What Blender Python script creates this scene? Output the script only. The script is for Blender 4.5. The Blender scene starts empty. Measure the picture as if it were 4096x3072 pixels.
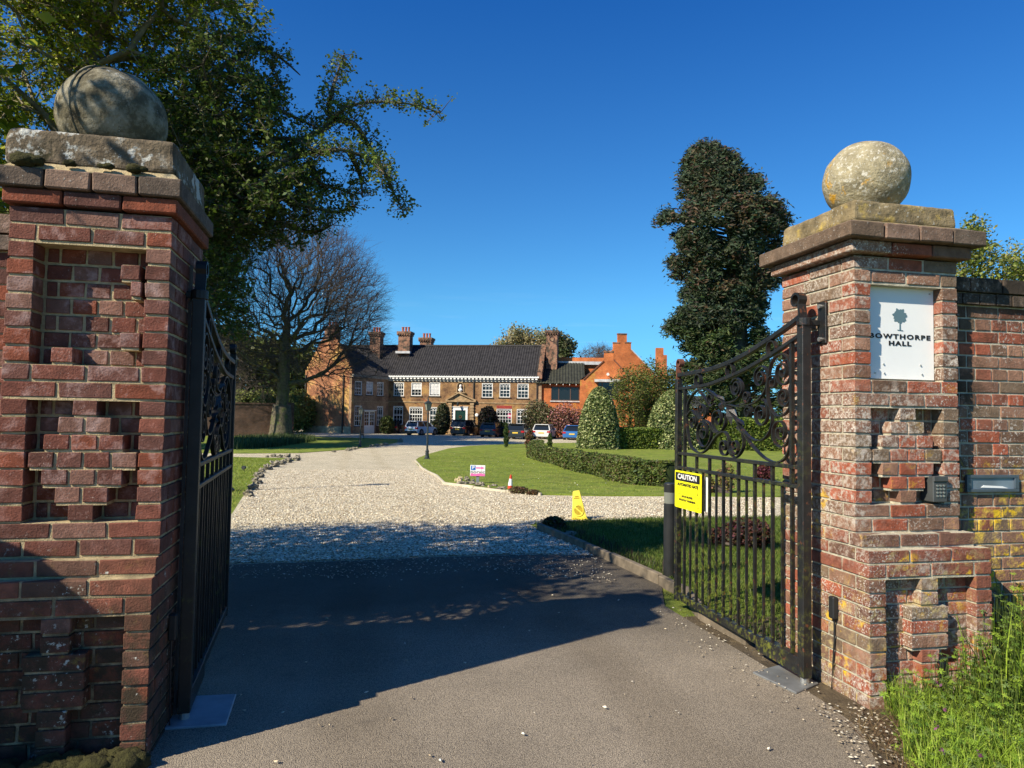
import bpy, math, random
import numpy as np
from mathutils import Vector, Matrix, noise
SC = bpy.context.scene
COL = SC.collection
R = random.Random(7)
NR = np.random.default_rng(11)
# ------------------------------------------------------------------ camera
F = 2850.0
CAM = Vector((0, 0, 1.48))
YAW, PIT, ROL = math.radians(12.5), math.atan((1668-1536)/F), 0.0165
fa = Vector((math.sin(YAW), math.cos(YAW), 0)); rt0 = Vector((math.cos(YAW), -math.sin(YAW), 0))
FWD = fa*math.cos(PIT) + Vector((0, 0, 1))*math.sin(PIT)
up0 = rt0.cross(FWD)
UP = up0*math.cos(ROL) - rt0*math.sin(ROL)
RT = rt0*math.cos(ROL) + up0*math.sin(ROL)
cam = bpy.data.cameras.new('camera'); co = bpy.data.objects.new('camera', cam); COL.objects.link(co)
m = Matrix((RT, UP, -FWD)).transposed().to_4x4(); m.translation = CAM; co.matrix_world = m
cam.sensor_width = 36; cam.lens = F/4096*36; cam.clip_start = 0.05; cam.clip_end = 3000
SC.camera = co
# ------------------------------------------------------------------ light
SD = Vector((0.891, 0.454, -0.767)).normalized()
ELEV = math.asin(-SD.z)
sun = bpy.data.lights.new('sun', 'SUN'); sun.energy = 5.0; sun.angle = math.radians(0.53); sun.color = (1, 0.90, 0.72)
so = bpy.data.objects.new('sun', sun); COL.objects.link(so)
so.rotation_euler = SD.to_track_quat('-Z', 'Y').to_euler(); so.location = (-20, -10, 30)
W = bpy.data.worlds.new("World"); SC.world = W; W.use_nodes = True
wn = W.node_tree.nodes; sky = wn.new('ShaderNodeTexSky'); sky.sky_type = 'NISHITA'; sky.sun_disc = False
sky.sun_elevation = ELEV; sky.sun_rotation = math.atan2(-SD.x, -SD.y)
sky.air_density = 1.0; sky.dust_density = 0.2; sky.ozone_density = 3.0; sky.altitude = 300
tint = wn.new('ShaderNodeMix'); tint.data_type = 'RGBA'; tint.blend_type = 'MULTIPLY'; tint.inputs[0].default_value = 1.0
W.node_tree.links.new(sky.outputs[0], tint.inputs[6])
wl = W.node_tree.links; tcw = wn.new('ShaderNodeTexCoord'); sxw = wn.new('ShaderNodeSeparateXYZ'); wl.new(tcw.outputs['Generated'], sxw.inputs[0])
crw = wn.new('ShaderNodeValToRGB'); wl.new(sxw.outputs[2], crw.inputs[0]); e_ = crw.color_ramp.elements
e_[0].position = 0.0; e_[0].color = (0.42, 1.10, 1.95, 1); e_[1].position = 0.55; e_[1].color = (0.17, 0.90, 1.85, 1); q_ = crw.color_ramp.elements.new(0.15); q_.color = (0.58, 1.36, 1.78, 1)
# faint high wisps of cloud low over the roofs
mpw = wn.new('ShaderNodeMapping'); mpw.inputs['Scale'].default_value = (2.2, 2.2, 26); wl.new(tcw.outputs['Generated'], mpw.inputs[0])
nzw = wn.new('ShaderNodeTexNoise'); nzw.inputs['Scale'].default_value = 2.6; nzw.inputs['Detail'].default_value = 5; wl.new(mpw.outputs[0], nzw.inputs['Vector'])
mrw = wn.new('ShaderNodeMapRange'); mrw.inputs[1].default_value = 0.58; mrw.inputs[2].default_value = 0.80; mrw.inputs[4].default_value = 0.5; wl.new(nzw.outputs[0], mrw.inputs[0])
mzw = wn.new('ShaderNodeMapRange'); mzw.inputs[1].default_value = 0.20; mzw.inputs[2].default_value = 0.10; wl.new(sxw.outputs[2], mzw.inputs[0])
muw = wn.new('ShaderNodeMath'); muw.operation = 'MULTIPLY'; wl.new(mrw.outputs[0], muw.inputs[0]); wl.new(mzw.outputs[0], muw.inputs[1])
cmw = wn.new('ShaderNodeMix'); cmw.data_type = 'RGBA'; wl.new(muw.outputs[0], cmw.inputs[0]); wl.new(crw.outputs[0], cmw.inputs[6]); cmw.inputs[7].default_value = (1.3, 1.7, 1.9, 1); wl.new(cmw.outputs[2], tint.inputs[7])
W.node_tree.links.new(tint.outputs[2], wn['Background'].inputs[0]); wn['Background'].inputs[1].default_value = 0.049
SC.view_settings.view_transform = 'Standard'; SC.view_settings.look = 'None'
SC.view_settings.exposure = 0.78; SC.view_settings.gamma = 1
# ------------------------------------------------------------------ helpers: pixels of the photo's survey -> places on the ground
def ray(px, py): return FWD + RT*((px-2048)/F) - UP*((py-1536)/F)
def pt(px, py, d): return CAM + ray(px, py)*d
def gz(y): return 0.0 if y < 6 else (-0.6 if y > 36 else -0.02*(y-6))
def ground(px, py):
    v = ray(px, py); a, b = 0.5, 900.0
    for _ in range(60):
        t = (a+b)/2; p = CAM + v*t
        if p.z > gz(p.y): a = t
        else: b = t
    p = CAM + v*a; return Vector((p.x, p.y, gz(p.y)))
class Plane:
    def __init__(s, a, b):
        s.o = Vector((a.x, a.y, 0)); b = Vector((b.x, b.y, 0)); s.u = (b-s.o).normalized(); s.len = (b-s.o).length
        s.n = Vector((s.u.y, -s.u.x, 0))
        s.M = Matrix(((s.u.x, -s.n.x, 0, s.o.x), (s.u.y, -s.n.y, 0, s.o.y), (0, 0, 1, 0), (0, 0, 0, 1)))
    def uv(s, px, py, back=0.0):
        v = ray(px, py); o = s.o - s.n*back; t = (o-CAM).dot(s.n)/v.dot(s.n); p = CAM + v*t
        return ((p-s.o).dot(s.u), p.z)
# ------------------------------------------------------------------ materials
def nd(t, ty, **k):
    n = t.nodes.new(ty)
    for a, b in k.items():
        if a.startswith('i_'): n.inputs[a[2:].replace('_', ' ')].default_value = b
        else: setattr(n, a, b)
    return n
def ramp(t, fac, lo, hi):
    n = nd(t, 'ShaderNodeMapRange'); t.links.new(fac, n.inputs[0]); n.inputs[1].default_value = lo; n.inputs[2].default_value = hi; n.clamp = True
    return n.outputs[0]
def mix(t, fac, a, b, mode='MIX'):
    n = nd(t, 'ShaderNodeMix', data_type='RGBA', blend_type=mode)
    for s, v in ((n.inputs[0], fac), (n.inputs[6], a), (n.inputs[7], b)):
        if hasattr(v, 'links'): t.links.new(v, s)
        else: s.default_value = v if not isinstance(v, tuple) or len(v) == 4 else (*v, 1)
    return n.outputs[2]
def mth(t, op, a, b=0.0):
    n = nd(t, 'ShaderNodeMath', operation=op)
    for s, v in ((n.inputs[0], a), (n.inputs[1], b)):
        if hasattr(v, 'links'): t.links.new(v, s)
        else: s.default_value = v
    return n.outputs[0]
def nz(t, vec, sc, det=4, rough=0.6, dist=0.0):
    n = nd(t, 'ShaderNodeTexNoise'); n.inputs['Scale'].default_value = sc; n.inputs['Detail'].default_value = det
    n.inputs['Roughness'].default_value = rough; n.inputs['Distortion'].default_value = dist; t.links.new(vec, n.inputs['Vector']); return n.outputs[0]
MATS = {}
def pm(name, base, rough=0.8, var=0.35, vs=8.0, spots=(), bump=0.0, bs=60.0, attr=False, metal=0.0, spec=0.3, transl=0.0, brick=None, vor=None, coat=0.0):
    if name in MATS: return MATS[name]
    mt = bpy.data.materials.new(name); mt.use_nodes = True; t = mt.node_tree; bs_ = t.nodes['Principled BSDF']
    tc = nd(t, 'ShaderNodeTexCoord'); vec = tc.outputs['Object']
    if attr:
        a = nd(t, 'ShaderNodeAttribute', attribute_name='Col'); c = a.outputs['Color']
    elif brick:
        colA, colB, mort, d = brick
        sx = nd(t, 'ShaderNodeSeparateXYZ'); t.links.new(vec, sx.inputs[0])
        dt = nd(t, 'ShaderNodeVectorMath', operation='DOT_PRODUCT'); t.links.new(vec, dt.inputs[0]); dt.inputs[1].default_value = (d[0], d[1], 0)
        cx = nd(t, 'ShaderNodeCombineXYZ'); t.links.new(dt.outputs['Value'], cx.inputs[0]); t.links.new(sx.outputs[2], cx.inputs[1])
        bt = nd(t, 'ShaderNodeTexBrick'); t.links.new(cx.outputs[0], bt.inputs[0])
        bt.inputs['Color1'].default_value = (*colA, 1); bt.inputs['Color2'].default_value = (*colB, 1); bt.inputs['Mortar'].default_value = (*mort, 1)
        bt.inputs['Scale'].default_value = 1.0; bt.inputs['Brick Width'].default_value = 0.225; bt.inputs['Row Height'].default_value = 0.075
        bt.inputs['Mortar Size'].default_value = 0.006; bt.inputs['Bias'].default_value = 0.0
        c = bt.outputs[0]
    else: c = mix(t, 0.0, base, base)
    n1 = nz(t, vec, vs); f = ramp(t, n1, 0.3, 0.7)
    c = mix(t, f, mix(t, 1.0, c, (1-var,)*3, 'MULTIPLY'), mix(t, 1.0, c, (1+var,)*3, 'MULTIPLY'))
    h = nz(t, vec, bs, 5, 0.65)
    if vor:   # stony grain: (scale, dark colour, light colour)
        v = nd(t, 'ShaderNodeTexVoronoi'); v.inputs['Scale'].default_value = vor[0]; t.links.new(vec, v.inputs['Vector'])
        sx = nd(t, 'ShaderNodeSeparateColor'); t.links.new(v.outputs['Color'], sx.inputs[0])
        cc = mix(t, sx.outputs[0], vor[1], vor[2]); cc = mix(t, ramp(t, v.outputs['Distance'], 0.25, 0.75), cc, mix(t, 1.0, cc, (0.35,)*3, 'MULTIPLY'))
        c = mix(t, 1.0, c, cc, 'MULTIPLY'); h = mth(t, 'SUBTRACT', 1.0, v.outputs['Distance'])
    for s in spots:    # (colour, noise scale, lo, hi, zmask or None)
        g = ramp(t, nz(t, vec, s[1], 6, 0.7), s[2], s[3])
        if len(s) > 4 and s[4]:
            sz = nd(t, 'ShaderNodeSeparateXYZ'); t.links.new(vec, sz.inputs[0]); g = mth(t, 'MULTIPLY', g, ramp(t, sz.outputs[2], s[4][0], s[4][1]))
        if len(s) > 5 and s[5]:
            g = mth(t, 'MULTIPLY', g, ramp(t, nz(t, vec, s[5], 2, 0.5), 0.45, 0.6))
        c = mix(t, g, c, s[0])
    t.links.new(c, bs_.inputs['Base Color']); bs_.inputs['Roughness'].default_value = rough
    bs_.inputs['Metallic'].default_value = metal; bs_.inputs['Specular IOR Level'].default_value = spec; bs_.inputs['Coat Weight'].default_value = coat
    if bump:
        b = nd(t, 'ShaderNodeBump'); b.inputs['Strength'].default_value = 1.0; b.inputs['Distance'].default_value = bump
        t.links.new(h, b.inputs['Height']); t.links.new(b.outputs[0], bs_.inputs['Normal'])
    if transl:
        tr = nd(t, 'ShaderNodeBsdfTranslucent'); t.links.new(c, tr.inputs[0]); mx = nd(t, 'ShaderNodeMixShader'); mx.inputs[0].default_value = transl
        t.links.new(bs_.outputs[0], mx.inputs[1]); t.links.new(tr.outputs[0], mx.inputs[2]); t.links.new(mx.outputs[0], t.nodes['Material Output'].inputs[0])
    MATS[name] = mt; return mt
def glassm(name, col, rough=0.06):
    mt = bpy.data.materials.new(name); mt.use_nodes = True; b = mt.node_tree.nodes['Principled BSDF']
    b.inputs['Base Color'].default_value = (*col, 1); b.inputs['Roughness'].default_value = rough; b.inputs['Specular IOR Level'].default_value = 0.5; return mt
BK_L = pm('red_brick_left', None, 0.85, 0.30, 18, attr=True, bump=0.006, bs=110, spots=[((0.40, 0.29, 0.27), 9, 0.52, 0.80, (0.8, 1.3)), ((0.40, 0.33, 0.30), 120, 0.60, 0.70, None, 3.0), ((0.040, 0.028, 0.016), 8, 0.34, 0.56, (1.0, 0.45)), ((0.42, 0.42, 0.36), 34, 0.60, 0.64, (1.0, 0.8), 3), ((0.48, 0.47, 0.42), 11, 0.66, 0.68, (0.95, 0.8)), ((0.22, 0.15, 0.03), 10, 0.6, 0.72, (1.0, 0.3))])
BK_R = pm('red_brick_right', None, 0.88, 0.30, 18, attr=True, bump=0.007, bs=90, spots=[((0.44, 0.37, 0.31), 30, 0.47, 0.60, None, 1.8), ((0.60, 0.55, 0.48), 90, 0.54, 0.61, None, 3.0), ((0.05, 0.035, 0.025), 40, 0.60, 0.70, None, 4.0), ((0.42, 0.33, 0.15), 20, 0.50, 0.64, (1.2, 0.5), 2.6), ((0.66, 0.40, 0.02), 11, 0.56, 0.64, (1.9, 0.8), 2.6)])
MORT = pm('buff_mortar', (0.43, 0.345, 0.20), 0.95, 0.3, 25, bump=0.008, bs=160, spots=[((0.09, 0.075, 0.05), 7, 0.34, 0.56, (1.0, 0.5))])
MORT_R = pm('pale_mortar', (0.46, 0.42, 0.32), 0.95, 0.3, 25, bump=0.008, bs=160, spots=[((0.5, 0.34, 0.08), 10, 0.5, 0.62, (1.1, 0.3), 3)])
CAPB = pm('weathered_cap_brick', None, 0.9, 0.35, 14, attr=True, bump=0.006, bs=90, spots=[((0.42, 0.41, 0.37), 90, 0.62, 0.68)])
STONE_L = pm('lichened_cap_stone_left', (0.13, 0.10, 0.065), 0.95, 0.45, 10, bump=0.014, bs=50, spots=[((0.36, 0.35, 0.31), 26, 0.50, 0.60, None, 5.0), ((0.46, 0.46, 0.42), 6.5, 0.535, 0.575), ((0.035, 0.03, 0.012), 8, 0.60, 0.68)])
STONE_R = pm('lichened_cap_stone_right', (0.20, 0.155, 0.085), 0.95, 0.45, 10, bump=0.01, bs=50, spots=[((0.40, 0.29, 0.07), 7, 0.52, 0.66), ((0.42, 0.41, 0.36), 45, 0.60, 0.66)])
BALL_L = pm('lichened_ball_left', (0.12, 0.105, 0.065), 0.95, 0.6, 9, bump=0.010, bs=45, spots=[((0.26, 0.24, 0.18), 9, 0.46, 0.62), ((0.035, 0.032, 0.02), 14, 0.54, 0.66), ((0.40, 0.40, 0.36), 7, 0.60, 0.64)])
BALL_R = pm('lichened_ball_right', (0.27, 0.235, 0.15), 0.95, 0.4, 9, bump=0.012, bs=45, spots=[((0.50, 0.48, 0.41), 38, 0.53, 0.62), ((0.09, 0.08, 0.06), 60, 0.62, 0.68), ((0.55, 0.30, 0.03), 12, 0.56, 0.62, None, 4.0)])
IRON = pm('black_gate_iron', (0.012, 0.012, 0.012), 0.42, 0.5, 12, spec=0.5, bump=0.0015, bs=120, spots=[((0.13, 0.14, 0.02), 30, 0.50, 0.60, (1.6, 0.2), 2.5), ((0.13, 0.045, 0.02), 22, 0.60, 0.68)])
IRON_L = pm('black_gate_iron_left', (0.010, 0.010, 0.010), 0.5, 0.5, 12, spec=0.4, bump=0.0015, bs=120, spots=[((0.06, 0.07, 0.012), 16, 0.54, 0.66, (1.3, 0.3), 3)])
RUST = pm('rusty_scroll_iron', (0.13, 0.05, 0.032), 0.7, 0.4, 30, bump=0.002)
STEEL = pm('bolt_steel', (0.45, 0.45, 0.43), 0.4, 0.2, metal=0.8)
BLKP = pm('black_plastic', (0.02, 0.021, 0.022), 0.45, 0.2)
GREYP = pm('grey_keypad_metal', (0.08, 0.085, 0.085), 0.45, 0.2, metal=0.3)
WHITE = pm('white_board', (0.74, 0.75, 0.74), 0.45, 0.03, 4)
INK = pm('black_ink', (0.012, 0.012, 0.012), 0.6, 0.0)
TEAL = pm('grey_blue_print', (0.10, 0.17, 0.20), 0.6, 0.05)
YEL = pm('yellow_sign_face', (0.86, 0.80, 0.01), 0.4, 0.08, 12, spots=[((0.45, 0.40, 0.03), 14, 0.66, 0.8)])
WPAINT = pm('white_paint', (0.72, 0.72, 0.70), 0.5, 0.05)
GLASS = glassm('window_glass', (0.010, 0.012, 0.014))
CURT = pm('net_curtain', (0.5, 0.5, 0.5), 0.9, 0.2, 3)
LEAF = pm('leaf', None, 0.55, 0.2, 0.8, attr=True, transl=0.35, spec=0.25)
LEAFD = pm('leaf_dense', None, 0.6, 0.2, 0.8, attr=True, transl=0.12, spec=0.2)
BARK = pm('bark', (0.10, 0.085, 0.06), 0.95, 0.5, 5, bump=0.02, bs=14, spots=[((0.10, 0.12, 0.035), 2, 0.5, 0.65)])
TWIG = pm('twig', (0.095, 0.075, 0.065), 0.9, 0.3, 3)
BARKP = pm('pale_bark', (0.22, 0.19, 0.13), 0.95, 0.4, 9, bump=0.006, bs=30)
TILE = pm('dark_pantile', (0.036, 0.034, 0.035), 0.75, 0.5, 2.5, bump=0.01, bs=9, spots=[((0.085, 0.085, 0.075), 5, 0.62, 0.72)])
TILEG = pm('mossy_pantile', (0.045, 0.048, 0.035), 0.8, 0.5, 2.5, bump=0.01, bs=9, spots=[((0.08, 0.09, 0.03), 3, 0.6, 0.72)])
LEAD = pm('lead_flashing', (0.42, 0.43, 0.44), 0.6, 0.25, 4)
ROCKM = pm('flint_rock', (0.26, 0.23, 0.17), 0.9, 0.6, 6, bump=0.03, bs=14, spots=[((0.06, 0.06, 0.05), 5, 0.5, 0.6), ((0.10, 0.12, 0.03), 7, 0.6, 0.7)])
# ------------------------------------------------------------------ mesh building
class MB:
    def __init__(s, M=None): s.v = []; s.f = []; s.c = []; s.mi = []; s.M = M or Matrix.Identity(4); s.col = (1, 1, 1); s.m = 0
    def add(s, vs, fs, col=None):
        b = len(s.v)
        for p in vs: s.v.append(tuple(s.M @ Vector(p)))
        s.c += [col or s.col]*len(vs)
        for f in fs: s.f.append(tuple(b+i for i in f)); s.mi.append(s.m)
    def box(s, x0, x1, y0, y1, z0, z1, col=None, j=0.0):
        vs = [(x, y, z) for z in (z0, z1) for y in (y0, y1) for x in (x0, x1)]
        if j: vs = [(x+R.uniform(-j, j), y+R.uniform(-j, j), z+R.uniform(-j, j)) for x, y, z in vs]
        s.add(vs, [(0, 2, 3, 1), (4, 5, 7, 6), (0, 1, 5, 4), (2, 6, 7, 3), (0, 4, 6, 2), (1, 3, 7, 5)], col)
    def frustum(s, a, b, col=None):     # a, b = (x0,x1,y0,y1,z)
        vs = [(x, y, q[4]) for q in (a, b) for y in (q[2], q[3]) for x in (q[0], q[1])]
        s.add(vs, [(0, 2, 3, 1), (4, 5, 7, 6), (0, 1, 5, 4), (2, 6, 7, 3), (0, 4, 6, 2), (1, 3, 7, 5)], col)
    def prism(s, poly, y0, y1, col=None):     # polygon in (x,z), extruded in y
        n = len(poly); vs = [(x, y0, z) for x, z in poly]+[(x, y1, z) for x, z in poly]
        a = sum(poly[i][0]*poly[(i+1) % n][1]-poly[(i+1) % n][0]*poly[i][1] for i in range(n))
        fs = [tuple(range(n)), tuple(range(2*n-1, n-1, -1))]+[(i, i+n, (i+1) % n+n, (i+1) % n) for i in range(n)]
        if a < 0: fs = [f[::-1] for f in fs]
        s.add(vs, fs, col)
    def tube(s, pts, rad, n=8, col=None, cap=True):
        pts = [Vector(p) for p in pts]; rs = rad if isinstance(rad, (list, tuple)) else [rad]*len(pts); vs = []; fs = []
        for i, p in enumerate(pts):
            d = (pts[min(i+1, len(pts)-1)]-pts[max(i-1, 0)]).normalized()
            a = d.orthogonal().normalized() if abs(d.z) > 0.95 else d.cross(Vector((0, 0, 1))).normalized(); b = d.cross(a)
            for k in range(n):
                t = 2*math.pi*k/n; vs.append(p+(a*math.cos(t)+b*math.sin(t))*rs[i])
        for i in range(len(pts)-1):
            for k in range(n):
                k2 = (k+1) % n; fs.append((i*n+k, i*n+k2, (i+1)*n+k2, (i+1)*n+k))
        if cap: fs.append(tuple(range(n))[::-1]); fs.append(tuple(range((len(pts)-1)*n, len(pts)*n)))
        s.add(vs, fs, col)
    def lathe(s, prof, c=(0, 0, 0), n=16, col=None):
        vs = []; fs = []
        for r_, z in prof:
            for k in range(n): t = 2*math.pi*(k+0.5)/n; vs.append((c[0]+r_*math.cos(t), c[1]+r_*math.sin(t), c[2]+z))
        for i in range(len(prof)-1):
            for k in range(n): k2 = (k+1) % n; fs.append((i*n+k, i*n+k2, (i+1)*n+k2, (i+1)*n+k))
        fs.append(tuple(range(n))[::-1]); fs.append(tuple(range((len(prof)-1)*n, len(prof)*n))); s.add(vs, fs, col)
    def ribbon(s, pts, th, dp, y=0.0, col=None, close=False):      # flat iron bent in the (x,z) plane
        n = len(pts); vs = []; fs = []
        for i, (x, z) in enumerate(pts):
            a = pts[(i-1) % n] if (close or i) else pts[0]; b = pts[(i+1) % n] if (close or i < n-1) else pts[-1]
            dx, dz = b[0]-a[0], b[1]-a[1]; L = math.hypot(dx, dz) or 1; nx, nz_ = -dz/L*th/2, dx/L*th/2
            vs += [(x+nx, y-dp/2, z+nz_), (x+nx, y+dp/2, z+nz_), (x-nx, y+dp/2, z-nz_), (x-nx, y-dp/2, z-nz_)]
        for i in range(n if close else n-1):
            j = (i+1) % n
            for k in range(4): k2 = (k+1) % 4; fs.append((i*4+k, i*4+k2, j*4+k2, j*4+k))
        if not close: fs += [(3, 2, 1, 0), (n*4-4, n*4-3, n*4-2, n*4-1)]
        s.add(vs, fs, col)
    def ico(s, c, r, sq=(1, 1, 1), j=0.25, seed=0, n=7, m_=5, col=None, fr=1.5):
        vs = []; fs = []
        for i in range(m_+1):
            ph = math.pi*i/m_
            for k in range(n):
                t = 2*math.pi*k/n; d = Vector((math.sin(ph)*math.cos(t), math.sin(ph)*math.sin(t), math.cos(ph)))
                q = 1+j*noise.noise(d*fr+Vector((seed*3.1, seed*1.7, 0))); vs.append((c[0]+d.x*r*sq[0]*q, c[1]+d.y*r*sq[1]*q, c[2]+d.z*r*sq[2]*q))
        for i in range(m_):
            for k in range(n): k2 = (k+1) % n; fs.append((i*n+k, (i+1)*n+k, (i+1)*n+k2, i*n+k2))
        s.add(vs, fs, col)
    def build(s, name, mats, parent=None, smooth=False, bevel=0.0, org=None):
        me = bpy.data.meshes.new(name); me.from_pydata(s.v, [], s.f)
        mats = mats if isinstance(mats, (list, tuple)) else [mats]
        for m_ in mats: me.materials.append(m_)
        me.polygons.foreach_set('material_index', s.mi)
        ca = me.color_attributes.new('Col', 'FLOAT_COLOR', 'POINT'); ca.data.foreach_set('color', np.array([(*c, 1) for c in s.c], dtype=np.float32).ravel())
        if smooth: me.polygons.foreach_set('use_smooth', [True]*len(s.f))
        me.update(); o = bpy.data.objects.new(name, me); COL.objects.link(o)
        if org is not None:
            me.transform(Matrix.Translation(-Vector(org))); o.location = org
        if parent: o.parent = parent; o.location = o.location if org is None else Vector(org)
        if parent:
            o.matrix_parent_inverse = parent.matrix_world.inverted() if False else Matrix.Translation(-parent.location)
        if bevel: b = o.modifiers.new('bevel', 'BEVEL'); b.width = bevel; b.segments = 1; b.limit_method = 'ANGLE'
        return o
def np_mesh(name, V, Fq, C, mat, parent=None, smooth=False):
    me = bpy.data.meshes.new(name); nf, k = Fq.shape
    me.vertices.add(len(V)); me.vertices.foreach_set('co', V.astype(np.float32).ravel())
    me.loops.add(nf*k); me.loops.foreach_set('vertex_index', Fq.astype(np.int32).ravel())
    me.polygons.add(nf); me.polygons.foreach_set('loop_start', np.arange(0, nf*k, k, dtype=np.int32)); me.polygons.foreach_set('loop_total', np.full(nf, k, dtype=np.int32))
    if C is not None:
        ca = me.color_attributes.new('Col', 'FLOAT_COLOR', 'POINT'); ca.data.foreach_set('color', np.hstack([C, np.ones((len(C), 1))]).astype(np.float32).ravel())
    me.materials.append(mat); me.update(calc_edges=True)
    if smooth: me.polygons.foreach_set('use_smooth', [True]*nf)
    o = bpy.data.objects.new(name, me); COL.objects.link(o)
    if parent: o.parent = parent; o.matrix_parent_inverse = Matrix.Translation(-parent.location)
    return o
def tag(o, label=None, cat=None, group=None, kind=None):
    if label: o['label'] = label
    if cat: o['category'] = cat
    if group: o['group'] = group
    if kind: o['kind'] = kind
    return o
def empty(name, loc, label, cat, group=None):
    o = bpy.data.objects.new(name, None); COL.objects.link(o); o.location = loc; o.empty_display_size = 0.2; return tag(o, label, cat, group)
def text(name, body, size, M, mat, parent, ext=0.001, sx=1.0, align='CENTER', bold=0.0, space=1.0, width=None):
    cu = bpy.data.curves.new(name, 'FONT'); cu.body = body; cu.size = size; cu.extrude = ext; cu.align_x = align; cu.align_y = 'CENTER'; cu.offset = bold; cu.space_character = space
    cu.resolution_u = 3
    to = bpy.data.objects.new('tmp', cu); COL.objects.link(to); dg = bpy.context.evaluated_depsgraph_get(); dg.update()
    me = bpy.data.meshes.new_from_object(to.evaluated_get(dg)); bpy.data.objects.remove(to)
    if width: xs = [v.co.x for v in me.vertices]; sx = width/(max(xs)-min(xs))
    me.name = name; me.materials.clear(); me.materials.append(mat)
    # text lies in local (x, z) of the frame M, facing -y
    me.transform(M @ Matrix.Scale(sx, 4, (1, 0, 0)) @ Matrix.Rotation(math.pi/2, 4, 'X'))
    o = bpy.data.objects.new(name, me); COL.objects.link(o); o.parent = parent; o.matrix_parent_inverse = Matrix.Translation(-parent.location); return o
# ------------------------------------------------------------------ ground sheets
def sheet(name, pts, off, mat, kind='structure', thick=0.0):
    import bmesh
    bm = bmesh.new(); vs = [bm.verts.new((p[0], p[1], 0)) for p in pts]; bm.faces.new(vs)
    for y in (6.0, 36.0):
        bmesh.ops.bisect_plane(bm, geom=bm.verts[:]+bm.edges[:]+bm.faces[:], plane_co=(0, y, 0), plane_no=(0, 1, 0))
    bmesh.ops.triangulate(bm, faces=bm.faces[:])
    bmesh.ops.recalc_face_normals(bm, faces=bm.faces[:])
    if bm.faces and sum(f.normal.z for f in bm.faces) < 0: bmesh.ops.reverse_faces(bm, faces=bm.faces[:])
    if thick:
        ret = bmesh.ops.extrude_face_region(bm, geom=bm.faces[:]); 
        for g in ret['geom']:
            if isinstance(g, bmesh.types.BMVert): g.co.z += 1000
    for v in bm.verts:
        if v.co.z > 500: v.co.z = gz(v.co.y)+off
        else: v.co.z = gz(v.co.y)+(off-thick if thick else off)
    me = bpy.data.meshes.new(name); bm.to_mesh(me); bm.free(); me.materials.append(mat)
    o = bpy.data.objects.new(name, me); COL.objects.link(o); return tag(o, kind=kind)
GRASS = pm('grass_ground', (0.165, 0.215, 0.022), 0.95, 0.35, 1.6, bump=0.05, bs=30, spots=[((0.26, 0.25, 0.06), 1.3, 0.48, 0.72), ((0.17, 0.22, 0.03), 14, 0.5, 0.62), ((0.04, 0.08, 0.012), 2.5, 0.55, 0.7)])
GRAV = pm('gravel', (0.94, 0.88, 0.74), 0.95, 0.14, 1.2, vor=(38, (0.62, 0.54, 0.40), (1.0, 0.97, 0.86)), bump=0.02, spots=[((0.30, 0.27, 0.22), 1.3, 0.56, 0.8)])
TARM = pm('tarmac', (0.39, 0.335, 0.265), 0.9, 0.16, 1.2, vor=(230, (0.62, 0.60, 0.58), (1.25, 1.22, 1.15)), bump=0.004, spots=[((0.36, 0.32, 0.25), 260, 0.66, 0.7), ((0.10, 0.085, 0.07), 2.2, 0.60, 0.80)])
def darken_beyond(mt, y0, y1, k):      # paints deeper shade into the inner drive, whose surface is also partly darker
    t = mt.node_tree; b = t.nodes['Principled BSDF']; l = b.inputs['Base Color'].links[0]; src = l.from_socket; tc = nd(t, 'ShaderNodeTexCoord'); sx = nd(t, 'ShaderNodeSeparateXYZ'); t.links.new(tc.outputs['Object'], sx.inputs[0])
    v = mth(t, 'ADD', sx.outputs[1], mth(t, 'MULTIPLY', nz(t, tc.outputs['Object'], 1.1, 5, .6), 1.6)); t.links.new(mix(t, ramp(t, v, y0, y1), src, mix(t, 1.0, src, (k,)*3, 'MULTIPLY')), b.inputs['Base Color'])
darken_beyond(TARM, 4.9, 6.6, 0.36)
def tracks(mt, xs, k):      # slightly polished wheel tracks running up the drive
    t = mt.node_tree; b = t.nodes['Principled BSDF']; src = b.inputs['Base Color'].links[0].from_socket; tc = nd(t, 'ShaderNodeTexCoord'); sx = nd(t, 'ShaderNodeSeparateXYZ'); t.links.new(tc.outputs['Object'], sx.inputs[0])
    w = mth(t, 'ADD', sx.outputs[0], mth(t, 'MULTIPLY', nz(t, tc.outputs['Object'], 0.7, 3, .5), 0.5)); acc = None
    for x in xs:
        g = ramp(t, mth(t, 'ABSOLUTE', mth(t, 'SUBTRACT', w, x+.25)), .30, .10); acc = g if acc is None else mth(t, 'MAXIMUM', acc, g)
    t.links.new(mix(t, acc, src, mix(t, 1.0, src, (k, k*.985, k*.96), 'MULTIPLY')), b.inputs['Base Color'])
tracks(TARM, (0.05, 1.55), 0.84)
tracks(GRAV, (-0.3, 1.2), 0.93)
SOIL = pm('verge_soil', (0.10, 0.075, 0.045), 0.95, 0.4, 6, bump=0.03, bs=60, spots=[((0.20, 0.15, 0.08), 12, 0.55, 0.7)])
def G(px, py): p = ground(px, py); return (p.x, p.y)
sheet('ground', [(-400, -60), (400, -60), (400, 700), (-400, 700)], 0.0, GRASS)
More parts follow.
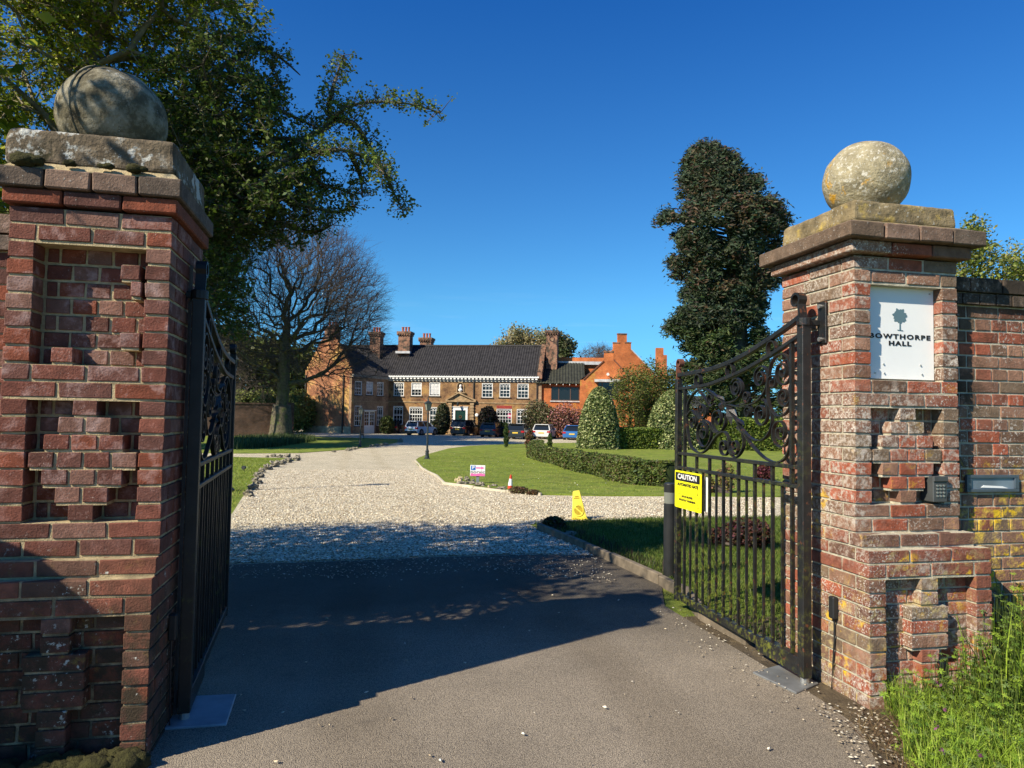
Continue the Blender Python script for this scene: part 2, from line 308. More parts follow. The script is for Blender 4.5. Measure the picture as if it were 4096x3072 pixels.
gravel_pts = [G(1700, 2233), G(1397, 2247), G(920, 2262), (-1.6, 6.9), (-1.9, 8.5), G(900, 2080), G(930, 2053), G(970, 1989), G(999, 1959), G(1024, 1914), G(1049, 1884), G(1124, 1857), G(1193, 1840), G(1150, 1832), G(940, 1828), G(600, 1822),
              (-60, 40), (-60, 110), (60, 110), (60, 20), G(3150, 1990), G(3150, 2068), G(2650, 2073), G(2346, 2083), G(2118, 2098), G(2162, 2123), G(2346, 2202), G(2380, 2226), G(2113, 2222)]
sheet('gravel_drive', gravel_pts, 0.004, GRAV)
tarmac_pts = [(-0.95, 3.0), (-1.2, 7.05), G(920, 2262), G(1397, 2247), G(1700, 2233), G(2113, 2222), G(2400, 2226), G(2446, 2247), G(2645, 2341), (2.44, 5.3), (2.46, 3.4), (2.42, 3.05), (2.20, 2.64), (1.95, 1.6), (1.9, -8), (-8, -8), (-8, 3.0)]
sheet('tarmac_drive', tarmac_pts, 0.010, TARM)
sheet('verge_soil', [(2.46, 3.9), (2.45, 5.0), (2.9, 5.0), (5, 3.9), (5, -1), (1.85, -1), (1.9, 1.6), (2.1, 2.6), (2.35, 3.1)], 0.007, SOIL)
island = [G(1661, 1844), G(1670, 1860), G(1691, 1877), G(1745, 1904), G(1780, 1937), G(2000, 1962), G(2028, 1968), G(2167, 1981), G(2400, 1986), G(2650, 1986), G(3150, 1990), (60, 19), (60, 52), G(2600, 1772), G(2306, 1772), G(2097, 1775), G(2000, 1779), G(1878, 1785), G(1795, 1795), G(1706, 1820), G(1675, 1832)]
sheet('lawn', island, 0.03, GRASS, thick=0.05)
upper = [G(700, 1812), G(940, 1815), G(1198, 1813), G(1397, 1799), G(1546, 1780), G(1605, 1766), G(1596, 1758), G(1450, 1753), G(1271, 1748), G(1150, 1746), (-45, 75), (-45, 40)]
sheet('lawn', upper, 0.03, GRASS, thick=0.05)
def kerb(name, pts, w, h, mat, label, group=None, cat='kerb'):
    mb = MB()
    for a, b in zip(pts[:-1], pts[1:]):
        a = Vector((a[0], a[1], 0)); b = Vector((b[0], b[1], 0)); L = (b-a).length; n = max(1, int(L/0.9)); d = (b-a)/n; s = Vector((-d.y, d.x, 0)).normalized()*w/2
        for i in range(n):
            p = a+d*i; q = a+d*(i+0.985); j = R.uniform(-0.008, 0.008)
            vs = [(*(v.xy), gz(v.y)+z+(j if z > 0 else 0)) for z in (-0.05, h) for v in (p-s, p+s, q+s, q-s)]
            mb.add(vs, [(0, 3, 2, 1), (4, 5, 6, 7), (0, 1, 5, 4), (1, 2, 6, 5), (2, 3, 7, 6), (3, 0, 4, 7)])
    o = mb.build(name, mat, bevel=0.008); tag(o, label, cat); return o
KERBM = pm('timber_kerb', (0.15, 0.12, 0.085), 0.9, 0.4, 8, bump=0.004)
CONCK = pm('concrete_kerb', (0.45, 0.40, 0.30), 0.9, 0.2, 4, bump=0.004)
kerb('lawn_edging', [G(2155, 2120), G(2346, 2203), G(2446, 2249), G(2645, 2343), G(2740, 2392), (2.56, 4.9), (2.58, 4.3)], 0.06, 0.10, KERBM, 'low weathered timber edging between the shaded tarmac and the weedy lawn')
kerb('lawn_edging', [G(1661, 1844), G(1691, 1878), G(1745, 1906), G(1780, 1939), G(2028, 1970), G(2167, 1983)], 0.06, 0.055, CONCK, 'thin pale concrete edging around the tip of the island lawn by the rocks')
# ------------------------------------------------------------------ bricks
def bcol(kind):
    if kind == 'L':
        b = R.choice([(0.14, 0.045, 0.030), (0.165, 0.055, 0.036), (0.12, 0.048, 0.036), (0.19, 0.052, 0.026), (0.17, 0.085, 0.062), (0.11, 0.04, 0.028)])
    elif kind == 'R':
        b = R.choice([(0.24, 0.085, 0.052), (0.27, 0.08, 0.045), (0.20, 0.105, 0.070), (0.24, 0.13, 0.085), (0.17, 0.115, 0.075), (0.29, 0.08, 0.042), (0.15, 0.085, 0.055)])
    elif kind == 'P': b = R.choice([(0.19, 0.068, 0.042), (0.21, 0.072, 0.045), (0.14, 0.07, 0.048)])
    else: b = R.choice([(0.14, 0.095, 0.065), (0.11, 0.08, 0.06), (0.17, 0.11, 0.08)])
    k = R.uniform(0.85, 1.15); return tuple(c*k for c in b)
def brick_pillar(name, x0, y0, W_, D_, side, kind, label, bm, mm, capst, ballm):
    # side=+1: outer side is +x (right pillar); -1: outer side is -x (left pillar)
    root = empty(name, (x0+W_/2, y0+D_/2, 0), label, 'gate pillar', 'gate pillars')
    T = Matrix.Translation((x0, y0, -0.042 if kind == 'L' else 0))
    b = MB(T); c = MB(T); J = 0.0024; jt = 0.012; C_ = 0.075; g = 0.007
    def bx(xa, xb, ya, yb, za, zb, k=kind, dy=0.0):
        b.box(xa, xb, ya+dy, yb, za, zb, bcol(k), J)
    def front(pattern, xa, xb, z0, z1, yf, k, dep, sides=True):
        w = xb-xa; H = 0.1025
        if pattern == 'S': n = max(2, round(w/0.225)); cuts = [xa+(w+jt)*i/n for i in range(n+1)]; segs = [(cuts[i], cuts[i+1]-jt) for i in range(n)]
        else:
            s = (w-2*H-jt*3)/2; segs = [(xa, xa+H), (xa+H+jt, xa+H+jt+s), (xa+H+2*jt+s, xb-H-jt), (xb-H, xb)]
        for i, (p, q) in enumerate(segs):
            e = i in (0, len(segs)-1); d = (0.21 if pattern == 'H' else 0.1) if e else 0.1
            bx(p, q, yf+R.uniform(0, 0.003), yf+d, z0, z1, k)
        return 0.21 if pattern == 'H' else 0.1
    def sidef(xa, xb, ya, yb, z0, z1, k):
        L = yb-ya; n = max(1, round(L/0.225)); 
        for i in range(n):
            p = ya+(L+jt)*i/n; q = ya+(L+jt)*(i+1)/n-jt
            bx(xa, xa+0.1, p, q, z0, z1, k); bx(xb-0.1, xb, p, q, z0, z1, k)
    def ring(pattern, xa, xb, ya, yb, z0, z1, k):
        d = front(pattern, xa, xb, z0, z1, ya, k, 0.1)
        sidef(xa, xb, ya+d+jt, yb, z0, z1, k)
        c.box(xa+g, xb-g, ya+g, yb-g, z0-jt-0.001, z1+0.001, (1, 1, 1))
    # plinth
    P = 0.10; px0, px1 = (0.0, W_+P) if side > 0 else (-P, W_)
    for k in range(12):
        z0 = k*C_; z1 = z0+C_-jt
        if k == 11:
            e = 0.05; ring('S', (-e if side < 0 else 0), W_+(e if side > 0 else 0), -e, D_, z0, z1, 'P')
        elif k >= 9: ring('H' if k == 9 else 'S', px0, px1, -P, D_, z0, z1, 'P')
        elif k == 0: ring('S', px0, px1, -P, D_, z0, z1, kind)
        else:
            d = 0.21 if k % 2 else 0.1
            bx(px0, px0+0.1025, -P, -P+d, z0, z1, kind if k < 6 else 'P'); bx(px1-0.1025, px1, -P, -P+d, z0, z1, kind if k < 6 else 'P')
            sidef(px0, px1, -P+d+jt, D_, z0, z1, kind)
            rd = 0.065; xa, xb = px0+0.1025, px1-0.1025
            n = 3 if k % 2 else 4
            for i in range(n):
                p = xa+(xb-xa+jt)*i/n; bx(p, p+(xb-xa+jt)/n-jt, -P+rd, -P+rd+0.03, z0, z1, kind)
            c.box(xa-0.05, xb+0.05, -P+rd+g, D_-g, z0-jt-.001, z1+.001, (1, 1, 1)); c.box(px0+g, px0+0.1025-g, -P+g, D_-g, z0-jt-.001, z1+.001); c.box(px1-0.1025+g, px1-g, -P+g, D_-g, z0-jt-.001, z1+.001)
            cx = (xa+xb)/2 - side*0.01; hw = 0.115 if 4 <= k <= 6 else 0.055
            bx(cx-hw, cx+hw, -P+0.004, -P+rd+0.02, z0, z1, kind)
            c.box(cx-hw+g, cx+hw-g, -P+0.004+g, -P+rd+0.02, z0-jt-.001, z1+.001)
    # shaft
    for j in range(20):
        k = 31-j; z0 = k*C_; z1 = z0+C_-jt
        if j in (0, 10, 18): ring('S', 0, W_, 0, D_, z0, z1, kind)
        elif j in (1, 9, 19): ring('H', 0, W_, 0, D_, z0, z1, kind)
        else:
            up = j <= 8; r_ = j-2 if up else j-11; H = 0.1025; d = 0.21 if j % 2 else 0.1
            bx(0, H, 0, d, z0, z1); bx(W_-H, W_, 0, d, z0, z1); sidef(0, W_, d+jt, D_, z0, z1, kind)
            rd = 0.105 if kind == 'L' else 0.078
            xa, xb = H+0.012, W_-H-0.008
            wd = xb-xa; hb = (wd+jt)/4
            off = 0 if r_ % 2 else hb/2
            if not (up and kind == 'R'):
                p = xa-off
                while p < xb-0.02:
                    q = min(p+hb-jt, xb); 
                    if q > xa+0.01: bx(max(p, xa), q, rd, rd+0.03, z0, z1)
                    p += hb
            c.box(0.05, W_-0.05, rd+g, D_-g, z0-jt-.001, z1+.001, (1, 1, 1))
            c.box(g, H-g, g, D_-g, z0-jt-.001, z1+.001); c.box(W_-H+g, W_-g, g, D_-g, z0-jt-.001, z1+.001)
            runs = []
            if not up:
                n = (1, 2, 3, 4, 3, 2, 1)[r_]; cx = (xa+xb)/2; a = cx-n*hb/2+jt/2
                runs = [(a+i*hb, a+(i+1)*hb-jt) for i in range(n)]
            elif kind == 'L':
                fr = {1: [(.78, .98)], 2: [(.88, 1.0)], 5: [(.80, 1.0)], 6: [(.16, .38)]}.get(r_, [])
                runs = [(xa+wd*p, xa+wd*q-0.006) for p, q in fr]
                if r_ == 0: runs = []
            for p, q in runs: bx(p, q, 0.004, rd+0.02, z0, z1)
            if runs: c.box(runs[0][0]+0.004, runs[-1][1]-0.004, 0.011, rd+0.02, z0-jt-.001, z1+.001)
    b.build('brickwork', bm, root, bevel=0.0028); c.build('mortar', mm, root)
    # cap
    cb = MB(T); zz = 32*C_
    def capring(e, z0, z1, n, k, jx):
        xs = [-e+(W_+2*e+0.008)*i/n for i in range(n+1)]
        for i in range(n):
            cb.box(xs[i]+(0), xs[i+1]-0.008, -e, D_+e, z0, z1, bcol(k), J)
    e1, e2 = (0.022, 0.042) if kind == 'L' else (0.05, 0.10); capring(e1, zz, zz+0.064, 3, kind, 0); cb.build('string_course', CAPB if kind == 'L' else BK_R, root, bevel=0.006); cb = MB(T); capring(e2, zz+0.068, zz+0.150, 4, 'C', 0)
    cb.build('cap_bricks', CAPB, root, bevel=0.006)
    st = MB(T); st.frustum((-e2+.012, W_+e2-.012, -e2+.012, D_+e2-.012, zz+0.149), (0.01, W_-0.01, 0.01, D_-0.01, zz+0.19))
    st.build('mortar_fillet', MORT if kind == 'L' else STONE_R, root, bevel=0.004)
    st = MB(T); n = 14
    e = 0.004; x_a, x_b, y_a, y_b, z_a, z_b = -e, W_+e, -e, D_+e, zz+0.18, zz+(0.335 if kind == 'L' else 0.30)
    if kind == 'L': x_a -= 0.03
    st.frustum((x_a, x_b, y_a, y_b, z_a), (x_a+0.008, x_b-0.008, y_a+0.008, y_b-0.008, z_b))
    sl = st.build('cap_stone', capst, root, bevel=0.02)
    sl.modifiers['bevel'].segments = 3
    sb = sl.modifiers.new('sub', 'SUBSURF'); sb.subdivision_type = 'SIMPLE'; sb.levels = 4; sb.render_levels = 4
    tx = bpy.data.textures.new('rough_stone', 'CLOUDS'); tx.noise_scale = 0.09
    dm = sl.modifiers.new('rough', 'DISPLACE'); dm.texture = tx; dm.strength = 0.018; dm.mid_level = 0.5; dm.texture_coords = 'GLOBAL'
    bl = MB(T); c3 = (W_/2+(-0.04 if kind == 'L' else 0.015), D_/2, zz+(0.335+0.190 if kind == 'L' else 0.532)); bl.ico(c3, 0.242, (1, 1, 0.965), 0.02, seed=2 if kind == 'L' else 5, n=48, m_=32, fr=3)
    bo = bl.build('ball_finial', ballm, root, smooth=True)
    if kind == 'L':
        sm = MB(T); pts = []
        for i in range(41):
            t = math.pi*2*i/40; q = Vector((math.cos(t)*0.2365, 0.0, math.sin(t)*0.229)); q.rotate(Matrix.Rotation(math.radians(62), 3, 'Z')); pts.append(Vector(c3)+q*0.985+Vector((-0.0, -0.03, 0)))
        sm.tube(pts, 0.006, 5, cap=False); sm.build('joint_line', ballm, root, smooth=True)
    return root
LX, LY, LW = -1.455, 3.40, 0.645
RX, RY, RW = 2.63, 3.34, 0.665
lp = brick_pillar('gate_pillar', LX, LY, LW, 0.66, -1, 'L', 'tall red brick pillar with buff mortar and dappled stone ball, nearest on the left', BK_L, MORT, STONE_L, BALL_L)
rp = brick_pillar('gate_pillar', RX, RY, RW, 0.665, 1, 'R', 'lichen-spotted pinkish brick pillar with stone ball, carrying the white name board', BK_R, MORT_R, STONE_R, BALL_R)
# moss lumps along the left cap
MOSS = pm('moss', (0.045, 0.042, 0.012), 0.95, 0.5, 40, bump=0.02, bs=90)
mo = MB()
for i, (x, r_) in enumerate([(0.06, .036), (0.10, .026), (0.235, .018), (0.36, .013), (0.385, .017), (0.49, .025), (0.52, .017)]):
    mo.ico((LX+x, LY-0.035, 2.540), r_, (1.5, 1, 0.8), 0.5, seed=i, n=12, m_=8, fr=4)
for i in range(240):
    x = R.uniform(-0.15, 0.63); mo.ico((LX+x, LY-0.10-R.uniform(0.0, 0.07), R.uniform(0, 0.05)), R.uniform(0.02, 0.05), (1.3, 1, 0.9), 0.5, seed=i, n=9, m_=6, fr=4)
mo.build('moss', MOSS, lp, smooth=True)
# brick walls either side
def brick_wall(name, x0, x1, yf, th, top, label, kind, bm, mm):
    root = empty(name, ((x0+x1)/2, yf+th/2, 0), label, 'brick wall'); b = MB(); c = MB(); jt = 0.010; C_ = 0.0725
    n = int(top/C_)
    for k in range(n):
        z0 = k*C_; z1 = z0+C_-jt; hi = k >= n-2; e = 0.03 if hi else 0.0
        L = (0.115 if k == n-2 else 0.225) if hi else (0.225 if k % 2 else 0.112)
        p = x0-(0.06 if k % 2 else 0.0)
        while p < x1:
            q = min(p+L-jt, x1)
            if q > x0+0.01: b.box(max(p, x0), q, yf-e+R.uniform(0, 0.004), yf+0.1, z0, z1+(0.02 if k == n-1 else 0), bcol('C' if hi else kind), 0.0018)
            p += L
    c.box(x0, x1, yf+0.008, yf+th, 0, n*C_-jt-0.004)
    b.build('brickwork', bm, root, bevel=0.0028); c.build('mortar', mm, root)
    return root
BK_W = pm('wall_brick', None, 0.88, 0.3, 18, attr=True, bump=0.007, bs=90, spots=[((0.50, 0.45, 0.40), 60, 0.55, 0.64, None, 3.0), ((0.030, 0.022, 0.015), 6, 0.42, 0.52, (2.0, 2.3)), ((0.035, 0.025, 0.015), 5, 0.46, 0.54, (0.9, 1.35), 1.4), ((0.55, 0.38, 0.06), 9, 0.50, 0.62, (1.28, 1.0), None), ((0.62, 0.40, 0.02), 14, 0.54, 0.62, (1.3, 1.15), None)])
brick_wall('boundary_wall', RX+RW+0.002, 8.5, 3.44, 0.3, 2.33, 'high brick wall with yellow lichen and dark coping, running right from the name-board pillar', 'R', BK_W, MORT_R)
brick_wall('boundary_wall', -6.5, LX-0.002, 3.52, 0.3, 2.33, 'high brick wall hidden behind the left pillar at the edge of view', 'L', BK_L, MORT)
shade_wall = MB(); shade_wall.prism([(-3.4, 0), (-2.34, 0), (-2.34, 1.79), (-2.62, 1.93), (-3.4, 2.3)], 2.62, 2.84)  # added out-of-view wall, its outline shaped to cast the left pillar's lower shadow
tag(shade_wall.build('wing_wall', pm('shade_wall_brick', None, brick=((0.2, 0.06, 0.045), (0.16, 0.05, 0.04), (0.4, 0.33, 0.2), (1, 0)))), 'short unseen brick wall with a sloping top, added to shade the left pillar', 'brick wall')
# ------------------------------------------------------------------ fittings on the right pillar and wall
PF = Plane(Vector((RX, RY, 0)), Vector((RX+RW, RY, 0)))
def framexz(x, y, z): return Matrix.Translation((x, y, z))
nb = empty('name_board', (RX+RW/2, RY+0.05, 1.9), 'white name board with a small tree emblem, set in the recess of the right pillar', 'sign')
x0, x1 = RX+0.1025+0.003, RX+RW-0.1025-0.003; z1 = (32-2)*0.075-0.012; z0 = (32-9)*0.075+0.0
mb = MB(); mb.box(x0, x1, RY+0.058, RY+0.070, z0, z1); mb.build('board', WHITE, nb, bevel=0.001)
cx = (x0+x1)/2; fy = RY+0.0565; bw = x1-x0; bh = z1-z0
text('lettering', 'BOWTHORPE', 0.036, framexz(cx+0.004, fy, z0+bh*0.462), INK, nb, bold=0.0012, space=1.25, width=bw*0.87)
text('lettering', 'HALL', 0.034, framexz(cx+0.002, fy, z0+bh*0.388), INK, nb, bold=0.0014, space=1.25, width=bw*0.32)
em = MB(); ecx, ecz = cx+0.004, z0+bh*0.685; ring = []
for i in range(60):
    t = 2*math.pi*i/60; rr = 1+0.10*math.sin(t*7)+0.07*math.sin(t*13+1)+R.uniform(-.05, .05)
    ring.append((ecx+0.043*rr*math.cos(t), ecz+(0.042 if math.sin(t) > 0 else 0.036)*rr*math.sin(t)))
em.prism(ring, fy-0.0005, fy+0.001); em.prism([(ecx-0.003, ecz-0.03), (ecx+0.003, ecz-0.03), (ecx+0.004, ecz-0.075), (ecx-0.004, ecz-0.075)], fy-0.0012, fy+0.001)
em.prism([(ecx-0.018, ecz-0.0745), (ecx+0.018, ecz-0.0765), (ecx+0.018, ecz-0.079), (ecx-0.018, ecz-0.076)], fy-0.0018, fy+0.001)
em.build('tree_emblem', TEAL, nb)
mb = MB()
for p, q in ((.15, .06), (.28, .06), (.82, .06), (.27, .16), (.80, .16), (.06, .95), (.94, .95)):
    mb = MB(); mb.tube([(x0+bw*p, fy-0.004, z0+bh*q), (x0+bw*p, fy+0.002, z0+bh*q)], 0.0045, 8); mb.build('screw', STEEL, nb)
(a0, zt) = PF.uv(3720, 1905); (a1, zb) = PF.uv(3777, 2007)
kp = empty('keypad', (RX+a0, RY, zb), 'dark metal entry keypad fixed low on the right pillar', 'keypad')
mb = MB(framexz(RX+a0, RY, zb)); w_, h_ = a1-a0, zt-zb
mb.box(0, w_, -0.022, 0.07, 0, h_); mb.box(-0.002, w_+0.002, -0.030, -0.021, h_*0.80, h_+0.003); mb.build('housing', GREYP, kp, bevel=0.004)
mb = MB(framexz(RX+a0, RY, zb))
for i in range(3):
    for j in range(4): mb.tube([(w_*(0.27+0.23*i), -0.021, h_*(0.24+0.135*j)), (w_*(0.27+0.23*i), -0.027, h_*(0.24+0.135*j))], 0.0055, 10)
mb.build('buttons', STEEL, kp)
PW = Plane(Vector((RX+RW, 3.44, 0)), Vector((5, 3.44, 0)))
a0, zt = PW.uv(3858, 1899); a1, zb = PW.uv(4088, 1966); a0 = max(a0, 0.11)
lb = empty('letter_plate', (RX+RW+a0, 3.44, zb), 'grey metal letter plate set into the wall right of the pillar', 'letterbox')
mb = MB(framexz(RX+RW+a0, 3.436, zb)); w_, h_ = 0.36, zt-zb
for q in ((0, w_, 0, 0.018), (0, w_, h_-0.018, h_), (0, 0.03, 0.018, h_-0.018), (w_-0.03, w_, 0.018, h_-0.018)): mb.box(q[0], q[1], -0.016, 0.004, q[2], q[3])
mb.build('frame', pm('plate_metal', (0.10, 0.13, 0.16), 0.35, 0.25, 6, metal=0.5), lb, bevel=0.002)
mb = MB(framexz(RX+RW+a0, 3.436, zb)); mb.box(0.03, w_-0.03, -0.006, 0.002, 0.018, h_-0.018); mb.build('flap', pm('flap_metal', (0.20, 0.25, 0.30), 0.4, 0.3, 5, metal=0.4), lb)
mb = MB(framexz(RX+RW+a0, 3.436, zb)); mb.prism([(0.1, 0.026), (0.29, 0.020), (0.25, 0.032), (0.12, 0.038)], -0.009, -0.006); mb.build('paper_scrap', WHITE, lb)
# photocells and cables on the inner faces
def photocell(x, y, z, sx, label):
    r_ = empty('photocell', (x, y, z), label, 'gate sensor'); mb = MB(framexz(x, y, z)); mb.box(min(0, sx*0.035), max(0, sx*0.035), -0.022, 0.022, 0, 0.12); mb.build('housing', BLKP, r_, bevel=0.006)
    mb = MB(); mb.tube([(x+sx*0.012, y+0.0, z+0.0), (x+sx*0.012, y+0.0, z-0.12), (x+sx*0.012, y+0.012, z-0.25), (x+sx*0.012, y+0.03, z-0.42), (x+sx*0.012, y+0.1, z-0.43)], 0.005, 6); mb.build('cable', BLKP, r_)
photocell(RX, 3.50, 0.40, -1, 'small black gate sensor with a cable, on the right pillar'); photocell(LX+LW, 3.62, 0.42, 1, 'small black gate sensor low on the shaded side of the left pillar')
mb = MB(); mb.tube([(LX+LW+0.012, 3.75, z) for z in (0.03, 0.8, 1.5, 2.2)], 0.009, 6); tag(mb.build('conduit', pm('grey_conduit', (0.09, 0.085, 0.08), 0.6)), 'thin grey conduit running up the shaded side of the left pillar', 'pipe')
# ground motor covers
COVER = pm('galvanised_cover', (0.17, 0.175, 0.175), 0.5, 0.3, 5, metal=0.3)
def cover(pts, label, z=0.02):
    mb = MB(); vs = [(x, y, 0.0) for x, y in pts]+[(x, y, z) for x, y in pts]; mb.add(vs, [(3, 2, 1, 0), (4, 5, 6, 7), (0, 1, 5, 4), (1, 2, 6, 5), (2, 3, 7, 6), (3, 0, 4, 7)])
    tag(mb.build('motor_cover', COVER if 'left' not in label else pm('blue_grey_cover', (0.30, 0.33, 0.36), 0.5, 0.25, 5, metal=0.2), bevel=0.004), label, 'gate motor cover', 'motor covers under the gates')
cover([G(655, 2930), G(905, 2912), G(945, 2790), G(735, 2800)], 'pale blue-grey metal cover plate on the tarmac under the left gate')
cover([G(3010, 2700), G(3130, 2668), G(3275, 2745), G(3185, 2785)], 'grey metal cover plate in the ground under the right gate hinge')
# ------------------------------------------------------------------ gates
GP = Plane(Vector((2.51, 3.61, 0)), Vector((2.515, 5.23, 0)))
def g2(cx, cy): u, v = GP.uv(2650+cx/1.952, 1150+cy/1.952); return (u, v)
def smooth_curve(pts, n=8):
    out = []; P = [pts[0]]+list(pts)+[pts[-1]]
    for i in range(1, len(P)-2):
        for k in range(n):
            t = k/n; a, b, c, d = P[i-1], P[i], P[i+1], P[i+2]
            out.append(tuple(0.5*((2*b[q])+(-a[q]+c[q])*t+(2*a[q]-5*b[q]+4*c[q]-d[q])*t*t+(-a[q]+3*b[q]-3*c[q]+d[q])*t**3) for q in range(2)))
    out.append(tuple(pts[-1])); return out
def spiral(c, R0, a0, turns, r1=0.012, n=None):
    n = n or int(abs(turns)*22)+4; return [(c[0]+(R0+(r1-R0)*(i/n)**0.8)*math.cos(a0+turns*2*math.pi*i/n), c[1]+(R0+(r1-R0)*(i/n)**0.8)*math.sin(a0+turns*2*math.pi*i/n)) for i in range(n+1)]
# trace of the scrollwork in gate coordinates (u from the hinge, v up)
SCR = []
def sc(curve, spi=None, th=0.009):
    c = smooth_curve([g2(*p) for p in curve]) if curve else []
    SCR.append((c, th))
def spx(cx, cy, edge, turns, r1=0.013):
    turns *= 0.86   # spiral starting at pixel 'edge' around pixel centre
    c = g2(cx, cy); e = g2(*edge); SCR.append((spiral(c, math.hypot(e[0]-c[0], e[1]-c[1]), math.atan2(e[1]-c[1], e[0]-c[0]), turns, r1), 0.009))
# note u grows to the LEFT in the picture
sc([(1003, 700), (1000, 600), (960, 525), (900, 530), (850, 600), (830, 720), (822, 840), (850, 950), (900, 1003), (955, 990), (1000, 930), (1003, 860)])
spx(940, 660, (1003, 700), 1.9); spx(948, 850, (1003, 850), 2.0); spx(862, 742, (823, 745), 1.5)
sc([(1003, 1120), (1000, 1230), (960, 1330), (890, 1365), (800, 1330), (700, 1230), (625, 1110), (560, 1010), (485, 905), (400, 830), (330, 792), (262, 812), (208, 890), (192, 1000), (200, 1130), (225, 1240), (290, 1292), (350, 1262), (420, 1165), (478, 1125), (515, 1170), (522, 1260)], th=0.011)
spx(920, 1128, (1003, 1120), 2.4); spx(480, 1242, (522, 1250), 1.8)
sc([(560, 1300), (525, 1250), (530, 1200)]); sc([(600, 1060), (630, 1150), (632, 1250), (580, 1325), (535, 1300), (524, 1240)]); spx(565, 1240, (524, 1240), -1.6)
sc([(485, 905), (600, 930), (720, 900), (790, 830), (822, 740), (818, 650), (775, 615), (735, 650), (722, 700)]); spx(765, 702, (722, 700), -1.8)
sc([(620, 1100), (700, 1180), (780, 1190), (835, 1130), (858, 1050), (840, 930), (780, 870)]); spx(768, 985, (790, 871), 2.3)
sc([(490, 900), (570, 880), (620, 820), (622, 750), (580, 708), (545, 740)]); spx(578, 778, (540, 765), -1.8)
sc([(590, 915), (650, 905), (688, 870)]); spx(660, 850, (690, 860), 1.6); sc([(650, 922), (690, 935), (697, 975)]); spx(668, 975, (697, 975), -1.5)
sc([(370, 925), (330, 860), (290, 812)]); spx(378, 872, (405, 905), 1.6); spx(310, 955, (350, 930), 1.7); spx(240, 1045, (262, 1000), 1.7); spx(433, 1030, (495, 1000), 2.1)
sc([(495, 1000), (492, 1070), (450, 1130), (405, 1125), (375, 1060)]); sc([(262, 1000), (230, 960), (196, 1000)]); sc([(310, 1025), (370, 1060), (385, 1120)]); spx(318, 1130, (385, 1125), 2.2)
spx(310, 955, (265, 960), -1.2)
LEAFS = [[(400, 830), (440, 850), (485, 880), (470, 850)], [(440, 905), (485, 890), (470, 960), (455, 970)], [(485, 905), (540, 960), (585, 1010), (560, 950)], [(500, 930), (510, 1010), (540, 1075), (545, 1010)], [(560, 1000), (610, 1050), (640, 1080), (615, 1045)], [(585, 1060), (600, 1120), (612, 1135), (612, 1090)]]
LV = [[g2(*p) for p in q] for q in LEAFS]
RINGS = [(g2(280, 725), 0.044), (g2(530, 650), 0.045), (g2(855, 475), 0.046)]
TOP1 = smooth_curve([g2(1088, 225), g2(960, 320), g2(800, 430), g2(640, 530), g2(480, 605), g2(330, 650), g2(128, 685)])
TOP2 = smooth_curve([g2(1083, 370), g2(960, 455), g2(800, 555), g2(640, 645), g2(480, 715), g2(330, 765), g2(128, 792)])
def v_on(curve, u):
    for a, b in zip(curve[:-1], curve[1:]):
        if min(a[0], b[0]) <= u <= max(a[0], b[0]): return a[1]+(b[1]-a[1])*(u-a[0])/((b[0]-a[0]) or 1)
    return curve[0][1] if u < curve[0][0] else curve[-1][1]
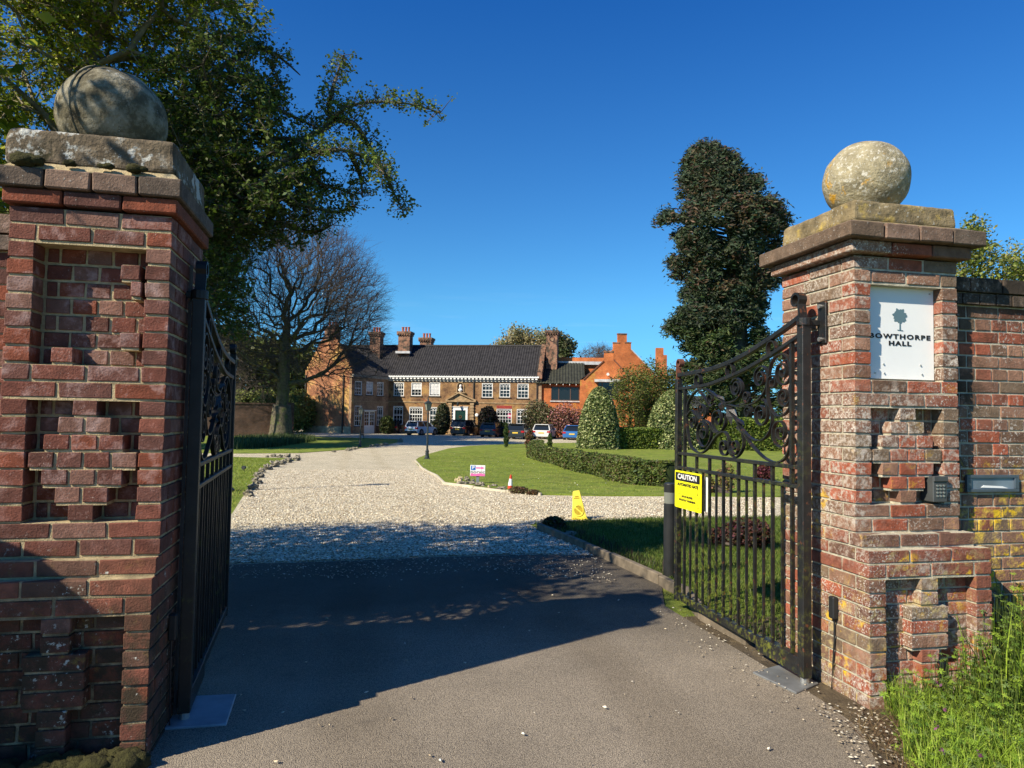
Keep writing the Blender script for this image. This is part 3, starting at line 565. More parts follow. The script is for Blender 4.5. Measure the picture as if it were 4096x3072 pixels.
def make_gate(origin, lead, label, iron, sign=False):
    o = Vector(origin); d = Vector((lead[0]-o.x, lead[1]-o.y, 0)); Lg = d.length; d.normalize(); n = Vector((d.y, -d.x, 0))
    M = Matrix(((d.x, -n.x, 0, o.x), (d.y, -n.y, 0, o.y), (0, 0, 1, 0), (0, 0, 0, 1))); k = Lg/1.62
    root = empty('iron_gate', (o.x, o.y, 0), label, 'gate', 'pair of open iron gates')
    fr = MB(M)
    fr.box(-0.028, 0.028, -0.028, 0.028, 0.05, 2.04); fr.box(Lg-0.022, Lg+0.022, -0.022, 0.022, 0.07, 1.80)
    fr.box(0.028, Lg-0.022, -0.018, 0.018, 1.205, 1.228); fr.box(0.028, Lg-0.022, -0.018, 0.018, 1.095, 1.118)
    fr.box(0.028, Lg-0.022, -0.020, 0.020, 0.085, 0.137); fr.box(0.02, 0.46, -0.028, 0.028, 0.055, 0.150)
    fr.ribbon([(u*k, v) for u, v in TOP1], 0.030, 0.034); fr.ribbon([(u*k, v) for u, v in TOP2], 0.024, 0.030)
    fr.build('frame', iron, root, bevel=0.003)
    for u in [Lg-0.115]+[0.115]:
        vb = MB(M); vb.box(u-0.011, u+0.011, -0.011, 0.011, 1.118, v_on([(a*k, b) for a, b in TOP2], u)-0.005); vb.build('upright_bar', iron, root)
    nb_ = 15; sp = (Lg-0.23)/(nb_-1)
    for i in range(nb_):
        u = 0.115+sp*i; vb = MB(M); thick = i % 2 == 0; w = 0.009 if thick else 0.007
        vb.box(u-w, u+w, -w, w, 0.137, 1.097); 
        if thick: vb.box(u-0.0095, u+0.0095, -0.0095, 0.0095, 1.118, 1.207)
        vb.build('bar', iron, root)
    sb = MB(M)
    for c, th in SCR: sb.ribbon([(u*k, v) for u, v in c], th*.9, 0.023)
    sb.build('scrollwork', iron, root, smooth=False)
    for c, r_ in RINGS:
        rb = MB(M); rb.ribbon([(c[0]*k+r_*math.cos(t*math.pi/10), c[1]+r_*math.sin(t*math.pi/10)) for t in range(20)], 0.008, 0.028, close=True); rb.build('ring', iron, root)
    lf = MB(M)
    for q in LV:
        cu = sum(p[0] for p in q)/4*k; cv = sum(p[1] for p in q)/4
        pts = [(p[0]*k, 0.0, p[1]) for p in q]; pts2 = [(cu, -0.028, cv), (cu, 0.028, cv)]
        lf.add(pts+pts2, [(0, 1, 4), (1, 2, 4), (2, 3, 4), (3, 0, 4), (1, 0, 5), (2, 1, 5), (3, 2, 5), (0, 3, 5)])
    lf.build('acanthus_leaf', iron, root)
    # curled tops of both posts
    sp1 = MB(M); w0 = [(0.0, 2.03), (0.012, 2.10), (0.022, 2.16)]+spiral((0.052, 2.185), 0.042, math.radians(180), -0.85, 0.030, 16)
    sp1.ribbon(w0, 0.014, 0.05); sp1.build('post_scroll', iron, root)
    sp2 = MB(M); w0 = [(Lg, 1.79), (Lg, 1.86), (Lg+0.004, 1.915)]+spiral((Lg-0.030, 1.925), 0.036, 0, 0.85, 0.02, 16)
    sp2.ribbon(w0, 0.012, 0.04); sp2.build('post_scroll', RUST if sign else iron, root)
    hg = MB(M); s_ = -1 if sign else 1       # hinge: collar, arm, wall plate with bolts (towards the pillar)
    hg.tube([(0, 0, 2.03), (0, 0, 2.075)], 0.040, 12); hg.box(min(0, -s_*0.0)-0.0, 0.02, min(0, s_*0.115)+(0.0), max(0, s_*0.115), 2.035, 2.068)
    hg.prism([(-0.05, 1.93), (0.03, 1.93), (0.022, 1.99), (0.03, 2.05), (0.022, 2.11), (0.03, 2.17), (-0.05, 2.17)], s_*0.105, s_*0.122); hg.build('hinge', iron, root, bevel=0.003)
    for v in (1.955, 2.145): bo = MB(M); bo.tube([(-0.01, s_*0.106, v), (-0.01, s_*0.088, v)], 0.013, 8); bo.build('bolt', STEEL, root)
    ft = MB(M); ft.tube([(0, 0, 0.0), (0, 0, 0.06)], 0.024, 12); ft.build('pivot', STEEL, root)
    return root, M, Lg
rg, RM, RL = make_gate((2.51, 3.61), (2.515, 5.23), 'black wrought iron gate with curled scrollwork, carrying the yellow caution sign', IRON, True)
lg, LM, LL = make_gate((-0.75, 3.72), (-0.84, 5.33), 'black wrought iron gate seen almost edge-on beside the left pillar', IRON_L)
# caution sign on the right gate: faces the drive (-x)
cs = empty('caution_sign', tuple(RM @ Vector((1.5, 0, 0.9))), 'yellow and black caution sign hung on the end of the right iron gate', 'sign')
def g3(cx, cy): u, v = GP.uv(2650+cx/4.74, 1800+cy/4.74); return (u, v)
u0, vt = g3(300, 350); u1, vb = g3(800, 1175); vt = 1.085; vb = 0.800
# sign frame: x runs from the lead end (u0) to the hinge, local y outward
MS = RM @ Matrix(((-1, 0, 0, u0), (0, 1, 0, -0.030), (0, 0, 1, vb), (0, 0, 0, 1)))
MS = RM @ Matrix(((-1, 0, 0, u0), (0, -1, 0, 0), (0, 0, 1, vb), (0, 0, 0, 1)))
side_y = -1
# decide which local side faces the drive
tst = (RM @ Vector((0, 1, 0)) - RM @ Vector((0, 0, 0)))
sgn = 1 if tst.x < 0 else -1
MS = RM @ Matrix(((-1, 0, 0, u0), (0, -sgn, 0, sgn*0.024), (0, 0, 1, vb), (0, 0, 0, 1)))    # local -y faces the drive
SW, SH = u0-u1, vt-vb
def rrect(x0, x1, z0, z1, r_, n=4):
    out = []
    for cx_, cz_, a in ((x1-r_, z0+r_, -90), (x1-r_, z1-r_, 0), (x0+r_, z1-r_, 90), (x0+r_, z0+r_, 180)):
        for i in range(n+1): t = math.radians(a+90*i/n); out.append((cx_+r_*math.cos(t), cz_+r_*math.sin(t)))
    return out
mb = MB(MS); mb.prism(rrect(0, SW, 0, SH, 0.012), -0.004, 0.0); mb.build('face', YEL, cs)
mb = MB(MS); mb.prism(rrect(SW*0.03, SW*0.95, SH*0.73, SH*0.955, 0.006), -0.0052, -0.0035); mb.build('black_panel', INK, cs)
text('lettering', 'CAUTION', SH*0.185, MS @ Matrix.Translation((SW*0.485, -0.0062, SH*0.845)), WPAINT, cs, ext=0.0006, width=SW*0.72, bold=0.0016)
text('lettering', 'AUTOMATED GATE', SH*0.10, MS @ Matrix.Translation((SW*0.5, -0.0048, SH*0.635)), INK, cs, ext=0.0006, width=SW*0.80, bold=0.0018)
text('lettering', 'GATE MOVES', SH*0.075, MS @ Matrix.Translation((SW*0.48, -0.0048, SH*0.325)), INK, cs, ext=0.0006, width=SW*0.42, bold=0.0012)
text('lettering', 'WITHOUT WARNING', SH*0.075, MS @ Matrix.Translation((SW*0.48, -0.0048, SH*0.225)), INK, cs, ext=0.0006, width=SW*0.64, bold=0.0012)
for cx_, kind in ((0.125, 0), (0.86, 1)):
    mb = MB(MS)
    c_ = SW*cx_; b_ = SH*0.375; w = SW*0.085; h_ = SH*0.22
    mb.ribbon([(c_-w, b_), (c_+w, b_), (c_, b_+h_)], 0.004, 0.0012, y=-0.0045, close=True)
    if kind == 0: mb.box(c_-0.002, c_+0.002, -0.0055, -0.0038, b_+h_*0.25, b_+h_*0.62); mb.box(c_-0.0025, c_+0.0025, -0.0055, -0.0038, b_+h_*0.08, b_+h_*0.16)
    else: mb.prism([(c_+.004, b_+h_*.62), (c_-.008, b_+h_*.34), (c_, b_+h_*.36), (c_-.002, b_+h_*.08), (c_+.010, b_+h_*.40), (c_+.002, b_+h_*.38)], -0.0055, -0.0038)
    mb.build('warning_triangle', INK, cs)
mb = MB(MS); mb.ribbon([(SW*.88+.010*math.cos(t), SH*.145+.014*math.sin(t)) for t in np.linspace(0.6, 5.6, 14)], 0.002, 0.0012, y=-0.0045); mb.ribbon([(SW*.895, SH*.11), (SW*.895, SH*.16), (SW*.93, SH*.14), (SW*.895, SH*.11)], 0.002, 0.0012, y=-0.0045)
mb.box(SW*.86, SW*.97, -0.0050, -0.0038, SH*.070, SH*.078); mb.build('maker_mark', INK, cs)
mb = MB(MS); mb.box(SW*0.06, SW+0.015, 0.047, 0.051, 0.01, SH-0.02); mb.build('back_plate', WPAINT, cs)
# ------------------------------------------------------------------ bollard light
p = ground(2724, 2338); p = Vector((p.x-0.06, p.y+1.2, 0)); p = ground(2678, 2317)
bl = empty('bollard_light', (p.x, p.y, p.z), 'dark cylindrical bollard light with a clear lens, behind the end of the right gate', 'bollard light')
mb = MB(framexz(*p)); ht = (2317-1934)/F*((p-CAM).dot(FWD)); rb = 0.5*49/F*((p-CAM).dot(FWD))
mb.lathe([(rb, 0), (rb, ht*0.79)], n=24); mb.build('post', BLKP, bl, bevel=0.003)
mb = MB(framexz(*p)); mb.lathe([(rb, ht*0.905), (rb, ht*0.99), (rb*0.9, ht)], n=24); mb.build('top_cap', BLKP, bl, bevel=0.003)
mb = MB(framexz(*p)); mb.lathe([(rb*0.96, ht*0.79), (rb*0.96, ht*0.905)], n=24); mb.build('lens', glassm('lens', (0.16, 0.17, 0.15), 0.15), bl)
# ------------------------------------------------------------------ lamp posts
LAMPM = pm('lamp_paint', (0.022, 0.03, 0.032), 0.5, 0.2)
LGL = glassm('lantern_glass', (0.22, 0.22, 0.18), 0.2)
def lamp_post(base, h, label, rot=0.0):
    root = empty('lamp_post', tuple(base), label, 'lamp post', 'lamp posts along the drive'); T = Matrix.Translation(base) @ Matrix.Rotation(rot, 4, 'Z') @ Matrix.Scale(h/2.8, 4)
    mb = MB(T); mb.lathe([(.15, 0), (.15, .04), (.11, .07), (.10, .12), (.085, .16), (.075, .34), (.095, .37), (.06, .42), (.045, .5), (.04, 1.5), (.034, 2.02), (.05, 2.05), (.03, 2.1), (.028, 2.14)], n=12); mb.build('post', LAMPM, root, smooth=False)
    mb = MB(T); mb.tube([(-.15, 0, 2.07), (.15, 0, 2.07)], .008, 6)
    for a in range(4):
        c_, s_ = math.cos(a*math.pi/2+.785), math.sin(a*math.pi/2+.785)
        mb.tube([(.03*c_, .03*s_, 2.12), (.10*c_, .10*s_, 2.20)], .007, 5); mb.tube([(.10*c_, .10*s_, 2.20), (.175*c_, .175*s_, 2.50)], .009, 5)
    mb.frustum((-.08, .08, -.08, .08, 2.185), (-.08, .08, -.08, .08, 2.205)); mb.frustum((-.16, .16, -.16, .16, 2.50), (-.06, .06, -.06, .06, 2.62)); mb.lathe([(.05, 2.62), (.03, 2.66), (.045, 2.68), (.02, 2.72), (.012, 2.80)], n=8)
    mb.build('lantern_frame', LAMPM, root)
    mb = MB(T); mb.frustum((-.068, .068, -.068, .068, 2.205), (-.118, .118, -.118, .118, 2.498)); mb.build('glass', LGL, root)
    mb = MB(T); mb.lathe([(.02, 2.13), (.012, 2.205)], n=8); mb.build('lamp_holder', WPAINT, root)
    return root
def hpost(px, py0, py1):
    b = ground(px, py1); d = (b-CAM).dot(FWD); return b, (py1-py0)/F*d
b, h = hpost(1708, 1588, 1838); lamp_post(b, h, 'dark green lamp post on the tip of the island lawn', 0.3)
b, h = hpost(1440, 1620, 1790); lamp_post(b, h, 'dark lamp post on the shaded upper lawn before the left wing', 0.2)
b, h = hpost(1237, 1610, 1729); lamp_post(b, h, 'lamp post against the sunlit brick gable of the left wing', 0.5)
b = ground(905, 1966); lamp_post(b, 3.15, 'lamp post on the left lawn, hidden behind the left gate', 0.1)
# ------------------------------------------------------------------ the house
def hp(px, d): p = pt(px, 1700, d); return Vector((p.x, p.y, 0))
A, Bp, Cc, Gg = hp(1551, 82.0), hp(2152, 79.3), hp(1403, 76.4), hp(1216.5, 79.6)
PM_ = Plane(A, Bp); PSD = Plane(Cc, A); PG = Plane(Gg, Cc)
ZB = -0.6
def hbrick(name, a, b, mort, d, patches): return pm(name, None, 0.9, 0.38, 0.9, brick=(a, b, mort, d), bump=0.01, bs=30, spots=patches)
HB_M = hbrick('house_brick_front', (0.21, 0.105, 0.045), (0.13, 0.060, 0.032), (0.42, 0.31, 0.16), PM_.u, [((0.36, 0.215, 0.075), 0.7, 0.50, 0.66), ((0.08, 0.04, 0.025), 1.3, 0.50, 0.68), ((0.30, 0.08, 0.035), 0.8, 0.60, 0.68)])
HB_S = hbrick('house_brick_side', (0.30, 0.19, 0.10), (0.22, 0.12, 0.07), (0.36, 0.29, 0.2), PSD.u, [((0.13, 0.07, 0.05), 0.8, 0.5, 0.7)])
HB_G = hbrick('house_brick_gable', (0.33, 0.115, 0.045), (0.24, 0.075, 0.038), (0.46, 0.34, 0.2), PG.u, [((0.50, 0.32, 0.10), 0.45, 0.50, 0.66), ((0.26, 0.07, 0.04), 0.7, 0.56, 0.72)])
HB_O = hbrick('orange_brick', (0.44, 0.12, 0.032), (0.35, 0.088, 0.026), (0.42, 0.22, 0.10), (1, 0), [((0.42, 0.26, 0.05), 0.35, 0.56, 0.66), ((0.36, 0.10, 0.03), 1.3, 0.6, 0.75)])
CHB = hbrick('chimney_brick', (0.24, 0.095, 0.055), (0.16, 0.07, 0.05), (0.34, 0.29, 0.2), (1, 0), [((0.34, 0.28, 0.17), 1.5, 0.58, 0.68), ((0.05, 0.04, 0.03), 2.2, 0.46, 0.58)])
POTM = pm('chimney_pot', (0.34, 0.11, 0.07), 0.85, 0.3, 5)
DARKM = pm('dark_sill', (0.05, 0.04, 0.035), 0.8, 0.3)
STUCCO = pm('rendered_plinth', (0.36, 0.29, 0.19), 0.9, 0.35, 2, bump=0.01, bs=10)
STONEH = pm('house_stone', (0.30, 0.21, 0.12), 0.9, 0.4, 3, bump=0.01, bs=12)
BROWNF = pm('brown_window_frame', (0.075, 0.05, 0.04), 0.5, 0.2)
DOORG = pm('dark_green_door', (0.008, 0.035, 0.028), 0.35, 0.1)
def wall_holes(mb, s0, s1, z0, z1, holes, dep=0.35, rev=0.10):
    xs = sorted({s0, s1, *[h[0] for h in holes], *[h[1] for h in holes]}); zs = sorted({z0, z1, *[h[2] for h in holes], *[h[3] for h in holes]})
    for a, b in zip(xs[:-1], xs[1:]):
        for c, d in zip(zs[:-1], zs[1:]):
            mx, mz = (a+b)/2, (c+d)/2
            if any(h[0] < mx < h[1] and h[2] < mz < h[3] for h in holes): continue
            mb.add([(a, 0, c), (b, 0, c), (b, 0, d), (a, 0, d)], [(0, 1, 2, 3)])
    for h in holes:
        a, b, c, d = h
        mb.add([(a, 0, c), (b, 0, c), (b, 0, d), (a, 0, d), (a, rev, c), (b, rev, c), (b, rev, d), (a, rev, d)], [(0, 4, 5, 1), (1, 5, 6, 2), (2, 6, 7, 3), (3, 7, 4, 0)])
    mb.add([(s0, 0, z0), (s0, dep, z0), (s0, dep, z1), (s0, 0, z1)], [(0, 3, 2, 1)]); mb.add([(s1, 0, z0), (s1, dep, z0), (s1, dep, z1), (s1, 0, z1)], [(0, 1, 2, 3)])
def rect(pl, q, cx=1.0, ox=0, oy=0):
    x0, y0, x1, y1 = (q[0]/cx+ox, q[1]/cx+oy, q[2]/cx+ox, q[3]/cx+oy)
    a = pl.uv(x0, (y0+y1)/2)[0]; b = pl.uv(x1, (y0+y1)/2)[0]; t = pl.uv((x0+x1)/2, y0)[1]; u = pl.uv((x0+x1)/2, y1)[1]; return (a, b, u, t)
def sash(parent, pl, h, cols, rows, gothic=True, curtain=False, rev=0.10, fw=0.075, sill=True, frame=None):
    frame = frame or WPAINT; a, b, c, d = h; w, t = b-a, d-c
    mb = MB(pl.M); y = rev
    # frame proud of the reveal
    for q in ((a, a+fw, c, d), (b-fw, b, c, d), (a+fw, b-fw, d-fw, d), (a+fw, b-fw, c, c+fw)): mb.box(q[0], q[1], 0.015, y+0.04, q[2], q[3])
    gw = 0.017; iw = w-2*fw
    archz = d-fw-(0.32 if gothic else 0)
    for i in range(1, cols): x = a+fw+iw*i/cols; mb.box(x-gw, x+gw, y-0.02, y+0.01, c+fw, d-fw if not gothic else archz+0.02)
    for i in range(1, rows): z = c+fw+(archz-c-fw)*i/(rows-(1 if gothic else 0)); mb.box(a+fw, b-fw, y-0.017, y+0.013, z-gw, z+gw)
    if rows > 2: z = c+t*0.5; mb.box(a+fw, b-fw, y-0.025, y+0.013, z-0.03, z+0.03)
    if gothic:
        cw = iw/cols; 
        for i in range(-1, cols):      # interlaced pointed arches
            for sgn_ in (1, -1):
                x0 = a+fw+cw*(i+(0 if sgn_ > 0 else 2)); pts = []
                for k in range(7):
                    tt = k/6; x = x0+sgn_*cw*(1-math.cos(tt*math.pi/2))*1.0; z = archz+0.30*math.sin(tt*math.pi/2)
                    if a+fw <= x <= b-fw: pts.append((x, z))
                if len(pts) > 1: mb.ribbon(pts, 0.04, 0.03, y=y-0.003)
    f = mb.build('window', frame, parent)
    g = MB(pl.M); g.box(a+fw*0.5, b-fw*0.5, y+0.012, y+0.03, c+fw*.5, d-fw*.5); g.build('pane', GLASS, f)
    if curtain: g = MB(pl.M); g.box(a+fw, b-fw, y+0.002, y+0.008, c+t*curtain, d-fw); g.build('blind', CURT, f)
    if sill: g = MB(pl.M); g.box(a-0.12, b+0.12, -0.08, 0.03, c-0.11, c-0.005); g.build('sill', DARKM if not frame is BROWNF else LEAD, f)
    return f
def roof(name, mat, parent, e0, e1, r0, r1, pitch=0.28, rows=16, amp=0.045, thick=0.10):
    # corrugated pantile slope between eave line e0-e1 and ridge line r0-r1
    e0, e1, r0, r1 = map(Vector, (e0, e1, r0, r1)); L = (e1-e0).length; nu = max(2, int(L/pitch))*4; nrm = ((e1-e0).cross(r0-e0)).normalized()
    if nrm.z < 0: nrm = -nrm
    V = []; 
    for j in range(rows*2+1):
        tj = min((j+1)//2, rows)/rows; lift = (0.0 if j % 2 == 0 else 0.028)
        for i in range(nu+1):
            ti = i/nu; p = (e0.lerp(e1, ti)).lerp(r0.lerp(r1, ti), tj)
            V.append(p+nrm*(amp*math.sin(ti*nu/4*2*math.pi)+lift+0.006*noise.noise(Vector((i*0.35, j*0.5, 1.0)))))
    Fq = []
    for j in range(rows*2):
        for i in range(nu): a_ = j*(nu+1)+i; Fq.append((a_, a_+1, a_+nu+2, a_+nu+1))
    V = np.array([tuple(v) for v in V]); return np_mesh(name, V, np.array(Fq), None, mat, parent, smooth=False)
house = empty('manor_house', tuple(A+(Bp-A)*0.3)[:2]+(ZB,), 'long mottled brick house with dark pantile roof and white gothic windows behind the parked cars', 'house')
c2b = (3.6867, 1600, 1400); c1b = (3.016, 1200, 1250); c5 = (2.212, 900, 1250); c6 = (2.0109, 1600, 1250); c3b = (3.19, 2100, 1280)
up = [rect(PM_, (1493, 618, 1583, 740), *c5)]+[rect(PM_, q, *c2b) for q in ((165, 480, 318, 676), (432, 478, 590, 678), (1207, 488, 1367, 700), (1467, 492, 1624, 698), (1730, 495, 1896, 712))]
lo = [rect(PM_, (1488, 828, 1574, 990), *c5)]+[rect(PM_, q, *c2b) for q in ((135, 838, 333, 1062), (432, 842, 576, 1100), (1197, 855, 1330, 1080), (1422, 866, 1647, 1080), (1720, 870, 1868, 1092))]
door = rect(PM_, (812, 888, 966, 1200), *c2b); door = (door[0], door[1], ZB, door[3])
niche = rect(PM_, (843, 480, 940, 625), *c2b)
EV = PM_.uv(1850, 1509)[1]; SE = PM_.uv(2153, 1600)[0]
mb = MB(PM_.M); wall_holes(mb, -0.2, SE, ZB-0.3, EV, up+lo+[door, niche], rev=0.12); mb.build('wall', HB_M, house)
for i, h in enumerate(up): sash(house, PM_, h, 3 if i else 4, 4, True, curtain={1: 0.5, 2: 0.12}.get(i, False))
for i, h in enumerate(lo): sash(house, PM_, h, {0: 3, 1: 5, 4: 5}.get(i, 3), 4, True, sill=i < 2)
# string course, cornice with dentils, gutter, downpipes
zs_ = PM_.uv(1850, 1400+775/3.6867)[1]; mb = MB(PM_.M); mb.box(0, SE, -0.06, 0.0, zs_-0.06, zs_+0.06); mb.build('string_course', STONEH, house)
mb = MB(PM_.M); mb.box(-0.3, SE+0.1, -0.42, 0.0, EV-0.06, EV+0.14); n = int(SE/0.42)
for i in range(n): mb.box(0.1+i*SE/n, 0.1+i*SE/n+0.24, -0.36, 0.0, EV-0.26, EV-0.065)
mb.build('cornice', WPAINT, house); 
mb = MB(PM_.M); mb.box(-0.3, SE, -0.10, -0.005, EV-0.50, EV-0.27); mb.build('frieze', pm('frieze_paint', (0.45, 0.43, 0.38), 0.8, 0.2), house)
for px_, y0_, y1_ in ((1090, 450, 745), (2022, 430, 1100)):
    s_, zt_ = PM_.uv(1600+px_/3.6867, 1400+y0_/3.6867); zb_ = PM_.uv(1600+px_/3.6867, 1400+y1_/3.6867)[1]; mb = MB(PM_.M); mb.box(s_-0.06, s_+0.06, -0.14, -0.02, zb_, zt_); mb.build('downpipe', DARKM, house)
# doorcase
f_ = rect(PM_, (770, 845, 998, 1018), *c2b); mb = MB(PM_.M)
for q in ((f_[0], door[0], ZB, f_[3]), (door[1], f_[1], ZB, f_[3]), (door[0], door[1], door[3], f_[3])): mb.box(q[0], q[1], -0.05, 0.03, q[2], q[3])
mb.box(f_[0]-0.06, f_[1]+0.06, -0.11, -0.02, f_[3], f_[3]+0.08); mb.build('door_frame', WPAINT, house)
mb = MB(PM_.M); mb.box(door[0], door[1], 0.05, 0.09, ZB, door[3]); 
for i in range(2):
    for j in range(3): mb.box(door[0]+0.12+i*0.52*(door[1]-door[0])/1.1, door[0]+0.12+i*0.52*(door[1]-door[0])/1.1+0.35, 0.035, 0.05, ZB+0.3+j*0.8, ZB+0.9+j*0.8)
dr = mb.build('front_door', DOORG, house)
cxd = (door[0]+door[1])/2; mb = MB(PM_.M); mb.ribbon([(cxd+0.14*math.cos(t*.524), door[3]-0.75+0.14*math.sin(t*.524)) for t in range(12)], 0.07, 0.06, y=0.02, close=True); mb.build('wreath', pm('wreath', (0.10, 0.05, 0.02), 0.9), dr)
ap = rect(PM_, (690, 640, 1122, 745), *c2b); mb = MB(PM_.M); xm = PM_.uv(1600+872/3.6867, 1560)[0]
mb.prism([(ap[0], ap[2]), (ap[1], ap[2]), (xm, ap[3])], -0.10, 0.0); mb.build('pediment', STONEH, house)
mb = MB(PM_.M); mb.ribbon([(ap[0]-.05, ap[2]), (xm, ap[3]+0.06), (ap[1]+.05, ap[2])], 0.14, 0.34, y=-0.17); mb.box(ap[0]-.05, ap[1]+.05, -0.33, 0.0, ap[2]-0.16, ap[2])
for a_, b_ in ((ap[0]+.25, ap[0]+.6), (ap[1]-.6, ap[1]-.25)):
    mb.box(a_, b_, -0.16, 0, ZB, ap[2]-0.16)
    for k in range(10): mb.box(a_-0.05, b_+0.05, -0.21, -0.16, ZB+0.3+k*0.34, ZB+0.52+k*0.34)
mb.build('doorcase_stone', STONEH, house)
mb = MB(PM_.M); mb.tube([(xm, -0.5, ap[2]-0.05), (xm, -0.5, ap[2]-0.2)], 0.02, 5); mb.lathe([(.03, 0), (.10, .08), (.14, .34), (.10, .42), (.02, .5)], (xm, -0.5, ap[2]-0.68), n=6); mb.build('porch_lantern', LAMPM, house)
# niche with bust
mb = MB(PM_.M); na, nb2, nc, ndd = niche; rN = (nb2-na)/2; xc_ = (na+nb2)/2
for t in range(13):
    pass
mb.ribbon([(na-.03, nc)]+[(xc_+(rN+.03)*math.cos(math.radians(180-15*t)), ndd-rN+(rN+.03)*math.sin(math.radians(15*t))) for t in range(13)]+[(nb2+.03, nc)], 0.10, 0.12, y=-0.03); mb.box(na-.25, nb2+.25, -0.25, 0.0, nc-0.1, nc); mb.build('niche_surround', STONEH, house)
mb = MB(PM_.M); mb.box(na, nb2, 0.11, 0.14, nc, ndd); mb.build('niche_back', HB_S, house)
bu = empty('bust', tuple(PM_.M @ Vector((xc_, -0.02, nc))), 'white portrait bust standing in the arched niche over the front door', 'statue')
T = PM_.M @ Matrix.Translation((xc_+0.02, -0.02, nc)); mb = MB(T)
mb.lathe([(.13, 0), (.10, .06), (.16, .10), (.27, .22), (.25, .32), (.14, .42), (.085, .48), (.085, .54)], n=16); mb.ico((0, -0.01, .68), .15, (.85, 1, 1.15), .08, seed=3, n=16, m_=12); mb.box(-.02, .02, -.19, -.13, .62, .70); mb.build('carved_figure', WPAINT, bu, smooth=True)
mb = MB(T); mb.ico((0, 0.03, .74), .155, (.9, .95, 1.0), .25, seed=9, n=14, m_=10, fr=5); mb.build('hair', WPAINT, bu, smooth=True)
# wall lamp / white round bell box
sx_, sz_ = PM_.uv(1600+1133/3.6867, 1400+960/3.6867); mb = MB(PM_.M @ Matrix.Translation((sx_, 0, sz_)) @ Matrix.Rotation(math.pi/2, 4, 'X')); mb.lathe([(.20, 0), (.20, .06), (.15, .12), (.04, .14)], n=16); tag(mb.build('alarm_box', WPAINT), 'round white disc fixed to the brick wall right of the front door', 'wall fitting')
q = rect(PM_, (1586, 935, 1633, 1006), *c2b); po = empty('window_poster', tuple(PM_.M @ Vector((q[0], 0, q[2]))), 'magenta poster hanging inside the widest ground-floor window right of the door', 'poster')
mb = MB(PM_.M); mb.box(q[0], q[1], 0.095, 0.10, q[2], q[3]); mb.build('sheet', pm('magenta', (0.36, 0.02, 0.11), 0.6), po)
mb = MB(PM_.M); mb.ribbon([((q[0]+q[1])/2+.09*math.cos(t), q[3]-.25+.09*math.sin(t)) for t in np.linspace(0, 6.28, 11)], .03, .004, y=.092); mb.build('ring_mark', WPAINT, po)
# red patched lintel
q = rect(PM_, (1425, 820, 1650, 866), *c2b); mb = MB(PM_.M); mb.box(q[0], q[1], -0.012, 0.0, q[2], q[3]); mb.build('brick_lintel', pm('red_lintel', (0.26, 0.04, 0.03), 0.85, 0.4, 6), house)
# main roof
BACK = 3.7
RZ = PM_.uv(1850, 1384.5, BACK)[1]
def P3(pl, s, y, z): return pl.M @ Vector((s, y, z))
SEr = PM_.uv(2157, 1400)[0]
roof('roof', TILE, house, P3(PM_, -6.5, -0.45, EV+0.12), P3(PM_, SEr, -0.45, EV+0.12), P3(PM_, -6.5, BACK, RZ), P3(PM_, SEr, BACK, RZ))
roof('roof', TILE, house, P3(PM_, -6.5, 2*BACK+.45, EV+0.12), P3(PM_, SEr, 2*BACK+.45, EV+0.12), P3(PM_, -6.5, BACK, RZ), P3(PM_, SEr, BACK, RZ), rows=4)
mb = MB(PM_.M); mb.tube([(-6.5, BACK, RZ+.02), (SEr, BACK, RZ+.02)], 0.14, 8); mb.build('ridge_tiles', TILE, house)
# right gable wall with crow-stepped verge
prof = [(0, ZB-.3), (0, EV), (BACK, RZ+0.1), (2*BACK, EV), (2*BACK, ZB-.3)]
Mg = Matrix(((-PM_.n.x, PM_.u.x, 0, 0), (-PM_.n.y, PM_.u.y, 0, 0), (0, 0, 1, 0), (0, 0, 0, 1))); o_ = P3(PM_, SE, 0, 0); Mg = Matrix.Translation((o_.x, o_.y, 0)) @ Mg
mb = MB(Mg); mb.prism(prof, 0.0, 0.35); mb.build('gable_wall', HB_S, house)
mb = MB(Mg); nst = 11
for i in range(nst):
    t = i/nst; y_ = -0.35+(BACK+.35)*t; z_ = EV+(RZ-EV)*t; mb.box(y_, y_+(BACK+.35)/nst*0.9, -0.10, 0.42, z_-0.1, z_+0.62-0.02*(i % 2))
mb.build('stepped_verge', CHB, house)
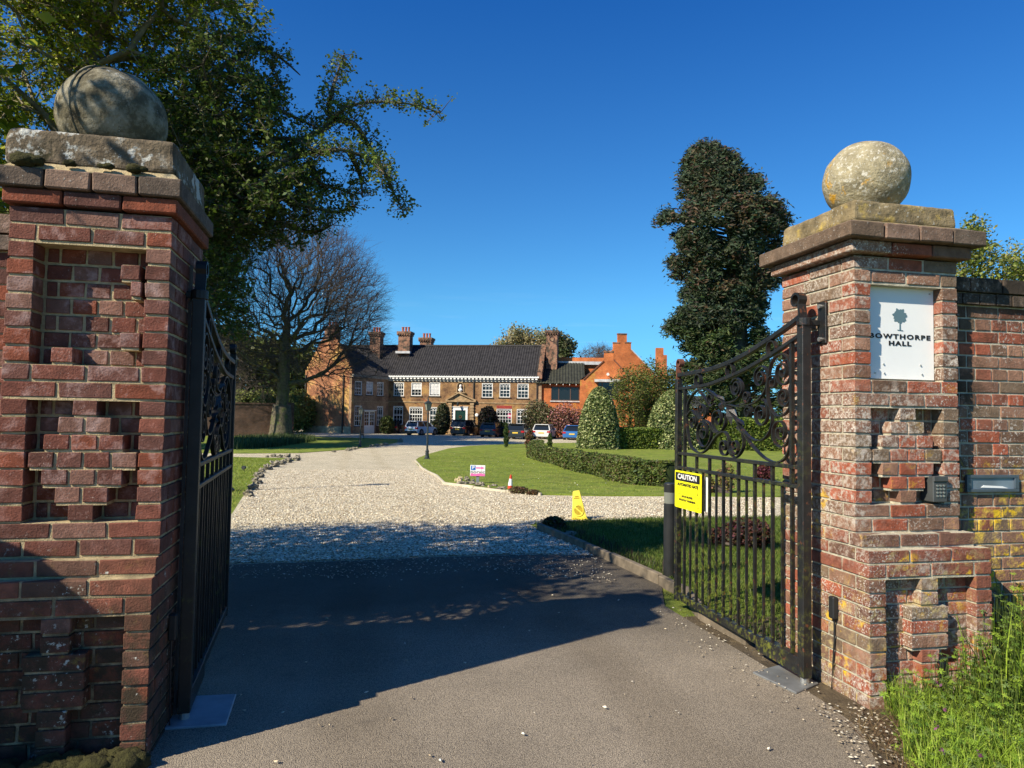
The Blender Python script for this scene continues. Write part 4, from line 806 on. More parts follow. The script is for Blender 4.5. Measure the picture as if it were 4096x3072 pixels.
# wing: side wall with door, gable wall, roof
sup = [rect(PSD, q, *c1b) for q in ((664, 830, 747, 996), (801, 835, 881, 995), (930, 840, 1008, 1005))]
slo = [rect(PSD, q, *c1b) for q in ((660, 1125, 746, 1370), (928, 1130, 1002, 1365))]
dd = rect(PSD, (775, 1187, 902, 1450), *c1b); dd = (dd[0], dd[1], ZB, dd[3]); EW = PSD.uv(1470, 1503)[1]
mb = MB(PSD.M); wall_holes(mb, 0, PSD.len+.1, ZB-.3, EW, sup+slo+[dd]); mb.build('wing_wall', HB_S, house)
for i, h in enumerate(sup): sash(house, PSD, h, 3, 4, i == 2, curtain=0.3 if i == 1 else False)
for i, h in enumerate(slo): sash(house, PSD, h, 3, 4, i == 1)
f = MB(PSD.M); w = dd[1]-dd[0]; hh = dd[3]-dd[2]
for k in (0, 1):
    a_ = dd[0]+w*k/2; f.box(a_, a_+w/2-.01, 0.04, 0.08, ZB, ZB+hh*.36)
    for q in ((a_, a_+.10, ZB+hh*.36, dd[3]), (a_+w/2-.11, a_+w/2-.01, ZB+hh*.36, dd[3]), (a_+.1, a_+w/2-.11, dd[3]-.12, dd[3])): f.box(q[0], q[1], 0.04, 0.08, q[2], q[3])
    f.box(a_+w/4-.02, a_+w/4+.02, 0.05, 0.08, ZB+hh*.36, dd[3]-.12)
    for j in range(1, 4): z = ZB+hh*(.36+.16*j); f.box(a_+.1, a_+w/2-.11, 0.052, 0.082, z-.02, z+.02)
d_ = f.build('french_door', WPAINT, house); g = MB(PSD.M); g.box(dd[0]+.05, dd[1]-.05, 0.07, 0.078, ZB+hh*.36, dd[3]-.05); g.build('pane', GLASS, d_)
f = MB(PSD.M); f.box(dd[0]-.12, dd[1]+.12, -0.10, 0.02, dd[3]+.002, dd[3]+.10); f.build('door_hood', WPAINT, house)
f = MB(PSD.M); f.box(0, PSD.len, -0.2, 0, EW-.25, EW+.08); f.build('wing_cornice', pm('grey_cornice', (0.30, 0.28, 0.24), 0.8, 0.2), house); f = MB(PSD.M); zz_ = PSD.uv(1470, 1250+1075/3.016)[1]; f.box(0, PSD.len, -0.05, 0, zz_-.06, zz_+.06); f.build('string_course', STONEH, house)
GL = PG.len; GE = PG.uv(1216, 1496)[1]; GE = (GE+EW)/2; apx, apz = PG.uv(1318, 1352)
gm = GL/2
mb = MB(PG.M); mb.prism([(0, ZB-.3), (GL, ZB-.3), (GL, GE), (gm+0.75, apz), (gm-0.75, apz), (0, GE)], 0, 0.35); mb.build('gable_wall', HB_G, house)
mb = MB(PG.M); mb.box(-.06, GL+.03, -0.07, -0.001, ZB-.3, PG.uv(1300, 1704)[1]); mb.build('plinth', STUCCO, house)
for s_ in (0.15, GL-1.1): mb = MB(PG.M); mb.box(s_-.06, s_+.06, -0.16, -0.02, ZB, GE-.1); mb.build('downpipe', DARKM, house)
for sg in (-1, 1):
    mb = MB(PG.M)
    for i in range(11):
        t = i/11; x = gm+sg*(GL/2-(GL/2-0.75)*t); z = GE+(apz-GE)*t; mb.box(min(x, x-sg*.30), max(x, x-sg*.30), -0.05, 0.38, z-.05, z+.5)
    mb.build('stepped_verge', HB_G, house)
mb = MB(PG.M); sk = PG.uv(1290, 1400)[0]; mb.box(gm-.72, gm+.72, -0.03, 1.0, apz-.3, PG.uv(1318, 1303)[1]); zt = PG.uv(1318, 1303)[1]; mb.box(gm-.85, gm+.85, -0.13, 1.1, zt-.35, zt-.02); mb.build('chimney', CHB, house)
mb = MB(PG.M)
for x in (-.45, 0, .45): mb.lathe([(.16, 0), (.12, .15), (.13, .45), (.17, .5), (.14, .52)], (gm+x, .5, zt-.02), n=8)
mb.build('chimney_pots', POTM, house)
# wing roof: two slopes, parallel to the side wall
LWG = PSD.len+5.5; dv = PSD.u; o = Cc+Vector((0, 0, 0)); ov = PSD.n*0.3
rx = Gg+(Cc-Gg)*0.5; RZW = PG.uv(1340, 1374)[1]
e0 = Vector((*(Cc+ov+dv*0.2).xy, EW+.05)); e1 = e0+dv*LWG; r0 = Vector((*(rx+dv*0.2).xy, RZW)); r1 = r0+dv*LWG
roof('roof', TILE, house, e0, e1, r0, r1)
gl0 = Vector((*(Gg-ov+dv*0.2).xy, EW+.05)); roof('roof', TILE, house, gl0, gl0+dv*LWG, r0, r1, rows=4)
mb = MB(); mb.tube([r0, r1], .13, 8); mb.build('ridge_tiles', TILE, house)
mb = MB(); q0, q1 = Gg, Gg+dv*LWG; mb.add([(q0.x, q0.y, ZB), (q1.x, q1.y, ZB), (q1.x, q1.y, EW), (q0.x, q0.y, EW)], [(0, 3, 2, 1)]); mb.build('rear_wing_wall', HB_S, house)
def stack(parent, px0, px1, py0, py1, d, pots, th=1.3, taper=0.0, mat=None):
    a = pt(px0, py0, d); b = pt(px1, py0, d); zt = a.z; zb = pt(px0, py1, d).z-0.8; w = (b-a).xy.length
    M = Matrix.Translation((a.x, a.y, 0)) @ Matrix.Rotation(math.atan2(PM_.u.y, PM_.u.x), 4, 'Z')
    zb = min(zb, EV+.3) if parent is house else zb; mb = MB(M); mb.box(0, w, 0, th, zb, zt-.5); mb.box(-.08, w+.08, -.08, th+.08, zt-.5, zt-.28); mb.box(-.16, w+.16, -.16, th+.16, zt-.28, zt)
    for i in range(int(w/.3)+1): mb.box(-.14+i*.3, -.02+i*.3, -.19, -.1, zt-.45, zt-.3)
    s_ = mb.build('chimney', mat or CHB, parent)
    for i in range(pots):
        mb = MB(M); mb.lathe([(.17, 0), (.12, .15), (.13, .5), (.17, .55), (.14, .6)], (w*(i+.5)/pots*0.8+w*.1, th/2, zt), n=8); mb.build('chimney_pot', POTM, s_)
    return M, w, zb
stack(house, 1200+845/3.016, 1200+972/3.016, 1250+232/3.016, 1400, 84.5, 3)
M_, w_, _ = stack(house, 1200+1188/3.016, 1200+1330/3.016, 1250+228/3.016, 1400, 84.6, 3)
zf = pt(1600, 1250+487/3.016, 84.6).z; mb = MB(M_); mb.box(-.18, w_+.18, -.42, 0.1, zf-.1, zf+.16); mb.build('flashing', LEAD, house)
stack(house, 1600+160/2.0109, 1600+252/2.0109, 1250+202/2.0109, 1390, 87.5, 3)
stack(house, 1600+1178/2.0109, 1600+1266/2.0109, 1250+143/2.0109, 1600, 82.0, 0, th=1.6)
# ------------------------------------------------------------------ link block and modern gabled blocks
link = empty('link_block', tuple(hp(2260, 80))[:2]+(ZB,), 'low brick link with mossy pantile roof and wide dark window, right of the house', 'building')
PL = Plane(hp(2165, 79.5), hp(2330, 79.2)); wn_ = rect(PL, (332, 850, 697, 1030), *c3b); EL = PL.uv(2250, 1537)[1]
mb = MB(PL.M); wall_holes(mb, 0, PL.len+.3, ZB-.3, EL, [wn_]); mb.build('wall', HB_O, link)
f = MB(PL.M); a, b, c, d = wn_
for q in ((a, a+.1, c, d), (b-.1, b, c, d), (a, b, d-.1, d), (a, b, c, c+.1)): f.box(q[0]+.001, q[1]-.001, .02, .1, q[2], q[3])
for t in (.27, .68): x = a+(b-a)*t; f.box(x-.06, x+.06, .025, .1, c+.1, d-.1)
fw_ = f.build('window', BROWNF, link); g = MB(PL.M); g.box(a, b, .09, .11, c, d); g.build('pane', GLASS, fw_); g = MB(PL.M); g.box(a-.1, b+.1, -.12, .02, c-.14, c-.01); g.build('sill', LEAD, fw_)
ra = PL.uv(2233, 1452, 3.2); rz_ = ra[1]; rb_ = PL.uv(2420, 1452, 3.2)[0]
roof('roof', TILEG, link, P3(PL, -0.8, -.5, EL+.08), P3(PL, PL.len+.2, -.5, EL+.08), P3(PL, -0.8, 3.2, rz_), P3(PL, PL.len+.2, 3.2, rz_), pitch=.32, rows=10)
mb = MB(PL.M); mb.box(-.8, PL.len+2.8, 3.2, 3.5, rz_-.15, rz_+.22); mb.build('flashing', LEAD, link)
mb = MB(PL.M); mb.box(-.8, PL.len+3.0, 3.6, 6.5, ZB, PL.uv(2300, 1430, 3.6)[1]); mb.build('parapet_wall', HB_O, link)
for i in range(6): mb = MB(PL.M); x = .9+i*.72; mb.box(x, x+.06, -.45, 0, EL-.12, EL+.02); mb.build('rafter_end', WPAINT, link)
def gabled(name, label, pl, outline, dep, rmat, ridge_i, eaves_i, wall=HB_O):
    root = empty(name, tuple(pl.o)[:2]+(ZB,), label, 'building'); pts = [pl.uv(*p) for p in outline]
    mb = MB(pl.M); mb.prism(pts, 0, 0.35); mb.build('gable_wall', wall, root)
    return root, pts
PO = Plane(hp(2320, 75.5), hp(2540, 75.0))
ol = [(705, 1450), (705, 765), (745, 760), (1005, 520), (1010, 397), (1130, 397), (1130, 505), (1395, 790), (1395, 1450)]
og, pts = gabled('orange_gable_block', 'orange brick gabled block with a squared chimney at its apex, behind the conical holly', PO, [(2100+x/3.19, 1280+y/3.19) for x, y in ol], 8, TILE, 0, 0)
zg = pts[1][1]; za = PO.uv(2100+1068/3.19, 1280+470/3.19)[1]-.35; sa, sb_, sm_ = pts[1][0], pts[7][0], (pts[3][0]+pts[6][0])/2
roof('roof', TILE, og, P3(PO, sb_+.1, .3, zg), P3(PO, sb_+.1, 7, zg), P3(PO, sm_, .3, za), P3(PO, sm_, 7, za), rows=8)
roof('roof', TILE, og, P3(PO, sa-.05, .3, zg), P3(PO, sa-.05, 7, zg), P3(PO, sm_, .3, za), P3(PO, sm_, 7, za), rows=8)
mb = MB(PO.M); mb.ribbon([(pts[2][0], pts[2][1]), (pts[3][0], pts[3][1])], .12, .5, y=.15); mb.ribbon([(pts[6][0], pts[6][1]), (pts[7][0], pts[7][1])], .12, .5, y=.15); mb.build('verge', pm('verge_brick', (0.13, 0.055, 0.035), 0.9), og)
mb = MB(PO.M); mb.box(pts[4][0]-.05, pts[5][0]+.05, -.06, .5, pts[4][1]-.15, pts[4][1]+.04); mb.build('chimney_cap', CHB, og)
mb = MB(PO.M); mb.box(sa, sa+.3, .35, 7, ZB-.3, zg); mb.box(sb_-.3, sb_, .35, 7, ZB-.3, zg); mb.build('side_wall', HB_O, og)
cq = rect(PO, (886, 762, 1228, 795), *c3b); mb = MB(PO.M); mb.box(cq[0], cq[1], -.9, 0, cq[2], cq[3]); mb.build('window_canopy', LEAD, og)
wq = rect(PO, (925, 797, 1188, 1010), *c3b); mb = MB(PO.M)
for q in ((wq[0], wq[0]+.12, wq[2], wq[3]), (wq[1]-.12, wq[1], wq[2], wq[3]), (wq[0]+.12, wq[1]-.12, wq[2], wq[2]+.12)): mb.box(q[0], q[1], -.05, 0.0, q[2], q[3])
mb.box((wq[0]*.78+wq[1]*.22)-.05, (wq[0]*.78+wq[1]*.22)+.05, -.05, 0, wq[2]+.12, wq[3]); fw_ = mb.build('window', BROWNF, og); g = MB(PO.M); g.box(wq[0]+.1, wq[1]-.1, -.02, -.004, wq[2]+.1, wq[3]); g.build('pane', GLASS, fw_)
lq = PO.uv(2100+1055/3.19, 1280+690/3.19); mb = MB(PO.M); mb.tube([(lq[0], -.3, lq[1]), (lq[0], -.55, lq[1]-.05)], [.10, .16], 10); mb.tube([(lq[0], -.02, lq[1]-.15), (lq[0], -.3, lq[1])], .03, 5); tag(mb.build('floodlight', WPAINT), 'small white floodlight fixed high on the orange gable wall', 'light')
PB = Plane(hp(2400, 86), hp(2640, 86.5))
ol = [(700, 1450), (700, 900), (1100, 395), (1127, 372), (1127, 285), (1183, 283), (1183, 172), (1300, 172), (1300, 283), (1354, 285), (1354, 375), (1690, 720), (1690, 1450)]
bg, pts = gabled('rear_gable_block', 'taller orange brick gable with stepped shoulders and chimney, rising behind the nearer gable', PB, [(2100+x/3.19, 1280+y/3.19) for x, y in ol], 8, TILE, 0, 0)
sm_ = (pts[6][0]+pts[7][0])/2; za = pts[3][1]+.1; zg = pts[11][1]; q2 = pt(2100+1700/3.19, 1280+440/3.19, 104); ql, qz = (q2-PB.o).dot(-PB.n), q2.z
roof('roof', TILE, bg, P3(PB, pts[11][0], .3, zg), P3(PB, pts[11][0], 19, zg), P3(PB, sm_+.5, .3, za), P3(PB, sm_+.5, 19, za), rows=8)
roof('roof', TILE, bg, P3(PB, pts[1][0], .3, zg), P3(PB, pts[1][0], 19, zg), P3(PB, sm_-.5, .3, za), P3(PB, sm_-.5, 19, za), rows=8)
mb = MB(PB.M); mb.ribbon([(pts[10][0], pts[10][1]), (pts[11][0], pts[11][1])], .12, .5, y=.15); mb.build('verge', LEAD, bg)
mb = MB(PB.M); mb.box(pts[6][0]-.04, pts[7][0]+.04, -.05, .4, pts[6][1]-.12, pts[6][1]+.03); mb.box(pts[4][0]-.04, pts[4][0]+.8, -.05, .4, pts[4][1]-.1, pts[4][1]+.03); mb.box(pts[9][0]-.8, pts[9][0]+.04, -.05, .4, pts[9][1]-.1, pts[9][1]+.03); mb.build('coping', CHB, bg)
a = pt(2100+1675/3.19, 1391, 104); b = pt(2100+1768/3.19, 1391, 104); c = pt(2100+1812/3.19, 1420, 104); mb = MB(); 
mb.add([(a.x, a.y, 2), (b.x, b.y, 2), (b.x, b.y, a.z), (a.x, a.y, a.z), (a.x+.3, a.y+1, 2), (b.x+.3, b.y+1, 2), (b.x+.3, b.y+1, a.z), (a.x+.3, a.y+1, a.z)], [(0, 1, 2, 3), (5, 4, 7, 6), (1, 5, 6, 2), (4, 0, 3, 7), (3, 2, 6, 7)])
mb.add([(b.x, b.y, 2), (c.x, c.y, 2), (c.x, c.y, c.z), (b.x, b.y, c.z), (b.x+.3, b.y+.9, 2), (c.x+.3, c.y+.9, 2), (c.x+.3, c.y+.9, c.z), (b.x+.3, b.y+.9, c.z)], [(0, 1, 2, 3), (5, 4, 7, 6), (1, 5, 6, 2), (4, 0, 3, 7), (3, 2, 6, 7)]); mb.build('rear_chimney', HB_O, bg)
# outbuilding seen through the gate
PQ = Plane(hp(2750, 70), hp(2870, 70)); ob = empty('outbuilding', tuple(PQ.o)[:2]+(ZB,), 'small orange brick outbuilding glimpsed through the scrollwork of the right gate', 'building')
zt = PQ.uv(2800, 1630)[1]; mb = MB(PQ.M); mb.box(0, PQ.len, 0, 4, ZB-.3, zt); mb.build('wall', HB_O, ob); roof('roof', TILEG, ob, P3(PQ, -.3, -.3, zt), P3(PQ, PQ.len+.3, -.3, zt), P3(PQ, -.3, 3, zt+1.2), P3(PQ, PQ.len+.3, 3, zt+1.2), rows=5)
mb = MB(PQ.M); mb.box(.6, 1.4, -.05, 0, .3, 1.3); mb.build('window', BROWNF, ob)
# dark garden wall behind the bare tree
a, b = ground(880, 1764), ground(1173, 1757); a = pt(700, 1700, 60); b = pt(1172, 1700, 64); PWL = Plane(a, b); mb = MB(PWL.M)
gwm = pm('old_wall_brick', None, 0.9, 0.4, 1.2, brick=((0.12, 0.06, 0.04), (0.09, 0.05, 0.04), (0.16, 0.13, 0.1), PWL.u)); gw = empty('garden_wall', tuple(PWL.o)[:2]+(ZB,), 'dark old brick garden wall behind the bare tree', 'brick wall')
zt = PWL.uv(1100, 1618)[1]; mb.box(0, PWL.len, 0, .35, ZB-.3, zt); mb.build('brickwork', gwm, gw); mb = MB(PWL.M); mb.box(-.03, PWL.len+.04, -.05, .4, zt, zt+.12); mb.box(PWL.len-.5, PWL.len+.05, -.06, .41, ZB-.3, zt+.2); mb.build('coping', gwm, gw)
# ------------------------------------------------------------------ cars
TYRE = pm('tyre', (0.012, 0.012, 0.012), 0.8); RIM = pm('alloy', (0.25, 0.25, 0.26), 0.35, metal=0.7); CGL = glassm('car_glass', (0.012, 0.016, 0.02), 0.05); REDL = pm('tail_lens', (0.34, 0.012, 0.015), 0.25, 0.1); PLY = pm('yellow_plate', (0.62, 0.44, 0.06), 0.5, 0.05)
def paint(n, c): return pm(n, c, 0.28, 0.03, 3, spec=0.6, coat=0.7)
def loft(mb, rings):
    n = len(rings[0]); vs = [p for r_ in rings for p in r_]; fs = []
    for i in range(len(rings)-1):
        for k in range(n): k2 = (k+1) % n; fs.append((i*n+k, i*n+k2, (i+1)*n+k2, (i+1)*n+k))
    fs.append(tuple(range(n))[::-1]); fs.append(tuple(range((len(rings)-1)*n, len(rings)*n))); mb.add(vs, fs)
def car(px, py, head, L, Wd, H, pnt, label, suv=False, coupe=False, lower=None, name='parked_car'):
    base = ground(px, py); fwd = (fa*math.cos(head)+rt0*math.sin(head)).normalized(); rgt = Vector((fwd.y, -fwd.x, 0))
    M = Matrix(((rgt.x, fwd.x, 0, base.x), (rgt.y, fwd.y, 0, base.y), (0, 0, 1, base.z), (0, 0, 0, 1)))     # x right, y forward, z up; rear bumper at y=0
    root = empty(name, tuple(base), label, 'car', 'cars parked before the house'); w = Wd/2; hb = 0.62*H if not suv else 0.60*H
    def ring(y, wz, z0, zb): return [(-wz*.93, y, z0), (-wz, y, z0+.12), (-wz, y, (z0+zb)/2+.05), (-wz*.93, y, zb), (wz*.93, y, zb), (wz, y, (z0+zb)/2+.05), (wz, y, z0+.12), (wz*.93, y, z0)]
    tail = .08 if not coupe else .35
    st = [(0, .86, .36, hb*.84), (.05, .95, .27, hb*.95), (.25, 1, .20, hb), (L*.3, 1, .18, hb), (L*.62, 1, .18, hb*.97), (L*.80, .99, .18, hb*.90), (L*.93, .93, .2, hb*.78), (L*.99, .80, .26, hb*.66), (L, .70, .32, hb*.55)]
    mb = MB(M); loft(mb, [ring(y, w*a, z0, zb) for y, a, z0, zb in st]); mb.build('body', pnt, root, bevel=0.03)
    ry = (tail+.02, L*.36 if coupe else L*.30); rr = L*.17 if not coupe else L*.28
    def cr(y, ww, z): return [(-ww, y, z), (ww, y, z)]
    yb0, yb1, yt0, yt1 = (.12 if not coupe else .45), L*.76, rr*(.55 if not coupe else 1.1), L*.52; wt = w*.74; zb = hb-.03
    vs = [(-w*.92, yb0, zb), (w*.92, yb0, zb), (w*.92, yb1, zb-.03), (-w*.92, yb1, zb-.03), (-wt, yt0, H-.04), (wt, yt0, H-.04), (wt, yt1, H-.05), (-wt, yt1, H-.05)]
    mb = MB(M); mb.add(vs, [(0, 1, 5, 4), (1, 2, 6, 5), (2, 3, 7, 6), (3, 0, 4, 7), (4, 5, 6, 7)]); mb.build('windows', CGL, root, bevel=0.02)
    mb = MB(M); mb.box(-wt*1.01, wt*1.01, yt0-.10, yt1, H-.055, H); mb.box(-wt*.9, wt*.9, yt0-.22, yt0-.05, H-.06, H-.03)
    for sg in (-1, 1):
        for (p, q) in ((0, 4), (2 if sg > 0 else 3, 6 if sg > 0 else 7)):
            a_ = Vector(vs[(1 if sg > 0 else 0)] if p == 0 else vs[p]); b_ = Vector(vs[(5 if sg > 0 else 4)] if p == 0 else vs[q]); mb.tube([a_, b_], [.07 if p == 0 else .04, .05], 5)
        ym = (yb0+yb1)/2-.1; mb.tube([(sg*w*.925, ym, zb), (sg*wt*1.01, (yt0+yt1)/2, H-.04)], .035, 4)
    mb.build('roof', pnt, root, bevel=0.01)
    for sg in (-1, 1):
        for y in (L*.19, L*.80):
            wr = .32 if not suv else .36; Tm = M @ Matrix.Translation((sg*(w-.09), y, wr)) @ Matrix.Rotation(math.pi/2, 4, 'Y')
            ar = MB(M); ar.tube([(sg*(w-.22), y, wr+.01), (sg*(w+.004), y, wr+.01)], wr+.05, 16); 
            wh = MB(Tm); wh.lathe([(wr*.9, -.1), (wr, -.07), (wr, .07), (wr*.9, .1)], n=16); wo = wh.build('wheel', TYRE, root)
            rm = MB(Tm); rm.lathe([(wr*.62, -.107), (wr*.62, .107)], n=10); rm.build('rim', RIM, wo)
            ar.build('wheel_arch', BLKP, root)
        tl = MB(M); tl.box(sg*w*.62 if sg > 0 else -w*.97, w*.97 if sg > 0 else sg*w*.62, -.015, .22, hb*.70, hb*.90); tl.build('tail_light', REDL, root, bevel=0.02)
        mr = MB(M); mr.box(sg*(w*.92) if sg > 0 else -w*1.12, w*1.12 if sg > 0 else -w*.92, L*.64, L*.67, hb, hb+.14); mr.build('wing_mirror', pnt, root, bevel=0.02)
        hl = MB(M); hl.box(min(sg*w*.5, sg*w*.8), max(sg*w*.5, sg*w*.8), L*.955, L*.985, hb*.58, hb*.68); hl.build('headlight', GLASS, root)
    mb = MB(M); mb.box(-w*.9, w*.9, -.035, .2, .24, .24+(.22 if lower else .16)); mb.build('bumper', BLKP if lower else pnt, root, bevel=0.03)
    zp = hb*.62 if not coupe else hb*.60; mb = MB(M); mb.box(-.26, .26, -.025, .03, zp, zp+.115); mb.build('number_plate', PLY, root)
    mb = MB(M); mb.box(-w*.66, w*.66, yb0+.005, yb0+.02, hb, hb+.01); mb.build('trim', BLKP, root)
    return root
WHT = paint('white_car_paint', (0.62, 0.64, 0.67)); BLK = paint('black_car_paint', (0.010, 0.012, 0.015)); NVY = paint('navy_car_paint', (0.012, 0.018, 0.035)); DKG = paint('dark_car_paint', (0.014, 0.017, 0.018)); BLU = paint('blue_car_paint', (0.02, 0.11, 0.32)); SIL = paint('silver_white_car_paint', (0.55, 0.55, 0.54))
car(1642, 1741, math.radians(30), 3.95, 1.72, 1.50, WHT, 'white hatchback with dark tailgate glass and black lower bumper, leftmost in full view', lower=True)
car(1829, 1743, math.radians(22), 4.5, 1.85, 1.70, BLK, 'black sport utility vehicle parked before the front door', suv=True)
car(1949, 1749, math.radians(16), 4.0, 1.74, 1.45, NVY, 'dark navy hatchback between the black tall car and the dark green hatchback')
car(2060, 1758, math.radians(11), 4.1, 1.76, 1.46, DKG, 'near-black hatchback partly behind the thin green conifer')
car(2164, 1757, math.radians(13), 4.1, 1.78, 1.43, SIL, 'silvery white hatchback with red lights joined low, right of the brown conifer')
car(2287, 1761, math.radians(12), 4.4, 1.82, 1.38, BLU, 'bright blue low car partly behind the conical holly', coupe=True)
car(1560, 1733, math.radians(30), 4.1, 1.74, 1.42, DKG, 'dark car in deep shade left of the white hatchback')
# ------------------------------------------------------------------ vegetation
def rnd_dirs(n): v = NR.normal(size=(n, 3)); return v/np.linalg.norm(v, axis=1, keepdims=True)
def leaves(P, size, col, jit=0.35, elong=1.6, up=0.3, cvar=0.12, fold=True):
    # each leaf is a small pointed blade folded along its midrib
    P = np.asarray(P, float); n = len(P); sz = size*NR.uniform(0.6, 1.3, (n, 1)); a = rnd_dirs(n); a[:, 2] *= 0.6; nn = rnd_dirs(n); nn[:, 2] = np.abs(nn[:, 2])+up
    a /= np.linalg.norm(a, axis=1, keepdims=True); b = np.cross(nn, a); b /= np.linalg.norm(b, axis=1, keepdims=True)+1e-9
    c = np.cross(a, b)
    V = np.stack([P-a*sz*elong/2, P+b*sz*0.45+c*sz*0.12, P+a*sz*elong/2, P-b*sz*0.45+c*sz*0.12], 1).reshape(-1, 3)
    Fq = np.arange(4*n).reshape(n, 4); C = np.asarray(col, float); C = np.broadcast_to(C, (n, 3)) if C.ndim == 1 else C
    C = np.clip(C*(1+NR.normal(0, cvar, (n, 1)))+NR.normal(0, 0.006, (n, 3)), 0.003, 1); return V, Fq, np.repeat(C, 4, 0)
def cat(parts):
    V, Fq, C = [], [], []; o = 0
    for v, f, c in parts: V.append(v); Fq.append(f+o); C.append(c); o += len(v)
    return np.vstack(V), np.vstack(Fq), np.vstack(C)
def prisms(P0, P1, r0, r1, n=4, col=(0.1, 0.08, 0.06)):
    P0, P1 = np.asarray(P0, float), np.asarray(P1, float); N = len(P0); d = P1-P0; L = np.linalg.norm(d, axis=1, keepdims=True)+1e-9; d = d/L
    h = np.where(np.abs(d[:, 2:3]) > 0.9, np.array([[1., 0, 0]]), np.array([[0, 0, 1.]])); a = np.cross(d, h); a /= np.linalg.norm(a, axis=1, keepdims=True); b = np.cross(d, a)
    r0 = np.broadcast_to(np.asarray(r0, float).reshape(-1, 1), (N, 1)); r1 = np.broadcast_to(np.asarray(r1, float).reshape(-1, 1), (N, 1)); V = np.zeros((N, 2*n, 3))
    for k in range(n):
        t = 2*math.pi*k/n; o = a*math.cos(t)+b*math.sin(t); V[:, k] = P0+o*r0; V[:, n+k] = P1+o*r1+d*r1*0.3
    f = np.array([[k, (k+1) % n, n+(k+1) % n, n+k] for k in range(n)]); Fq = (f[None]+np.arange(N)[:, None, None]*2*n).reshape(-1, 4)
    return V.reshape(-1, 3), Fq, np.broadcast_to(np.array(col, float), (N*2*n, 3))
def grow(trunk, targets, bias=0.35, step=0.6, jit=0.12):
    nodes = [np.array(p, float) for p in trunk]; par = [-1]+list(range(len(trunk)-1)); pl = [0.0]
    for i in range(1, len(nodes)): pl.append(pl[-1]+np.linalg.norm(nodes[i]-nodes[i-1]))
    cap = len(nodes)+int(len(targets)*8)+100; A_ = np.zeros((cap, 3)); A_[:len(nodes)] = nodes; PLn = np.full(cap, 1e9); PLn[:len(nodes)] = pl
    PLn[0] = PLn[0]+(trunk[-1][2]-trunk[0][2])*1.5; n = len(nodes); par = par+[0]*(cap-n); tip = []
    top = np.array(trunk[-1]); T_ = sorted(targets, key=lambda p: np.linalg.norm(np.array(p)-top))
    for p in T_:
        p = np.array(p); dd = np.linalg.norm(A_[:n]-p, axis=1); i = int(np.argmin(dd+bias*PLn[:n])); L = dd[i]; k = max(1, int(L/step)); q0 = A_[i]; last = i
        if n+k >= cap: break
        for j in range(1, k+1):
            t = j/k; q = q0+(p-q0)*t+(NR.normal(0, jit*step, 3) if j < k else 0); A_[n] = q; PLn[n] = PLn[last]+np.linalg.norm(q-A_[last]); par[n] = last; last = n; n += 1
        tip.append(last)
    return A_[:n], np.array(par[:n]), tip
def radii(par, tips_r=0.006, e=2.2, n=None):
    n = len(par); r = np.zeros(n); has = np.zeros(n, bool); has[par[1:]] = True; acc = np.where(has, 0.0, tips_r**e)
    for i in range(n-1, 0, -1): acc[par[i]] += acc[i]
    return acc**(1/e)
def ell_pts(c, r, n, shell=0.0):
    d = rnd_dirs(n); q = NR.uniform(shell**3, 1, (n, 1))**(1/3); return np.array(c)+d*q*np.array(r)
def px_blob(px, py, d, rx, ry, depth=None):      # a crown lobe, surveyed in the photo, at its real distance
    c = pt(px, py, d); s = d/F; return np.array(c), np.array([rx*s, (depth or rx*s), ry*s])
def tree_obj(name, base, label, cat_='tree', group=None): return empty(name, tuple(base), label, cat_, group)
# --- bare beech on the upper lawn
BD = 62.0
bt = ground(1123, 1748); BD = (bt-CAM).dot(FWD)
tr = tree_obj('bare_tree', bt, 'large bare beech with many fine twigs standing before the left wing of the house')
trunk = [tuple(bt+Vector((0, 0, z)))for z in (-.2, 1.2)]+[tuple(pt(x, y, BD)) for x, y in ((1128, 1620), (1135, 1540), (1138, 1450), (1140, 1370), (1150, 1300))]
tg = []
for (x, y, rx, ry, n) in ((1180, 1180, 330, 310, 1000), (1330, 1330, 210, 190, 400), (1010, 1330, 200, 200, 500), (1200, 1050, 230, 180, 700), (1380, 1200, 150, 180, 500), (1420, 1420, 140, 110, 130), (1000, 1500, 140, 100, 90), (1300, 1540, 110, 50, 40)):
    c, r_ = px_blob(x, y, BD, rx, ry); r_[1] = min(r_[1], 7.5); tg += list(ell_pts(c, r_, n, 0.3))
Nn, par, tips = grow(trunk, tg, 0.30, 0.7, 0.16)
